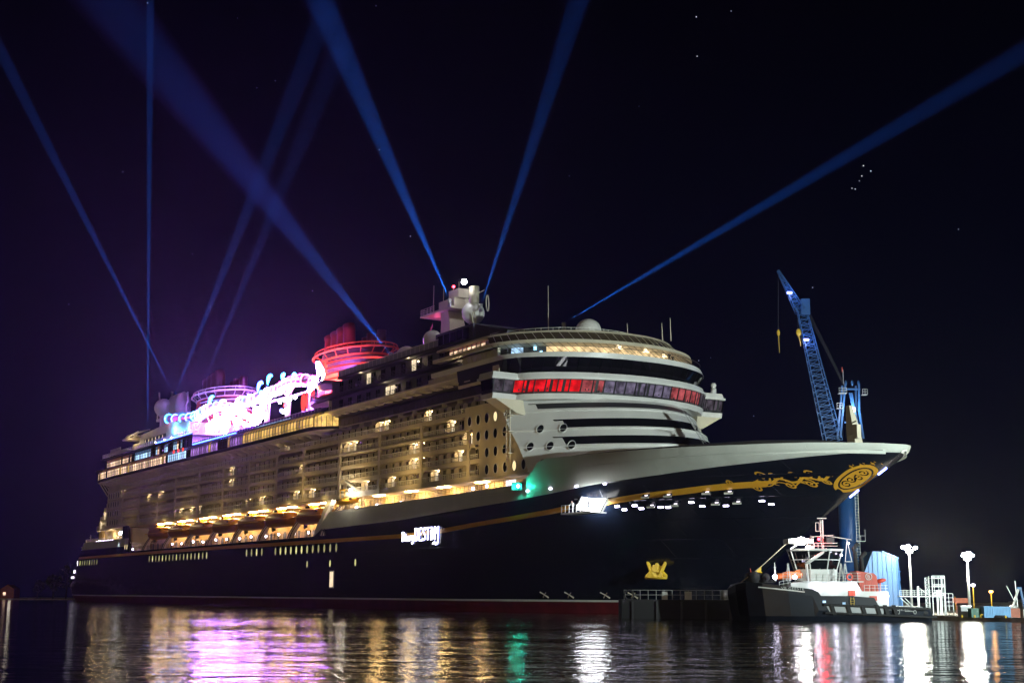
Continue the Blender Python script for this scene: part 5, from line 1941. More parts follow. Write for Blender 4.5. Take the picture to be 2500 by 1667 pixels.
# face 0: person looks to ship starboard (-y)
G1 = 'people watching from the promenade rail'
person('person in dark jacket at the rail under the third lifeboat from the fin post', (-134.0, -18.75, 13.8), 0, 'rail', 'cloth_dark', group=G1)
person('person in blue beside another under the third lifeboat from the fin post', (-132.9, -18.75, 13.8), 0.2, 'rail', 'cloth_blue', group=G1)
person('person standing alone in pale shirt under the fifth lifeboat from the fin post', (-95.6, -17.6, 13.8), 0.4, 'stand', 'cloth_white', group=G1)
person('dark figure at the rail below the bow end of the fifth lifeboat', (-92.6, -18.7, 13.8), -0.1, 'rail', 'cloth_dark', group=G1)
person('person in dark coat at the rail beneath the stern end of the blue-gleaming lifeboat', (-86.0, -18.7, 13.8), 0.1, 'rail', 'cloth_dark', group=G1)
person('person in blue top beneath the blue-gleaming lifeboat', (-84.4, -18.6, 13.8), -0.2, 'rail', 'cloth_blue', group=G1)
person('lone person under the lifeboat beside the white brace', (-66.2, -18.2, 13.8), 0.0, 'stand', 'cloth_dark', group=G1)
G2 = 'crew in hi-vis vests on the forward promenade'
for k, (x, lab) in enumerate(((-10.9, 'crew member in hi-vis vest, sternmost of the rail group'), (-9.9, 'crew member in hi-vis vest second from the stern end of the group'), (-8.9, 'crew member in dark top in the middle of the hi-vis group'), (-8.0, 'crew member in hi-vis vest second from the bow end of the group'), (-5.0, 'crew member in hi-vis standing apart from the rail group'))):
    person(lab, (x, -18.4, 17.42), rnd.uniform(-0.4, 0.4), 'rail' if k % 2 else 'stand', 'cloth_dark' if k == 2 else 'hi_vis', 'cloth_dark', 1.0, G2)
person('dark capped person by the white light screen near the bow bulwark', (9.6, -18.5, 18.0), 0.3, 'rail', 'cloth_dark')
person('person in blue jacket one step aft of the white light screen', (8.2, -18.5, 18.0), 0.0, 'rail', 'cloth_blue')
G3 = 'passengers on stateroom balconies'
person('passenger in red top on a lit balcony of the third row', (-12.2, -18.3, 24.1), 0.2, 'rail', 'cloth_red', group=G3)
person('passenger in dark coat on the lowest balcony row over the rescue boat', (-36.4, -18.3, 21.5), -0.3, 'rail', 'cloth_dark', group=G3)
person('dark passenger on open balcony deck beside the lit doorways', (-33.2, -18.0, 32.0), 0.1, 'rail', 'cloth_dark', group=G3)
person('passenger in red on open balcony deck next to a dark coat', (-34.6, -18.0, 32.0), -0.2, 'rail', 'cloth_red', group=G3)
person('passenger leaning from a balcony of the second row, dark hair', (-29.0, -18.3, 26.8), 0.0, 'rail', 'cloth_dark', group=G3)
person('second passenger leaning close by on the same second-row balcony', (-27.6, -18.3, 26.8), 0.3, 'rail', 'cloth_blue', group=G3)
person('pair member at the last round-ended balcony before the round windows', (-3.4, -18.3, 26.8), 0.0, 'rail', 'cloth_dark', group=G3)
G4 = 'crowd on the bay beneath the red funnel'
person('dark figure on the upper bay edge beside the white spiral', (-69.8, -15.6, 45.8), 0.5, 'stand', 'cloth_dark', group=G4)
person('tall dark figure in the middle of the upper bay under the funnel', (-67.6, -16.6, 45.8), 0.3, 'stand', 'cloth_dark', group=G4)
person('person in blue nearest the bow on the upper bay', (-65.4, -17.2, 45.8), 0.0, 'rail', 'cloth_blue', group=G4)
person('person at the tip of the lower bay beside the slide end', (-74.4, -15.0, 42.4), 0.6, 'rail', 'cloth_blue', group=G4)
G5 = 'pair on the open deck over the bridge'
person('taller of the two dark figures on the lit deck over the bridge', (19.3, 7.8, 40.2), 1.2, 'stand', 'cloth_dark', s=1.05, group=G5)
person('shorter figure of the pair on the lit deck over the bridge', (18.4, 9.2, 40.2), 1.0, 'rail', 'cloth_dark', s=0.98, group=G5)
G6 = 'red-lit people on the pool deck rail'
person('person in red at the violet glass rail below the slide', (-89.0, -18.2, 38.75), 0.2, 'rail', 'cloth_red', group=G6)
person('person in white at the violet glass rail below the slide', (-87.4, -18.2, 38.75), -0.1, 'rail', 'cloth_white', group=G6)
hx0, hy0, hz0 = HATCH
hr = HATCH_ROT


def at_hatch(dx, dy):
    return (hx0 + dx * math.cos(hr) - dy * math.sin(hr), hy0 + dx * math.sin(hr) + dy * math.cos(hr), hz0 - 1.9)


G7 = 'crew in the blazing hull hatch'
person('crew member in white helmet at the platform rail of the hull hatch', at_hatch(-2.9, -1.5), hr, 'rail', 'cloth_white', s=1.05, group=G7)
person('dark crew member in the middle of the hatch trio', at_hatch(-1.6, -1.2), hr + 0.5, 'stand', 'cloth_dark', s=1.05, group=G7)
person('dark crew member with arm out, black against the white hatch', at_hatch(-0.2, -1.0), hr, 'point', 'cloth_dark', s=1.08, group=G7)

# ================================================================== TUG
TUX, TUY, TUS = 37.98, 160.0, 0.01478     # photo side-elevation units (1000, 825 is amidships at the water) to metres


def T(cx, cy):
    return ((cx - 1000) * TUS, (825 - cy) * TUS)


tug = thing('tugboat', 'black hulled harbour tug with floodlit white wheelhouse and red funnel', 'tugboat', (TUX, TUY, 0))
HWID = 4.2
thl = MB()
prof_top = [(108, 590), (150, 558), (215, 540), (330, 548), (520, 572), (700, 590), (745, 612), (765, 640), (1000, 640), (1165, 652), (1196, 714), (1300, 716), (1530, 716), (1590, 735), (1625, 775)]
N = len(prof_top)


def tug_w(cx):
    if cx < 520:
        return HWID * (1 - ((520 - cx) / 412) ** 2.2) ** 0.55 if cx > 109 else 0.15
    if cx > 1450:
        return HWID * (1 - 0.35 * ((cx - 1450) / 175) ** 2)
    return HWID


rows_t = []
for (cx, cy) in prof_top:
    w = max(0.15, tug_w(cx))
    xk = 150 + (cx - 108) * (1625 - 150) / (1625 - 108)
    x1, z1 = T(cx, cy)
    x0, _z = T(xk, 825)
    ww = max(0.12, w * 0.86)
    zr = min(z1 - 0.25, 1.15 if cx > 700 else z1 - 0.75)
    rows_t.append([(x0, -ww, -0.4), (x0 * 0.6 + x1 * 0.4, -w * 0.96, 0.5), (x1, -w, zr), (x1, -w, z1), (x1, -w + 0.25, z1), (x1, w - 0.25, z1), (x1, w, z1), (x1, w, zr), (x0 * 0.6 + x1 * 0.4, w * 0.96, 0.5), (x0, ww, -0.4)])
thl.loft(rows_t, 0, close=True, smooth=False, cap0=True, cap1=True)
tho = thl.build('hull', 'tug_black', tug)
rub = MB()
rub.tube([(T(c, 0)[0], -tug_w(c) - 0.1, T(0, y)[1]) for (c, y) in ((300, 578), (420, 590), (540, 602), (640, 613))], 0.07, 6)
rub.build('rubbing_strake', 'white', tug)
for (a, b) in (((780, 705), (1560, 735)), ((790, 765), (1625, 795))):
    MB().tube([(T(*a)[0], -HWID - 0.12, T(*a)[1]), (T(*b)[0], -HWID - 0.1, T(*b)[1])], 0.13, 6).build('fender_bar', 'rubber', tug)
for cx in (845, 965, 1075, 1185, 1245, 1310):
    MB().prism([T(cx - 18, 705), T(cx + 8, 705), T(cx + 30, 780), T(cx + 2, 780)], 'y', -HWID - 0.2, -HWID + 0.1).build('fender_post', 'rubber', tug)
MB().prism([T(800, 712), T(1230, 722), T(1230, 780), T(830, 770)], 'y', -HWID - 0.04, -HWID).build('side_plate', 'grey', tug)
for k in range(3):
    MB().tube([T3 for T3 in [(T(1545 + 30 * k, 0)[0] + 0.32 * math.cos(2 * PI * q / 12), -3.2 + 0.5 * k, 0.95 + 0.36 * math.sin(2 * PI * q / 12)) for q in range(12)]], 0.2, 6, closed=True).build('tyre_fender', 'rubber', tug)
MB().tube([(T(1530, 0)[0], -3.6, 0.95), (T(1615, 0)[0], -2.4, 0.95), (T(1630, 0)[0], 0, 0.95), (T(1615, 0)[0], 2.4, 0.95)], 0.36, 10).build('stern_fender', 'rubber', tug)
for (cx, cy, m_) in ((787, 683, 'hatch_glow'), (935, 694, 'hatch_glow')):
    MB().box(-0.17, 0.17, -0.04, 0.05, -0.12, 0.12).build('freeing_port', 'lit_cool', tug, (T(cx, cy)[0], -HWID - 0.02, T(cx, cy)[1]))
for (cx, cy) in ((1340, 757), (1465, 757)):
    MB().tube([(T(cx, cy)[0] + 0.14 * math.cos(2 * PI * q / 10), -HWID - 0.03, T(cx, cy)[1] + 0.2 * math.sin(2 * PI * q / 10)) for q in range(10)], 0.04, 5, closed=True).build('mooring_eye', 'galv', tug)
ladr = MB()
for s_ in (-0.16, 0.16):
    ladr.tube([(T(997, 0)[0] + s_, -HWID - 0.12, T(0, 650)[1]), (T(997, 0)[0] + s_ * 1.3, -HWID - 0.18, T(0, 678)[1]), (T(997, 0)[0] + s_, -HWID - 0.14, T(0, 708)[1])], 0.03, 5)
for z in (660, 678, 696):
    ladr.bar((T(997, 0)[0] - 0.18, -HWID - 0.15, T(0, z)[1]), (T(997, 0)[0] + 0.18, -HWID - 0.15, T(0, z)[1]), 0.03)
ladr.build('side_ladder', 'yellow', tug)


def text(body, size, m_, parent, loc, rot=(PI / 2, 0, 0), name='lettering', space=1.0):
    c = bpy.data.curves.new(name, 'FONT')
    c.body = body
    c.size = size
    c.extrude = 0.012
    c.align_x = 'CENTER'
    c.align_y = 'CENTER'
    c.space_character = space
    c.materials.append(MATS[m_])
    tmp = bpy.data.objects.new(name, c)
    scene.collection.objects.link(tmp)
    dg = bpy.context.evaluated_depsgraph_get()
    dg.update()
    me = bpy.data.meshes.new_from_object(tmp.evaluated_get(dg))
    bpy.data.objects.remove(tmp)
    bpy.data.curves.remove(c)
    me.materials.clear()
    me.materials.append(MATS[m_])
    o = link(name, me, parent, loc)
    o.rotation_euler = rot
    o['kind'] = 'thing'
    return o


text('VB GEESTE', 0.46, 'tug_white', tug, (T(552, 588)[0], -tug_w(552) - 0.06, T(552, 588)[1]), (PI / 2, 0.03, 0.0), space=1.2)
text('VB GEESTE', 0.40, 'tug_white', tug, (T(1405, 733)[0], -HWID - 0.06, T(1405, 733)[1] + 0.02))
text('BREMERHAVEN', 0.15, 'tug_white', tug, (T(1425, 751)[0], -HWID - 0.06, T(1425, 751)[1]))

dh = MB()
dh.prism([T(560, 575), T(560, 545), T(660, 535), T(1060, 535), T(1100, 605), T(1300, 605), T(1300, 716), T(1200, 716), T(1160, 655), T(700, 645)], 'y', -2.7, 2.7)
dho = dh.build('deckhouse', 'tug_white', tug)
MB().prism([T(650, 537), T(1110, 537), T(1110, 530), T(650, 530)], 'y', -3.0, 3.0).build('boat_deck', 'tug_white', tug)
for cx in (1010, 1040):
    MB().box(-0.2, 0.2, -0.06, 0.04, -0.3, 0.3).build('locker', 'life_red', tug, (T(cx, 622)[0] - 0.1 * (cx > 1020), -2.74, T(cx, 622)[1] + 0.05))
MB().box(-0.42, 0.42, -0.06, 0.04, -0.26, 0.26).build('vent_panel', 'tug_red', tug, (T(1183, 657)[0], -2.72, T(1183, 657)[1]))
wh = MB()
# wheelhouse: leaning-out glazed octagon
def wh_ring(s, z):
    cx_, r = T(790, 0)[0], 2.55 * s
    return [(cx_ + r * 1.05 * math.cos(PI / 8 + PI / 4 * k), r * 0.85 * math.sin(PI / 8 + PI / 4 * k), z) for k in range(8)]


z_a, z_b, z_c, z_d = T(0, 530)[1], T(0, 440)[1], T(0, 300)[1], T(0, 285)[1]
wh.loft([wh_ring(0.92, z_a), wh_ring(0.95, z_b)], 0, cap0=True, cap1=True)
wh.loft([wh_ring(1.22, z_c), wh_ring(1.25, z_d)], 0, cap0=True, cap1=True)
who = wh.build('wheelhouse', 'tug_white', tug)
r0w, r1w = wh_ring(0.93, z_b), wh_ring(1.18, z_c)
zmid = (z_b * 0.55 + z_c * 0.45)
for k in range(8):
    k2 = (k + 1) % 8
    A, B, C, D = [Vector(p) for p in (r0w[k], r0w[k2], r1w[k2], r1w[k])]
    for (t0, t1) in ((0.05, 0.5), (0.55, 0.96)):
        P = [A.lerp(D, t0).lerp(B.lerp(C, t0), 0.07), A.lerp(D, t0).lerp(B.lerp(C, t0), 0.93), A.lerp(D, t1).lerp(B.lerp(C, t1), 0.93), A.lerp(D, t1).lerp(B.lerp(C, t1), 0.07)]
        MB().add([tuple(p) for p in P], [(0, 1, 2, 3)]).build('window', 'black_glass', who)
    MB().bar(tuple(A), tuple(D), 0.11).bar(tuple(A.lerp(D, 0.52)), tuple(B.lerp(C, 0.52)), 0.08).build('window_post', 'tug_white', who)
tpm = MB()
tpm.box(T(700, 0)[0], T(760, 0)[0], -1.9, -1.3, T(0, 285)[1], T(0, 262)[1])
tpm.box(T(568, 0)[0], T(760, 0)[0], -1.6, 1.6, T(0, 245)[1], T(0, 208)[1])
tpm.tube([(T(575, 288)[0], -1.9, T(0, 288)[1]), (T(650, 245)[0], -1.5, T(0, 245)[1])], 0.10, 6)
tpm.tube([(T(855, 290)[0], -2.0, T(0, 290)[1]), (T(680, 400)[0], -3.0, T(0, 400)[1])], 0.18, 8)
tpm.tube([(T(680, 400)[0], -3.0, T(0, 400)[1]), (T(685, 440)[0], -3.0, T(0, 530)[1])], 0.16, 8)
for (x, y0, y1, w) in ((858, 290, 60, 0.16), (842, 230, 60, 0.08), (805, 145, 80, 0.05), (832, 145, 80, 0.05)):
    tpm.bar((T(x, 0)[0], 0, T(0, y0)[1]), (T(x, 0)[0], 0, T(0, y1)[1]), w)
tpm.bar((T(803, 80)[0], 0, T(0, 80)[1]), (T(834, 80)[0], 0, T(0, 80)[1]), 0.05)
tpm.bar((T(803, 145)[0], 0, T(0, 145)[1]), (T(850, 145)[0], 0, T(0, 145)[1]), 0.06)
tpm.bar((T(818, 46)[0], 0, T(0, 46)[1]), (T(890, 46)[0], 0, T(0, 46)[1]), 0.10)
tpm.bar((T(870, 178)[0], 0, T(0, 178)[1]), (T(1080, 210)[0], 0, T(0, 210)[1]), 0.08)
tpm.bar((T(760, 190)[0], 0, T(0, 190)[1]), (T(940, 175)[0], 0, T(0, 175)[1]), 0.07)
tpm.bar((T(1028, 210)[0], -1, T(0, 210)[1]), (T(1060, 380)[0], -1, T(0, 380)[1]), 0.07)
tpm.bar((T(1028, 210)[0], -1, T(0, 210)[1]), (T(1008, 380)[0], -1, T(0, 380)[1]), 0.07)
tpm.bar((T(1005, 380)[0], -1, T(0, 380)[1]), (T(1065, 380)[0], -1, T(0, 380)[1]), 0.07)
for k in range(4):
    tpm.bar((T(740 + 30 * k, 0)[0], -1.2, T(0, 285)[1]), (T(740 + 30 * k, 0)[0], -1.2, T(0, 240)[1]), 0.05)
tpm.bar((T(740, 240)[0], -1.2, T(0, 240)[1]), (T(950, 240)[0], -1.2, T(0, 240)[1]), 0.06)
tpm.bar((T(740, 262)[0], -1.2, T(0, 262)[1]), (T(950, 262)[0], -1.2, T(0, 262)[1]), 0.05)
tpm.build('mast', 'tug_white', tug)
MB().box(T(878, 0)[0], T(938, 0)[0], -0.5, 0.5, T(0, 245)[1], T(0, 195)[1]).build('mast_box', 'dark', tug)
# funnel and exhausts
fu = MB().prism([T(1072, 452), T(1205, 470), T(1225, 490), T(1238, 606), T(1100, 606)], 'y', -2.2, 1.0)
fuo = fu.build('funnel', 'tug_red', tug)
for k in range(8):
    xx = 1108 + 15 * k
    MB().bar((T(xx, 0)[0], -2.22, T(0, 466 + 1.6 * k)[1]), (T(xx, 0)[0], -2.22, T(0, 604)[1]), 0.025).build('funnel_rib', 'tug_red', fuo)
MB().tube([(T(1162, 494)[0] + 0.34 * math.cos(2 * PI * q / 20), -2.26, T(1162, 494)[1] + 0.36 * math.sin(2 * PI * q / 20)) for q in range(20)], 0.045, 5, closed=True).build('emblem_ring', 'tug_white', fuo)
text('B', 0.55, 'tug_white', fuo, (T(1162, 496)[0], -2.25, T(1162, 496)[1]), name='emblem_letter')
for pts in (((1090, 455), (1085, 310), (1072, 285), (1110, 240)), ((1135, 460), (1133, 365), (1128, 350), (1168, 308))):
    MB().tube([(T(*p)[0], -1.1, T(*p)[1]) for p in pts], 0.24, 10).build('exhaust_pipe', 'rubber', tug)
# fire monitor
MB().bar((T(1288, 605)[0], 0, T(0, 605)[1]), (T(1288, 540)[0], 0, T(0, 540)[1]), 0.14).tube([(T(1270, 528)[0], 0, T(0, 528)[1]), (T(1305, 520)[0], 0, T(0, 520)[1]), (T(1332, 516)[0], 0, T(0, 516)[1])], [0.26, 0.24, 0.13], 8).build('fire_monitor', 'life_red', tug)
# bow winch
MB().tube([(T(300, 500)[0], -1.8, T(0, 500)[1]), (T(300, 500)[0], 1.8, T(0, 500)[1])], 0.62, 14).tube([(T(380, 505)[0], -2.0, T(0, 505)[1]), (T(380, 505)[0], -1.7, T(0, 505)[1])], 0.5, 14).box(T(270, 0)[0], T(460, 0)[0], -1.6, 1.6, T(0, 545)[1], T(0, 520)[1]).build('winch', 'rubber', tug)
MB().tube([(T(450, 530)[0], -2.2, T(0, 530)[1]), (T(448, 440)[0], -2.2, T(0, 440)[1]), (T(447, 390)[0], -2.2, T(0, 390)[1])], [0.14, 0.08, 0.03], 6).bar((T(438, 430)[0], -2.2, T(0, 430)[1]), (T(458, 430)[0], -2.2, T(0, 430)[1]), 0.06).build('bow_post', 'white', tug)
MB().add([(T(305, 465)[0], -1.5, T(0, 465)[1]), (T(355, 418)[0], -1.5, T(0, 418)[1]), (T(352, 455)[0], -1.4, T(0, 455)[1]), (T(360, 470)[0], -1.6, T(0, 470)[1])], [(0, 1, 2, 3)]).build('ensign', 'yellow', tug)
MB().tube([(T(270, 435)[0], -1.4, T(0, 435)[1]), (T(282, 520)[0], -1.4, T(0, 520)[1])], [0.03, 0.1], 5).build('jack_flag', 'life_red', tug)
MB().tube([(T(165, 572)[0], -0.6, T(0, 572)[1]), (T(355, 425)[0], -0.9, T(0, 425)[1]), (T(565, 236)[0], -1.2, T(0, 236)[1])], 0.055, 6).build('stay', 'rope', tug)
rail_run([(T(470, 0)[0], -2.9, T(0, 578)[1]), (T(560, 0)[0], -2.9, T(0, 560)[1])], 0.6, 2, 0.5, 0.035, 'tug_white', 'hand_rail', tug)
rail_run([(T(500, 0)[0], -2.9, T(0, 535)[1]), (T(1090, 0)[0], -2.9, T(0, 532)[1])], 0.95, 3, 0.7, 0.035, 'tug_white', 'hand_rail', tug)
rail_run([(T(1120, 0)[0], -2.6, T(0, 606)[1]), (T(1300, 0)[0], -2.6, T(0, 606)[1])], 0.7, 2, 0.6, 0.035, 'tug_white', 'hand_rail', tug)
for (x0, x1) in ((530, 560), (960, 1000), (930, 965)):
    lf = MB()
    for s_ in (-0.2, 0.2):
        lf.bar((T(x0, 0)[0], -2.6 + s_, T(0, 530)[1]), (T((x0 + x1) / 2, 0)[0], -2.6 + s_, T(0, 395)[1]), 0.05)
        lf.bar((T(x1, 0)[0], -2.6 + s_, T(0, 530)[1]), (T((x0 + x1) / 2, 0)[0], -2.6 + s_, T(0, 395)[1]), 0.05)
    lf.build('steel_frame', 'tug_white', tug)
MB().tube([(T(1006, 498)[0] + 0.3 * math.cos(2 * PI * q / 16), -2.95, T(0, 498)[1] + 0.32 * math.sin(2 * PI * q / 16)) for q in range(16)], 0.085, 6, closed=True).build('life_ring', 'life_red', tug)
# tug lights
fg = MB().ball((0, 0, 0), 0.42, 0, 14, 8).mesh('floodlight', ['flood_white'])
fg2 = MB().ball((0, 0, 0), 0.20, 0, 12, 8).mesh('work_light', ['lamp_violet'])
o = link('floodlight', fg, tug, (T(662, 228)[0], -2.0, T(662, 228)[1]))
o.scale = (1.25, 0.6, 1.1)
point('tug_flood', (TUX + T(662, 228)[0], TUY - 2.8, T(662, 228)[1]), 420, (1.0, 0.97, 0.88), 0.4)
for (cx, cy, s_) in ((750, 570, 1.0), (886, 572, 1.0), (1035, 572, 1.0), (588, 500, 0.75), (438, 500, 0.8), (1275, 640, 0.95)):
    o = link('work_light', fg2, tug, (T(cx, cy)[0], -2.95, T(cx, cy)[1]))
    o.scale = (s_ * 1.7, s_, s_ * 1.5)
    point('tug_work_light', (TUX + T(cx, cy)[0], TUY - 3.5, T(cx, cy)[1]), 34 if s_ > 0.9 else 20, (0.90, 0.93, 1.0), 0.25)
for (cx, cy) in ((1030, 242), (972, 332)):
    o = link('work_light', fg2, tug, (T(cx, cy)[0], -1.5, T(cx, cy)[1]))
    o.scale = (0.6, 0.6, 0.6)
    point('tug_work_light', (TUX + T(cx, cy)[0], TUY - 2.2, T(cx, cy)[1]), 40, (0.8, 0.82, 1.0), 0.2)
MB().ball((0, 0, 0), 0.17, 0, 12, 8).build('port_light', 'lamp_red', tug, (T(797, 212)[0], -1.9, T(797, 212)[1]))
point('tug_red_light', (TUX + T(797, 212)[0], TUY - 2.6, T(797, 212)[1]), 420, (1.0, 0.02, 0.05), 0.25)
orb = thing('inflatable_boat', 'orange inflatable workboat lying on the tug boat deck', 'inflatable boat', (TUX + T(560, 500)[0], TUY - 2.0, T(0, 520)[1]))
rings = []
for k in range(9):
    t = -1 + 2 * k / 8
    w = 0.75 * (1 - max(0, -t) ** 3) ** 0.6 + 0.03
    rings.append([(1.4 * t, w * math.cos(2 * PI * q / 10), 0.35 + 0.38 * math.sin(2 * PI * q / 10) + 0.15 * max(0, t)) for q in range(10)])
MB().loft(rings, 0, smooth=True, cap0=True, cap1=True).build('tube', 'tug_orange', orb)
MB().prism([(-0.8, 0.75), (-0.2, 0.92), (0.5, 0.85), (1.1, 1.12), (1.35, 0.8), (1.2, 0.6), (-0.9, 0.6)], 'y', -0.5, 0.5).build('cover', 'tug_orange', orb)

# ================================================================== WATER
def water_material():
    m = bpy.data.materials.new('water')
    m.use_nodes = True
    nt = m.node_tree
    b = nt.nodes['Principled BSDF']
    b.inputs['Base Color'].default_value = (0.006, 0.008, 0.008, 1)
    b.inputs['Roughness'].default_value = 0.065
    b.inputs['IOR'].default_value = 1.33
    b.inputs['Specular IOR Level'].default_value = 0.5
    tc = nt.nodes.new('ShaderNodeTexCoord')
    hs = []
    for (sc, det, wgt, stretch) in ((0.22, 2, 0.50, 0.55), (1.1, 3, 0.19, 0.7), (4.5, 2, 0.036, 0.9)):
        mp = nt.nodes.new('ShaderNodeMapping')
        mp.inputs['Scale'].default_value = (stretch, 1.0, 1.0)
        mp.inputs['Rotation'].default_value = (0, 0, 0.12 * sc)
        nz = nt.nodes.new('ShaderNodeTexNoise')
        nz.inputs['Scale'].default_value = sc
        nz.inputs['Detail'].default_value = det
        nz.inputs['Distortion'].default_value = 0.4
        nt.links.new(tc.outputs['Object'], mp.inputs[0])
        nt.links.new(mp.outputs[0], nz.inputs['Vector'])
        ml = nt.nodes.new('ShaderNodeMath')
        ml.operation = 'MULTIPLY'
        ml.inputs[1].default_value = wgt
        nt.links.new(nz.outputs['Fac'], ml.inputs[0])
        hs.append(ml)
    a1 = nt.nodes.new('ShaderNodeMath')
    a2 = nt.nodes.new('ShaderNodeMath')
    nt.links.new(hs[0].outputs[0], a1.inputs[0])
    nt.links.new(hs[1].outputs[0], a1.inputs[1])
    nt.links.new(a1.outputs[0], a2.inputs[0])
    nt.links.new(hs[2].outputs[0], a2.inputs[1])
    bp = nt.nodes.new('ShaderNodeBump')
    bp.inputs['Strength'].default_value = 1.0
    bp.inputs['Distance'].default_value = 0.48
    mp2 = nt.nodes.new('ShaderNodeMapping')
    mp2.inputs['Scale'].default_value = (0.012, 0.05, 1.0)
    nz2 = nt.nodes.new('ShaderNodeTexNoise')
    nz2.inputs['Scale'].default_value = 1.0
    nz2.inputs['Detail'].default_value = 3
    nt.links.new(tc.outputs['Object'], mp2.inputs[0])
    nt.links.new(mp2.outputs[0], nz2.inputs['Vector'])
    rr2 = nt.nodes.new('ShaderNodeMapRange')
    rr2.inputs['From Min'].default_value = 0.36
    rr2.inputs['From Max'].default_value = 0.62
    rr2.inputs['To Min'].default_value = 0.45
    rr2.inputs['To Max'].default_value = 1.0
    nt.links.new(nz2.outputs['Fac'], rr2.inputs['Value'])
    nt.links.new(rr2.outputs[0], bp.inputs['Strength'])
    nt.links.new(a2.outputs[0], bp.inputs['Height'])
    nt.links.new(bp.outputs[0], b.inputs['Normal'])
    MATS['water'] = m


def plate_seams(m, strength):
    nt = m.node_tree
    b = nt.nodes['Principled BSDF']
    tc = nt.nodes.new('ShaderNodeTexCoord')
    sp = nt.nodes.new('ShaderNodeSeparateXYZ')
    cb_ = nt.nodes.new('ShaderNodeCombineXYZ')
    nt.links.new(tc.outputs['Object'], sp.inputs[0])
    nt.links.new(sp.outputs['X'], cb_.inputs['X'])
    nt.links.new(sp.outputs['Z'], cb_.inputs['Y'])
    bk_ = nt.nodes.new('ShaderNodeTexBrick')
    bk_.inputs['Scale'].default_value = 1.0
    bk_.inputs['Brick Width'].default_value = 8.0
    bk_.inputs['Row Height'].default_value = 2.6
    bk_.inputs['Mortar Size'].default_value = 0.035
    bk_.inputs['Mortar Smooth'].default_value = 0.6
    nt.links.new(cb_.outputs[0], bk_.inputs['Vector'])
    nz = nt.nodes.new('ShaderNodeTexNoise')
    nz.inputs['Scale'].default_value = 0.35
    nz.inputs['Detail'].default_value = 2
    nt.links.new(tc.outputs['Object'], nz.inputs['Vector'])
    ml = nt.nodes.new('ShaderNodeMath')
    ml.operation = 'MULTIPLY_ADD'
    ml.inputs[1].default_value = -0.5
    nt.links.new(bk_.outputs['Fac'], ml.inputs[0])
    nt.links.new(nz.outputs['Fac'], ml.inputs[2])
    bp = nt.nodes.new('ShaderNodeBump')
    bp.inputs['Strength'].default_value = strength
    bp.inputs['Distance'].default_value = 0.12
    nt.links.new(ml.outputs[0], bp.inputs['Height'])
    nt.links.new(bp.outputs[0], b.inputs['Normal'])


plate_seams(MATS['navy_hull'], 0.5)
plate_seams(MATS['hull_white'], 0.6)
plate_seams(MATS['white'], 0.4)
water_material()
MB().add([(-900, -40, 0), (900, -40, 0), (900, 1500, 0), (-900, 1500, 0)], [(0, 1, 2, 3)]).build('water', 'water', kind='structure')

# ================================================================== QUAY AND WHAT STANDS ON IT
qz = 0.42
qp = [(47.5, 172), (53, 163), (60, 149), (95, 78), (260, 78), (260, 520), (47.5, 520)]
qb = MB().prism(qp, 'z', -1.5, qz)
qb.build('quay', 'concrete', kind='structure')
ed = MB()
for i in range(3):
    (xa, ya), (xb, yb_) = qp[i], qp[i + 1]
    L = math.hypot(xb - xa, yb_ - ya)
    nseg = int(L / 2.2)
    for k in range(nseg):
        p, q = (xa + (xb - xa) * (k + 0.02) / nseg, ya + (yb_ - ya) * (k + 0.02) / nseg), (xa + (xb - xa) * (k + 0.98) / nseg, ya + (yb_ - ya) * (k + 0.98) / nseg)
        nx, ny = (yb_ - ya) / L, -(xb - xa) / L
        cs_ = [(p[0] - nx * 0.1 * -1, p[1] - ny * 0.1 * -1), (q[0] + nx * 0.1, q[1] + ny * 0.1), (q[0] - nx * 0.5, q[1] - ny * 0.5), (p[0] - nx * 0.5, p[1] - ny * 0.5)]
        ed.prism(cs_, 'z', qz - 0.16, qz + 0.05 + 0.004 * (k % 3))
ed.build('quay_edge', 'concrete', kind='structure')


def container(name_label, x, y, w, d, h, m_, rz, doors=True):
    t = thing('shipping_container', name_label, 'container', (x, y, qz), rz, 'containers standing on the quay')
    b = MB().box(0, w, 0, d, 0.04, h)
    b.build('body', m_, t)
    nrib = int(w / 0.16)
    rb_ = MB()
    for k in range(nrib):
        xx = (k + 0.3) * w / nrib
        rb_.box(xx, xx + 0.07, -0.035, 0.0, 0.12, h - 0.1)
    rb_.build('side_ribs', m_, t)
    fr_ = MB()
    for (a, b2) in ((0, 0.07), (w - 0.07, w)):
        fr_.box(a, b2, -0.05, 0.02, 0.0, h + 0.02)
    fr_.box(0.07, w - 0.07, -0.05, 0.02, h - 0.08, h + 0.02)
    fr_.box(0.07, w - 0.07, -0.05, 0.02, 0.0, 0.1)
    fr_.build('corner_frame', m_, t)
    if doors:
        dd = MB().box(-0.04, 0.0, 0.06, d / 2 - 0.02, 0.08, h - 0.06).box(-0.04, 0.0, d / 2 + 0.02, d - 0.06, 0.08, h - 0.06)
        for yy in (0.3, 0.7):
            dd.bar((-0.06, d * yy, 0.1), (-0.06, d * yy, h - 0.1), 0.02)
        dd.build('door', m_, t)
    return t


def qx(px, Y):
    return (px - 1250) / 3365.05 * Y * 1.0168


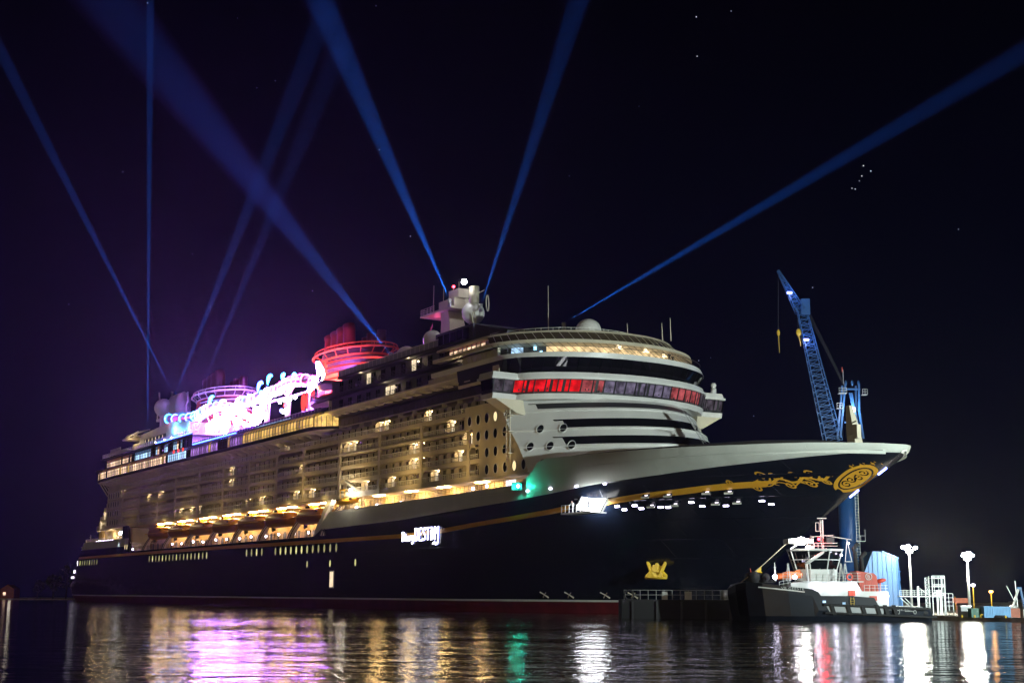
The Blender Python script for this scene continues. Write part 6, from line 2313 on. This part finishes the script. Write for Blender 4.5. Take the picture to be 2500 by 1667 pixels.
Yc = 158.0
container('blue container with its door end turned to the water', qx(2366, Yc), Yc, 1.05, 1.3, 1.24, 'cont_blue', 0.0)
container('long blue container beside the rust-red one', qx(2389, Yc), Yc + 0.3, 2.0, 1.3, 1.2, 'cont_blue', 0.0, False)
container('dark green container next to the small grey guard house', qx(2340, Yc), Yc + 0.6, 1.12, 1.2, 1.0, 'cont_green', 0.0)
container('rust-red container between the blue and grey ones', qx(2431, Yc), Yc + 0.5, 1.1, 1.2, 1.02, 'cont_rust', 0.0, False)
container('pale grey container with door bars near the picture edge', qx(2460, Yc), Yc + 0.2, 1.55, 1.2, 0.92, 'cont_grey', 0.0)
container('dark blue container cut off by the picture edge', qx(2494, Yc), Yc + 0.2, 1.6, 1.2, 0.9, 'cont_blue', 0.0, False)
gh = thing('guard_house', 'small grey guard house with flat overhanging roof at the lamp mast foot', 'guard house', (qx(2312, 162), 162, qz))
MB().box(0, 1.1, 0, 1.2, 0, 1.15).build('wall', 'grey', gh)
MB().box(-0.08, 1.22, -0.12, 1.3, 1.15, 1.28).build('roof', 'galv', gh)
MB().box(0.68, 0.98, -0.04, 0.0, 0.02, 0.8).build('door', 'galv', gh)
hz_ = thing('rubber_hose', 'black rubber hose coil lying before the long blue container', 'hose', (qx(2405, 155.5), 155.5, qz))
for k in range(3):
    MB().tube([(-0.75 + 0.1 * k, 0.1 * k, 0.1 + 0.06 * k), (0.75 - 0.1 * k, 0.1 * k, 0.1 + 0.06 * k)], 0.09, 8).build('hose_length', 'rubber', hz_)
for (px, lab) in ((2313, 'yellow bollard left of the guard house door'), (2343, 'yellow bollard before the green container'), (2360, 'bent yellow pipe guard by the blue container corner'), (2416, 'yellow bollard at the end of the black hose')):
    Yb = 157.0 if px < 2400 else 155.0
    t = thing('bollard', lab.replace(' left of', ' beside'), 'bollard', (qx(px, Yb), Yb, qz), 0, 'yellow bollards on the quay edge')
    if 'pipe' in lab:
        MB().tube([(-0.12, 0, 0), (-0.12, 0, 0.3), (0.02, 0, 0.36), (0.15, 0, 0.32)], 0.05, 8).build('pipe', 'yellow', t)
    else:
        MB().tube([(0, 0, 0), (0, 0, 0.18)], [0.10, 0.07], 10).ball((0, 0, 0.2), 0.12, 0, 10, 6, (1, 1, 0.6)).build('post', 'yellow', t)


FILL_MAST = (100.0, 84.0)  # foot of the added mast, out of view


def mast_lamp(x, y, h, label, heads, power):
    t = thing('light_mast', label, 'light mast', (x, y, qz), 0, 'tall floodlight masts on the quay')
    MB().tube([(0, 0, 0), (0, 0, h)], [0.20, 0.13], 12).tube([(0, 0, 0), (0, 0, 0.35)], 0.28, 12).build('mast', 'galv', t)
    for zz in (0.33, 0.62):
        MB().tube([(0, 0, h * zz), (0, 0, h * zz + 0.05)], 0.20, 12).build('mast_collar', 'galv', t)
    c = MB()
    for zz in (0.1, 0.3, 0.5):
        c.tube([(0.55 * math.cos(2 * PI * q / 10), 0.55 * math.sin(2 * PI * q / 10), h + zz) for q in range(10)], 0.03, 4, closed=True)
    for q in range(10):
        c.bar((0.15 * math.cos(2 * PI * q / 10), 0.15 * math.sin(2 * PI * q / 10), h - 0.15), (0.55 * math.cos(2 * PI * q / 10), 0.55 * math.sin(2 * PI * q / 10), h + 0.5), 0.03)
    c.build('lamp_cage', 'galv', t)
    for (dx, dy, dz, s) in heads:
        o = link('floodlight', fg, t, (dx, dy, h + dz))
        o.scale = (s, s * 0.7, s * 0.75)
        l = point('mast_floodlight', (x + dx, y + dy - 0.7, qz + h + dz), power / len(heads), (1.0, 0.95, 0.80), 0.4)
    return t


mast_lamp(qx(2196, 200), 200, 8.35, 'slim white floodlight mast behind the tug stern with split lamp heads', [(-0.85, -0.3, 0.85, 0.85), (-0.25, -0.4, 0.9, 0.95), (0.85, -0.2, 0.8, 0.7)], 9000)
mast_lamp(qx(2332.5, 190), 190, 7.1, 'floodlight mast beside the guard house with one blazing head', [(-0.45, -0.3, 0.75, 0.95), (0.1, -0.5, 0.85, 1.1), (0.6, -0.2, 0.7, 0.7)], 12000)
for (px, py, Y, lab, m_, c) in ((2343, 1431, 210, 'low street lamp with violet-white glow right behind the floodlight mast', 'lamp_violet', (1.0, 0.6, 0.7)), (2385, 1446, 205, 'orange sodium street lamp behind the blue container', 'lamp_orange', (1.0, 0.42, 0.08)), (2299, 1455, 230, 'thin orange-lit pole beyond the guard house', None, None)):
    h = 2.733 + (1455.5 - py) / 3365 * Y - qz
    t = thing('street_lamp', lab, 'street lamp', (qx(px, Y), Y, qz))
    MB().tube([(0, 0, 0), (0, 0, h)], [0.11, 0.07], 8).build('post', 'yellow', t)
    if m_:
        MB().ball((0, 0, h + 0.15), 0.26, 0, 10, 6, (1.2, 1, 0.7)).build('lamp_head', m_, t)
        point('street_lamp_glow', (qx(px, Y), Y - 0.5, qz + h + 0.1), 110, c, 0.25)

mast_lamp(FILL_MAST[0], FILL_MAST[1], 16.0, 'added floodlight mast out of view on the near quay, lighting the ship front', [(-0.6, 0.5, 0.8, 1.0), (0.0, 0.6, 0.9, 1.0), (0.6, 0.5, 0.8, 1.0)], 600)
spot('front_fill_spot', (FILL_MAST[0] - 1.0, FILL_MAST[1] + 1.5, qz + 17.2), (26, 208, 24), 700000, (0.84, 1.0, 0.96), 46, 0.6, 0.7)  # added spot that brightens the ship front and bow
# steel landing stage with its lattice post and tower, half hidden by the tug stern
st_ = thing('landing_stage', 'galvanised steel walkway with tower and lattice post behind the tug stern', 'landing stage', (qx(2230, 182), 182, qz))
uS = 182 / 3365.05


def LS(px, py):
    return ((px - 2230) * uS, (1455.9 - py) * uS + 2.733 - qz)


wk = MB()
(x0, z0), (x1, z1) = LS(2165, 1455), LS(2262, 1455)
wk.box(x0, x1, -0.5, 0.5, z0 - 0.12, z0)
for zz in (0.35, 0.7, 1.0):
    wk.bar((x0, -0.5, z0 + zz * 0.7), (x1, -0.5, z0 + zz * 0.7), 0.04)
for k in range(12):
    xx = x0 + (x1 - x0) * k / 11
    wk.bar((xx, -0.5, z0), (xx, -0.5, z0 + 0.7), 0.04)
wk.build('walkway', 'galv', st_)
for (px, pyt) in ((2212, 1432), (2258, 1441), (2266, 1441)):
    (x, zt) = LS(px, pyt)
    MB().box(x - 0.12, x + 0.12, -0.15, 0.15, 0, zt).build('pile', 'galv', st_)
lt = MB()
(xa, zt), (xb, _z) = LS(2230, 1412), LS(2239, 1412)
for xx in (xa, xb):
    lt.bar((xx, 0, 0), (xx, 0, zt), 0.055)
for k in range(8):
    z0_, z1_ = zt * k / 8, zt * (k + 1) / 8
    lt.bar((xa, 0, z0_), (xb, 0, z1_), 0.035)
    lt.bar((xb, 0, z0_), (xa, 0, z1_), 0.035)
    lt.bar((xa, 0, z1_), (xb, 0, z1_), 0.04)
lt.build('lattice_post', 'galv', st_)
tw = MB()
(xa, zt), (xb, _z) = LS(2243, 1408), LS(2273, 1408)
for xx in (xa, xb):
    for yy in (-0.7, 0.7):
        tw.bar((xx, yy, 0), (xx, yy, zt), 0.08)
for zf in (0.55, 0.78, 1.0):
    tw.box(xa, xb, -0.75, 0.75, zt * zf - 0.3, zt * zf - 0.22)
    for zz in (0.0, 0.14):
        tw.bar((xa, -0.75, zt * zf + zz - 0.1), (xb, -0.75, zt * zf + zz - 0.1), 0.04)
for k in range(3):
    tw.bar((xa + (xb - xa) * (k + 0.5) / 3, -0.75, zt * 0.55), (xa + (xb - xa) * (k + 0.5) / 3, -0.75, zt), 0.035)
tw.build('tower', 'galv', st_)
fn = MB()
(xa, zt), (xb, zb) = LS(2262, 1449), LS(2293, 1478)
for zz in (0.0, 0.33, 0.66, 1.0):
    fn.bar((xa, -0.4, zb + (zt - zb) * zz), (xb, -0.4, zb + (zt - zb) * zz), 0.04)
for k in range(4):
    xx = xa + (xb - xa) * k / 3
    fn.bar((xx, -0.4, 0), (xx, -0.4, zt), 0.045)
fn.build('guard_frame', 'galv', st_)
br_ = MB()
for (a, b) in (((2168, 1460), (2190, 1480)), ((2178, 1460), (2200, 1482)), ((2215, 1437), (2232, 1450)), ((2262, 1440), (2240, 1455))):
    (xa, za), (xb, zb) = LS(*a), LS(*b)
    br_.bar((xa, -0.3, za), (xb, -0.3, zb), 0.06)
br_.build('brace', 'galv', st_)
# ramp clutter between stage and guard house
pn = thing('pallet_stack', 'low steel frames and pipes piled on the quay by the tug stern fender', 'steel frames', (qx(2290, 164), 164, qz))
for k in range(4):
    MB().bar((-0.9, 0, 0.12 + 0.16 * k), (0.9, -0.1, 0.16 + 0.2 * k), 0.05).bar((-0.8 + 0.5 * k, 0, 0), (-0.8 + 0.5 * k, 0, 0.7), 0.04).build('frame_bar', 'galv', pn)

# blue machinery house behind the tug
bh = thing('crane_house', 'blue steel machinery house with sloping roof behind the tug exhausts', 'machinery house', (0, 205, qz))
u2 = 205 / 3365.05


def B2(px, py):
    return ((px - 1250) * u2 * 1.0168, (1455.9 - py) * u2 + 2.733 - qz)


MB().prism([B2(2048, 1490), B2(2056, 1452), B2(2098, 1351), B2(2120, 1352), B2(2156, 1367), B2(2158, 1400), B2(2166, 1490)], 'y', -2.5, 3).build('wall', 'crane_blue', bh)
MB().prism([B2(2120, 1349), B2(2158, 1365), B2(2158, 1368), B2(2120, 1353)], 'y', -2.7, 3.1).build('roof', 'crane_blue', bh)
for (a, b) in (((2130, 1390), (2160, 1390)), ((2132, 1398), (2162, 1398)), ((2098, 1400), (2098, 1351)), ((2130, 1362), (2130, 1400)), ((2156, 1367), (2160, 1420))):
    (xa, za), (xb, zb) = B2(*a), B2(*b)
    MB().bar((xa, -2.58, za), (xb, -2.58, zb), 0.09).build('seam', 'crane_blue', bh)

for k in range(9):
    px_ = 2066 + 11 * k
    yt_ = interp(px_, [2056, 2098, 2120, 2156], [1452, 1352, 1353, 1368])
    (xa, za), (xb, zb) = B2(px_, yt_ + 1), B2(px_, 1489)
    MB().box(xa - 0.05, xa + 0.05, -2.58, -2.5, zb, za).build('rib', 'crane_blue', bh)
# the big blue slewing crane
u3 = 250 / 3365.05


def C3(px, py):
    e = (833.5 - py) / 3365.05
    tz = (e * math.cos(_al) + math.sin(_al)) / (math.cos(_al) - e * math.sin(_al))
    sc = 1 / (math.cos(_al) - e * math.sin(_al))
    return ((px - 1250 + 0.0050127 * (py - 833.5)) * u3 * sc, tz * 250 + CAM_H)


kr = thing('harbour_crane', 'tall blue harbour crane with lattice jib rising behind the ship bow', 'crane', (0, 250, 0))
xc_, _z = C3(2073, 1300)
MB().tube([(xc_, 0, 0), (xc_, 0, 29)], 1.72, 24).tube([(xc_, 0, 12.0), (xc_, 0, 12.25)], 1.85, 24).build('column', 'crane_blue', kr)
ldk = MB()
for s_ in (-0.28, 0.28):
    ldk.bar((xc_ + 1.2 + s_, -1.6, 1), (xc_ + 1.2 + s_, -1.6, 22), 0.06)
for k in range(42):
    ldk.bar((xc_ + 0.92, -1.6, 1 + 0.5 * k), (xc_ + 1.48, -1.6, 1 + 0.5 * k), 0.05)
ldk.build('ladder', 'galv', kr)
MB().box(xc_ + 0.8, xc_ + 2.4, -1.9, -1.0, 12.3, 12.4).bar((xc_ + 0.8, -1.9, 13.3), (xc_ + 2.4, -1.9, 13.3), 0.06).bar((xc_ + 2.4, -1.9, 12.3), (xc_ + 2.4, -1.9, 14.4), 0.06).bar((xc_ + 1.6, -1.9, 12.3), (xc_ + 1.6, -1.9, 13.3), 0.05).build('landing', 'galv', kr)


def lattice(out, P, Q, w0, w1, n, dep, r=0.10):
    P, Q = Vector(P), Vector(Q)
    d = (Q - P).normalized()
    s_ = Vector((d.z, 0, -d.x))
    ch = []
    for i in range(n + 1):
        t = i / n
        c = P.lerp(Q, t)
        w = (w0 + (w1 - w0) * t) / 2
        dd = dep * (0.35 + 0.65 * (1 - t)) / 2
        ch.append([c - s_ * w + Vector((0, -dd, 0)), c + s_ * w + Vector((0, -dd, 0)), c + s_ * w + Vector((0, dd, 0)), c - s_ * w + Vector((0, dd, 0))])
    for k in range(4):
        for i in range(n):
            out.bar(ch[i][k], ch[i + 1][k], r * 1.5)
    for i in range(n):
        for k in range(4):
            k2 = (k + 1) % 4
            a, b = (k, k2) if i % 2 else (k2, k)
            out.bar(ch[i][a], ch[i + 1][b], r * 0.8)
        out.bar(ch[i][0], ch[i][1], r * 0.8)
        out.bar(ch[i][2], ch[i][3], r * 0.8)


ft, mid, tip = C3(2034, 1075), C3(1957, 752), C3(1899, 657)
jb = MB()
lattice(jb, (ft[0], 0, ft[1]), (mid[0], 0, mid[1]), 2.9, 1.7, 26, 2.6)
jb.build('jib', 'crane_blue', kr)
jt = MB()
lattice(jt, (mid[0] - 0.2, 0, mid[1] - 0.4), (tip[0], 0, tip[1]), 1.7, 0.3, 12, 1.6, 0.09)
(jx, jz) = C3(1964, 745)
jt.box(jx - 0.7, jx + 0.9, -0.6, 0.6, jz - 1.6, jz + 1.4)
jt.build('jib_head', 'crane_blue', kr)
ag = MB()
for (a, b) in (((2060, 935), (2048, 1065)), ((2093, 935), (2093, 1000)), ((2093, 1000), (2104, 1068))):
    (xa, za), (xb, zb) = C3(*a), C3(*b)
    for yy in (-1.2, 1.2):
        ag.bar((xa, yy, za), (xb, yy, zb), 0.34)
for (a, b) in (((2058, 948), (2096, 948)), ((2057, 1029), (2072, 1029)), ((2075, 957), (2084, 1010)), ((2070, 957), (2080, 1005))):
    (xa, za), (xb, zb) = C3(*a), C3(*b)
    ag.bar((xa, -1.2, za), (xb, -1.2, zb), 0.28)
for px in (2061, 2077, 2092):
    (xa, za) = C3(px, 937)
    ag.ball((xa, -1.2, za + 0.3), 0.32, 0, 10, 6, (0.7, 0.7, 1.6))
ag.build('a_frame', 'crane_blue', kr)
for (a, b, c) in ((2043, 2062, 958), (2038, 2052, 995), (2100, 2112, 961)):
    pf = MB()
    (xa, za), (xb, _q) = C3(a, c), C3(b, c)
    pf.box(xa, xb, -1.8, -0.6, za - 0.1, za)
    for zz in (0.45, 0.9):
        pf.bar((xa, -1.8, za + zz), (xb, -1.8, za + zz), 0.06)
    for k in range(3):
        pf.bar((xa + (xb - xa) * k / 2, -1.8, za), (xa + (xb - xa) * k / 2, -1.8, za + 0.9), 0.05)
    pf.build('platform', 'galv', kr)
(xa, za), (xb, zb) = C3(2056, 935), C3(2056, 900)
MB().bar((xa, -1, za), (xa, -1, zb), 0.07).build('pole', 'galv', kr)
MB().ball((xa - 0.1, -1, zb), 0.18, 0, 8, 6, (0.6, 0.6, 3)).build('wind_sock', 'life_red', kr)
wr_ = MB()
for k in range(4):
    (xa, za), (xb, zb) = C3(1962 + 4 * k, 750), C3(2058 + 3 * k, 938)
    wr_.tube([(xa, -0.4 + 0.3 * k, za), (xb, -0.4 + 0.3 * k, zb)], 0.03, 4)
(xa, za), (xb, zb) = C3(1900, 662), C3(1900, 800)
wr_.tube([(xa, 0, za), (xb, 0, zb)], 0.035, 4)
(xa, za), (xb, zb) = C3(1948, 770), C3(1948, 805)
wr_.tube([(xa, 0, za), (xb, 0, zb)], 0.035, 4)
wr_.build('hoist_rope', 'dark', kr)
(xa, za), (xb, zb) = C3(1900, 803), C3(1901, 815)
hk = MB().ball((xa, 0, (za + zb) / 2), 0.42, 0, 10, 8, (0.75, 0.7, 1.5)).bar((xb, 0, zb), (xb + 0.05, 0, zb - 3.3), 0.10)
hk.build('hook_block', 'yellow', kr)
(xa, za) = C3(1950, 808)
MB().ball((xa, 0, za), 0.6, 0, 10, 8, (0.9, 0.5, 1.2)).tube([(xa, 0, za - 0.6), (xa + 0.2, 0, za - 1.6), (xa + 0.3, 0, za - 2.6)], [0.2, 0.12, 0.06], 6).build('hook_block', 'yellow', kr)
clm = MB().tube([(-0.45, 0, 0), (0.45, 0, 0)], 0.2, 8).mesh('jib_lamp', ['lamp_blue'])
for (px, py, pw) in ((1925, 714, 350), (1966, 828, 350)):
    (xa, za) = C3(px, py)
    link('jib_lamp', clm, kr, (xa, -1.0, za))
    point('jib_light', (xa + 0.3, 248.2, za - 0.3), pw, (0.45, 0.50, 1.0), 0.3)
(xa, za) = C3(2076, 999)
MB().ball((xa, -2.0, za), 0.45, 0, 12, 8).build('work_lamp', 'lamp_white', kr)
point('crane_light', (xa, 246.8, za), 1500, (0.75, 0.86, 1.0), 0.4)
for (px, py, pw) in ((1990, 880, 800), (1950, 740, 500), (2015, 990, 800), (2066, 1230, 700), (2066, 1330, 700)):
    (xa, za) = C3(px, py)
    spot('crane_flood', (xa - 3, 241.0, za - 6), (xa, 250, za), pw, (0.42, 0.58, 1.0), 80, 0.3, 0.6)
# bow light mast of the ship, seen over the foredeck beside the crane
bmx = MB().loft([[(68.0 + dx * w + k * -0.5, dy * w, z) for (dx, dy) in ((-1, -1), (1, -1), (1, 1), (-1, 1))] for k, (z, w) in enumerate(((20.9, 0.75), (24.2, 0.6), (27.2, 0.3)))], 0, cap1=True)
bmx.bar((68.5, -1.2, 24.7), (71.2, -3.0, 24.6), 0.13).box(69.0, 69.8, -1.6, -0.9, 22.6, 24.4).bar((67, -0.5, 23.2), (69.4, -1.2, 23.4), 0.2)
bmx.build('bow_mast', 'cream', ship)

# knuckle-boom loader beyond the containers
ex = thing('loader_crane', 'blue and white knuckle boom loader with a grab behind the rust-red container', 'loader crane', (qx(2440, 185), 185, qz))
u4 = 185 / 3365.05


def E4(px, py):
    return ((px - 2440) * u4, (1455.9 - py) * u4 + 2.733 - qz)


for (a, b, r, m_, nm_) in (((2436, 1475), (2450, 1438), 0.16, 'tug_white', 'lower_arm'), ((2455, 1436), (2464, 1485), 0.16, 'crane_blue', 'upper_arm'), ((2448, 1436), (2457, 1436), 0.2, 'crane_blue', 'knuckle'), ((2422, 1430), (2440, 1468), 0.045, 'galv', 'stay'), ((2443, 1418), (2446, 1480), 0.07, 'galv', 'mast')):
    (xa, za), (xb, zb) = E4(*a), E4(*b)
    MB().tube([(xa, 0, za), (xb, 0, zb)], r, 6).build(nm_, m_, ex)
(xa, za) = E4(2436, 1480)
MB().ball((xa, 0, za), 0.5, 0, 10, 6, (1.2, 0.8, 0.6)).build('grab', 'galv', ex)
# sheds far back on the quay
for (x0, x1, xr, yr, ye, Y, lab) in ((2395, 2486, 2440, 1472, 1483, 260, 'long low grey shed with shallow gable behind the loader'), (2486, 2580, 2530, 1462, 1470, 240, 'taller tan shed at the picture edge')):
    u5 = Y / 3365.05
    t = thing('shed', lab, 'shed', (qx(x0, Y), Y, qz))
    w_, zr_, ze = (x1 - x0) * u5, (1456 - yr) * u5 + 2.733 - qz, (1456 - ye) * u5 + 2.733 - qz
    MB().prism([(0, 0), (w_, 0), (w_, ze), (w_ * (xr - x0) / (x1 - x0), zr_), (0, ze)], 'y', 0, 12).build('wall', 'cont_grey', t)
    MB().prism([(-0.2, ze), (w_ * (xr - x0) / (x1 - x0), zr_ + 0.05), (w_ * (xr - x0) / (x1 - x0), zr_ + 0.2), (-0.2, ze + 0.15)], 'y', -0.2, 12).build('roof', 'galv', t)
t = thing('tank_container', 'long rust-orange tank container behind the lamp mast', 'container', (qx(2300, 200), 200, qz))
MB().box(0, 2.0, 0, 1.5, 1.4, 2.1).build('body', 'cont_rust', t)
MB().bar((0.1, 0, 0), (0.1, 0, 1.4), 0.1).bar((1.9, 0, 0), (1.9, 0, 1.4), 0.1).build('leg', 'cont_rust', t)

# dark pontoon moored along the bow
po = thing('pontoon', 'dark steel pontoon with railings lying between the ship bow and the tug', 'pontoon', (qx(1512, 166), 166, 0))
plen = qx(1800, 166) - qx(1512, 166)
MB().box(0, plen, 0, 5, -0.5, 2.2).build('hull', 'rubber', po)
for k in range(5):
    MB().box(plen * (k + 0.4) / 5, plen * (k + 0.4) / 5 + 0.25, -0.25, 0.0, -0.3, 2.0).build('fender_post', 'dark', po)
rail_run([(0.3, 0.1, 2.2), (plen - 0.2, 0.1, 2.2)], 1.1, 2, 0.95, 0.035, 'steel', 'hand_rail', po)
MB().tube([(0.9 + 0.55 * math.cos(2 * PI * q / 16), -0.02, 2.75 + 0.55 * math.sin(2 * PI * q / 16)) for q in range(16)], 0.09, 6, closed=True).build('hoop', 'dark', po)
MB().bar((plen - 1.2, 0, 3.35), (plen + 1.8, 0.2, 3.4), 0.08).tube([(plen - 0.1, -0.15, 0.4), (plen - 0.1, -0.15, 2.3), (plen + 0.2, -0.15, 3.0)], 0.07, 6).build('gangway_frame', 'steel', po)
for (dx, lab) in ((plen - 2.15, 'steel drum at the tug end of the pontoon, further from the tug'), (plen - 0.95, 'steel drum at the pontoon end, right against the tug bow')):
    t = thing('steel_drum', lab, 'drum', (qx(1512, 166) + dx, 166.6, 2.2), 0, 'steel drums on the pontoon')
    MB().tube([(0, 0, 0), (0, 0, 1.15)], 0.38, 16).build('shell', 'steel', t)
    for zz in (0.05, 0.38, 0.76, 1.1):
        MB().tube([(0.39 * math.cos(2 * PI * q / 16), 0.39 * math.sin(2 * PI * q / 16), zz) for q in range(16)], 0.03, 5, closed=True).build('hoop', 'steel', t)
for (dx, s_) in ((4.9, 0.7), (7.6, 0.9)):
    t = thing('deck_box', 'grey deck box on the pontoon %s' % ('in the middle of the rail' if s_ < 0.8 else 'nearer the steel drums'), 'box', (qx(1512, 166) + dx, 166.8, 2.2), 0, 'boxes on the pontoon')
    MB().box(0, 0.9 * s_, 0, 0.6, 0, 0.95).box(0.1, 0.8 * s_, -0.03, 0, 0.1, 0.85).build('body', 'steel', t)
point('pontoon_light', (qx(1512, 166) + plen - 1.5, 164.5, 3.6), 25, (0.8, 0.9, 1.0), 0.2)

# ================================================================== FAR SHORE
MB().prism([(-420, 505), (-150, 505), (-120, 640), (-420, 640)], 'z', -1, 0.35).build('far_shore', 'concrete', kind='structure')
for k, (x, y, h, lab) in enumerate(((-165.0, 520, 13.5, 'dark round-headed tree just beyond the ship stern'), (-170.5, 522, 9.0, 'lower dark tree on the far shore beside the round-headed one'), (-177.0, 524, 7.0, 'small dark tree furthest from the ship stern on the far shore'))):
    t = thing('shore_tree', lab, 'tree', (x, y, 0.35), 0, 'dark trees on the far shore')
    MB().tube([(0, 0, 0), (0.2, 0, h * 0.45), (0.1, 0, h * 0.8)], [0.3, 0.2, 0.05], 7).tube([(0.2, 0, h * 0.4), (1.4, 0.3, h * 0.65)], [0.12, 0.04], 5).tube([(0.2, 0, h * 0.45), (-1.3, -0.2, h * 0.7)], [0.12, 0.04], 5).build('trunk', 'bark', t)
    lf = MB()
    for q in range(420):
        u1, u2, u3_ = rnd.uniform(-1, 1), rnd.uniform(-1, 1), rnd.uniform(-1, 1)
        if u1 * u1 + u2 * u2 + u3_ * u3_ > 1:
            continue
        c = Vector((u1 * h * 0.33, u2 * h * 0.3, h * 0.64 + u3_ * h * 0.36))
        if noise.noise(c * 0.5 + Vector((k * 7, 0, 0))) < -0.12:
            continue
        a = Vector((rnd.uniform(-1, 1), rnd.uniform(-1, 1), rnd.uniform(-1, 1))) * 0.6
        b = Vector((rnd.uniform(-1, 1), rnd.uniform(-1, 1), rnd.uniform(-1, 1))) * 0.6
        lf.add([c - a, c + b, c + a, c - b], [(0, 1, 2, 3)])
    lf.build('crown', 'leaf', t)
hs_ = thing('shore_house', 'tiny tan building on the far shore at the picture edge', 'building', (-186.5, 512, 0.35))
MB().prism([(0, 0), (5, 0), (5, 3.4), (2.5, 5.0), (0, 3.4)], 'y', 0, 6).build('wall', 'cont_rust', hs_)
MB().box(1.0, 2.0, -0.06, 0, 1.0, 2.2).build('window', 'lit_rose', hs_)
point('shore_glow', (-178, 498, 3.0), 60, (1.0, 0.86, 0.66), 0.6)

# ================================================================== SEARCHLIGHT BEAMS: lamps shining up through misty air
def beam_material():
    m = bpy.data.materials.new('lit_mist')
    m.use_nodes = True
    nt = m.node_tree
    nt.nodes.clear()
    o = nt.nodes.new('ShaderNodeOutputMaterial')
    v_ = nt.nodes.new('ShaderNodeVolumePrincipled')
    v_.inputs['Color'].default_value = (0.8, 0.85, 1.0, 1)
    v_.inputs['Density'].default_value = 0.0011
    nt.links.new(v_.outputs[0], o.inputs['Volume'])
    MATS['lit_mist'] = m


beam_material()
BEAMS = [
    ('broad blue beam from the mast leaning to the upper middle', S2W(-36.0, -3.2, 59.6), (-44.92, 300, 137.9), 1.35, 2.3, 1.1),
    ('blue beam from the mast rising steeply toward the crane side', S2W(-27.5, -1.0, 57.0), (15.58, 310, 142.73), 1.3, 1.65, 0.6),
    ('long thin blue beam shot over the crane jib', S2W(1.2, -1.0, 49.0), (164.54, 420, 175.18), 0.85, 0.8, 0.9),
    ('wide faint blue beam from beside the red funnel', S2W(-65.0, -1.5, 53.0), (-118.8, 380, 173.61), 1.0, 2.7, 0.7),
    ('slender blue beam leaning outward over the stern', S2W(-206.5, -4, 62.0), (-204.8, 520, 215.11), 0.8, 0.75, 1.2),
    ('thin upright blue beam over the stern', S2W(-238.8, -1, 49.5), (-119.3, 425, 193.92), 0.6, 0.6, 1.9),
    ('faint blue beam from the stern mast tilting toward the funnels', S2W(-212.0, -2, 60.0), (-70.7, 460, 193.64), 0.8, 1.7, 0.7),
    ('faintest blue beam rising behind the unlit funnel', S2W(-184.0, -2, 62.0), (-65.59, 470, 187.85), 0.8, 1.6, 0.38),
]
BEAM_POWER = 1.0
for (lab, a, b, r0b, hdeg, pw) in BEAMS:
    a, b = Vector(a), Vector(b)
    d = (b - a)
    L = d.length * 1.12
    d.normalize()
    ha = R(hdeg)
    gh_ = ha * 1.12
    n = 20
    q = d.to_track_quat('Z', 'Y')
    r_in = 0.35
    t = thing('light_beam', lab, 'light beam', tuple(a), 0, 'blue searchlight beams over the ship')
    cb = MB()
    cb.loft([[(r_ * math.cos(2 * PI * k / n), r_ * math.sin(2 * PI * k / n), z) for k in range(n)] for (z, r_) in ((0.6, r_in), (L, r_in + L * math.tan(gh_)))], 0, smooth=False, cap0=True, cap1=True)
    o = cb.build('lit_air', 'lit_mist', t)
    o.rotation_mode = 'QUATERNION'
    o.rotation_quaternion = q
    back = r_in / math.tan(ha)
    s0 = a - d * back + d * 0.6
    l = bpy.data.lights.new('searchlight', 'SPOT')
    l.energy = 7.6e6 * pw * math.tan(R(2.0)) / math.tan(ha) * BEAM_POWER
    l.color = (0.015, 0.19, 1.0)
    l.shadow_soft_size = 0.05
    l.spot_size = 2 * ha * 1.05
    l.spot_blend = 0.55
    so = bpy.data.objects.new('searchlight_lamp', l)
    scene.collection.objects.link(so)
    so.location = tuple(a + d * 0.62)
    so.visible_glossy = True
    so.rotation_euler = (d).to_track_quat('-Z', 'Y').to_euler()

# ================================================================== STARS
stb = MB()
for (px, py) in ((360, 8), (580, 45), (672, 198), (627, 215), (918, 15), (1702, 138), (1785, 28), (1700, 42), (2108, 405), (2126, 418), (2098, 442), (2104, 430), (2088, 462), (2080, 460), (168, 743), (1002, 577), (763, 710), (926, 366), (1840, 1015), (1706, 880), (1735, 873), (2340, 560), (1390, 430), (470, 620), (1560, 260), (1984, 702), (300, 420)):
    v_ = ((px - 1250) / 3365.05 * _r - (py - 833.5) / 3365.05 * _u + _fw).normalized()
    p = Vector((0, 0, CAM_H)) + v_ * 2500
    stb.ball(tuple(p), 0.55 + 0.45 * rnd.random(), 0, 6, 4)
stb.build('stars', 'star', kind='stuff')


# ================================================================== NIGHT AIR
def haze_material():
    m = bpy.data.materials.new('night_air')
    m.use_nodes = True
    nt = m.node_tree
    nt.nodes.clear()
    o = nt.nodes.new('ShaderNodeOutputMaterial')
    v_ = nt.nodes.new('ShaderNodeVolumePrincipled')
    v_.inputs['Color'].default_value = (0.85, 0.88, 0.95, 1)
    v_.inputs['Density'].default_value = 0.00009
    v_.inputs['Anisotropy'].default_value = 0.75
    nt.links.new(v_.outputs[0], o.inputs['Volume'])
    MATS['night_air'] = m


haze_material()
MB().box(-460, 320, -60, 660, -2.6, 225).build('haze', 'night_air', kind='stuff')
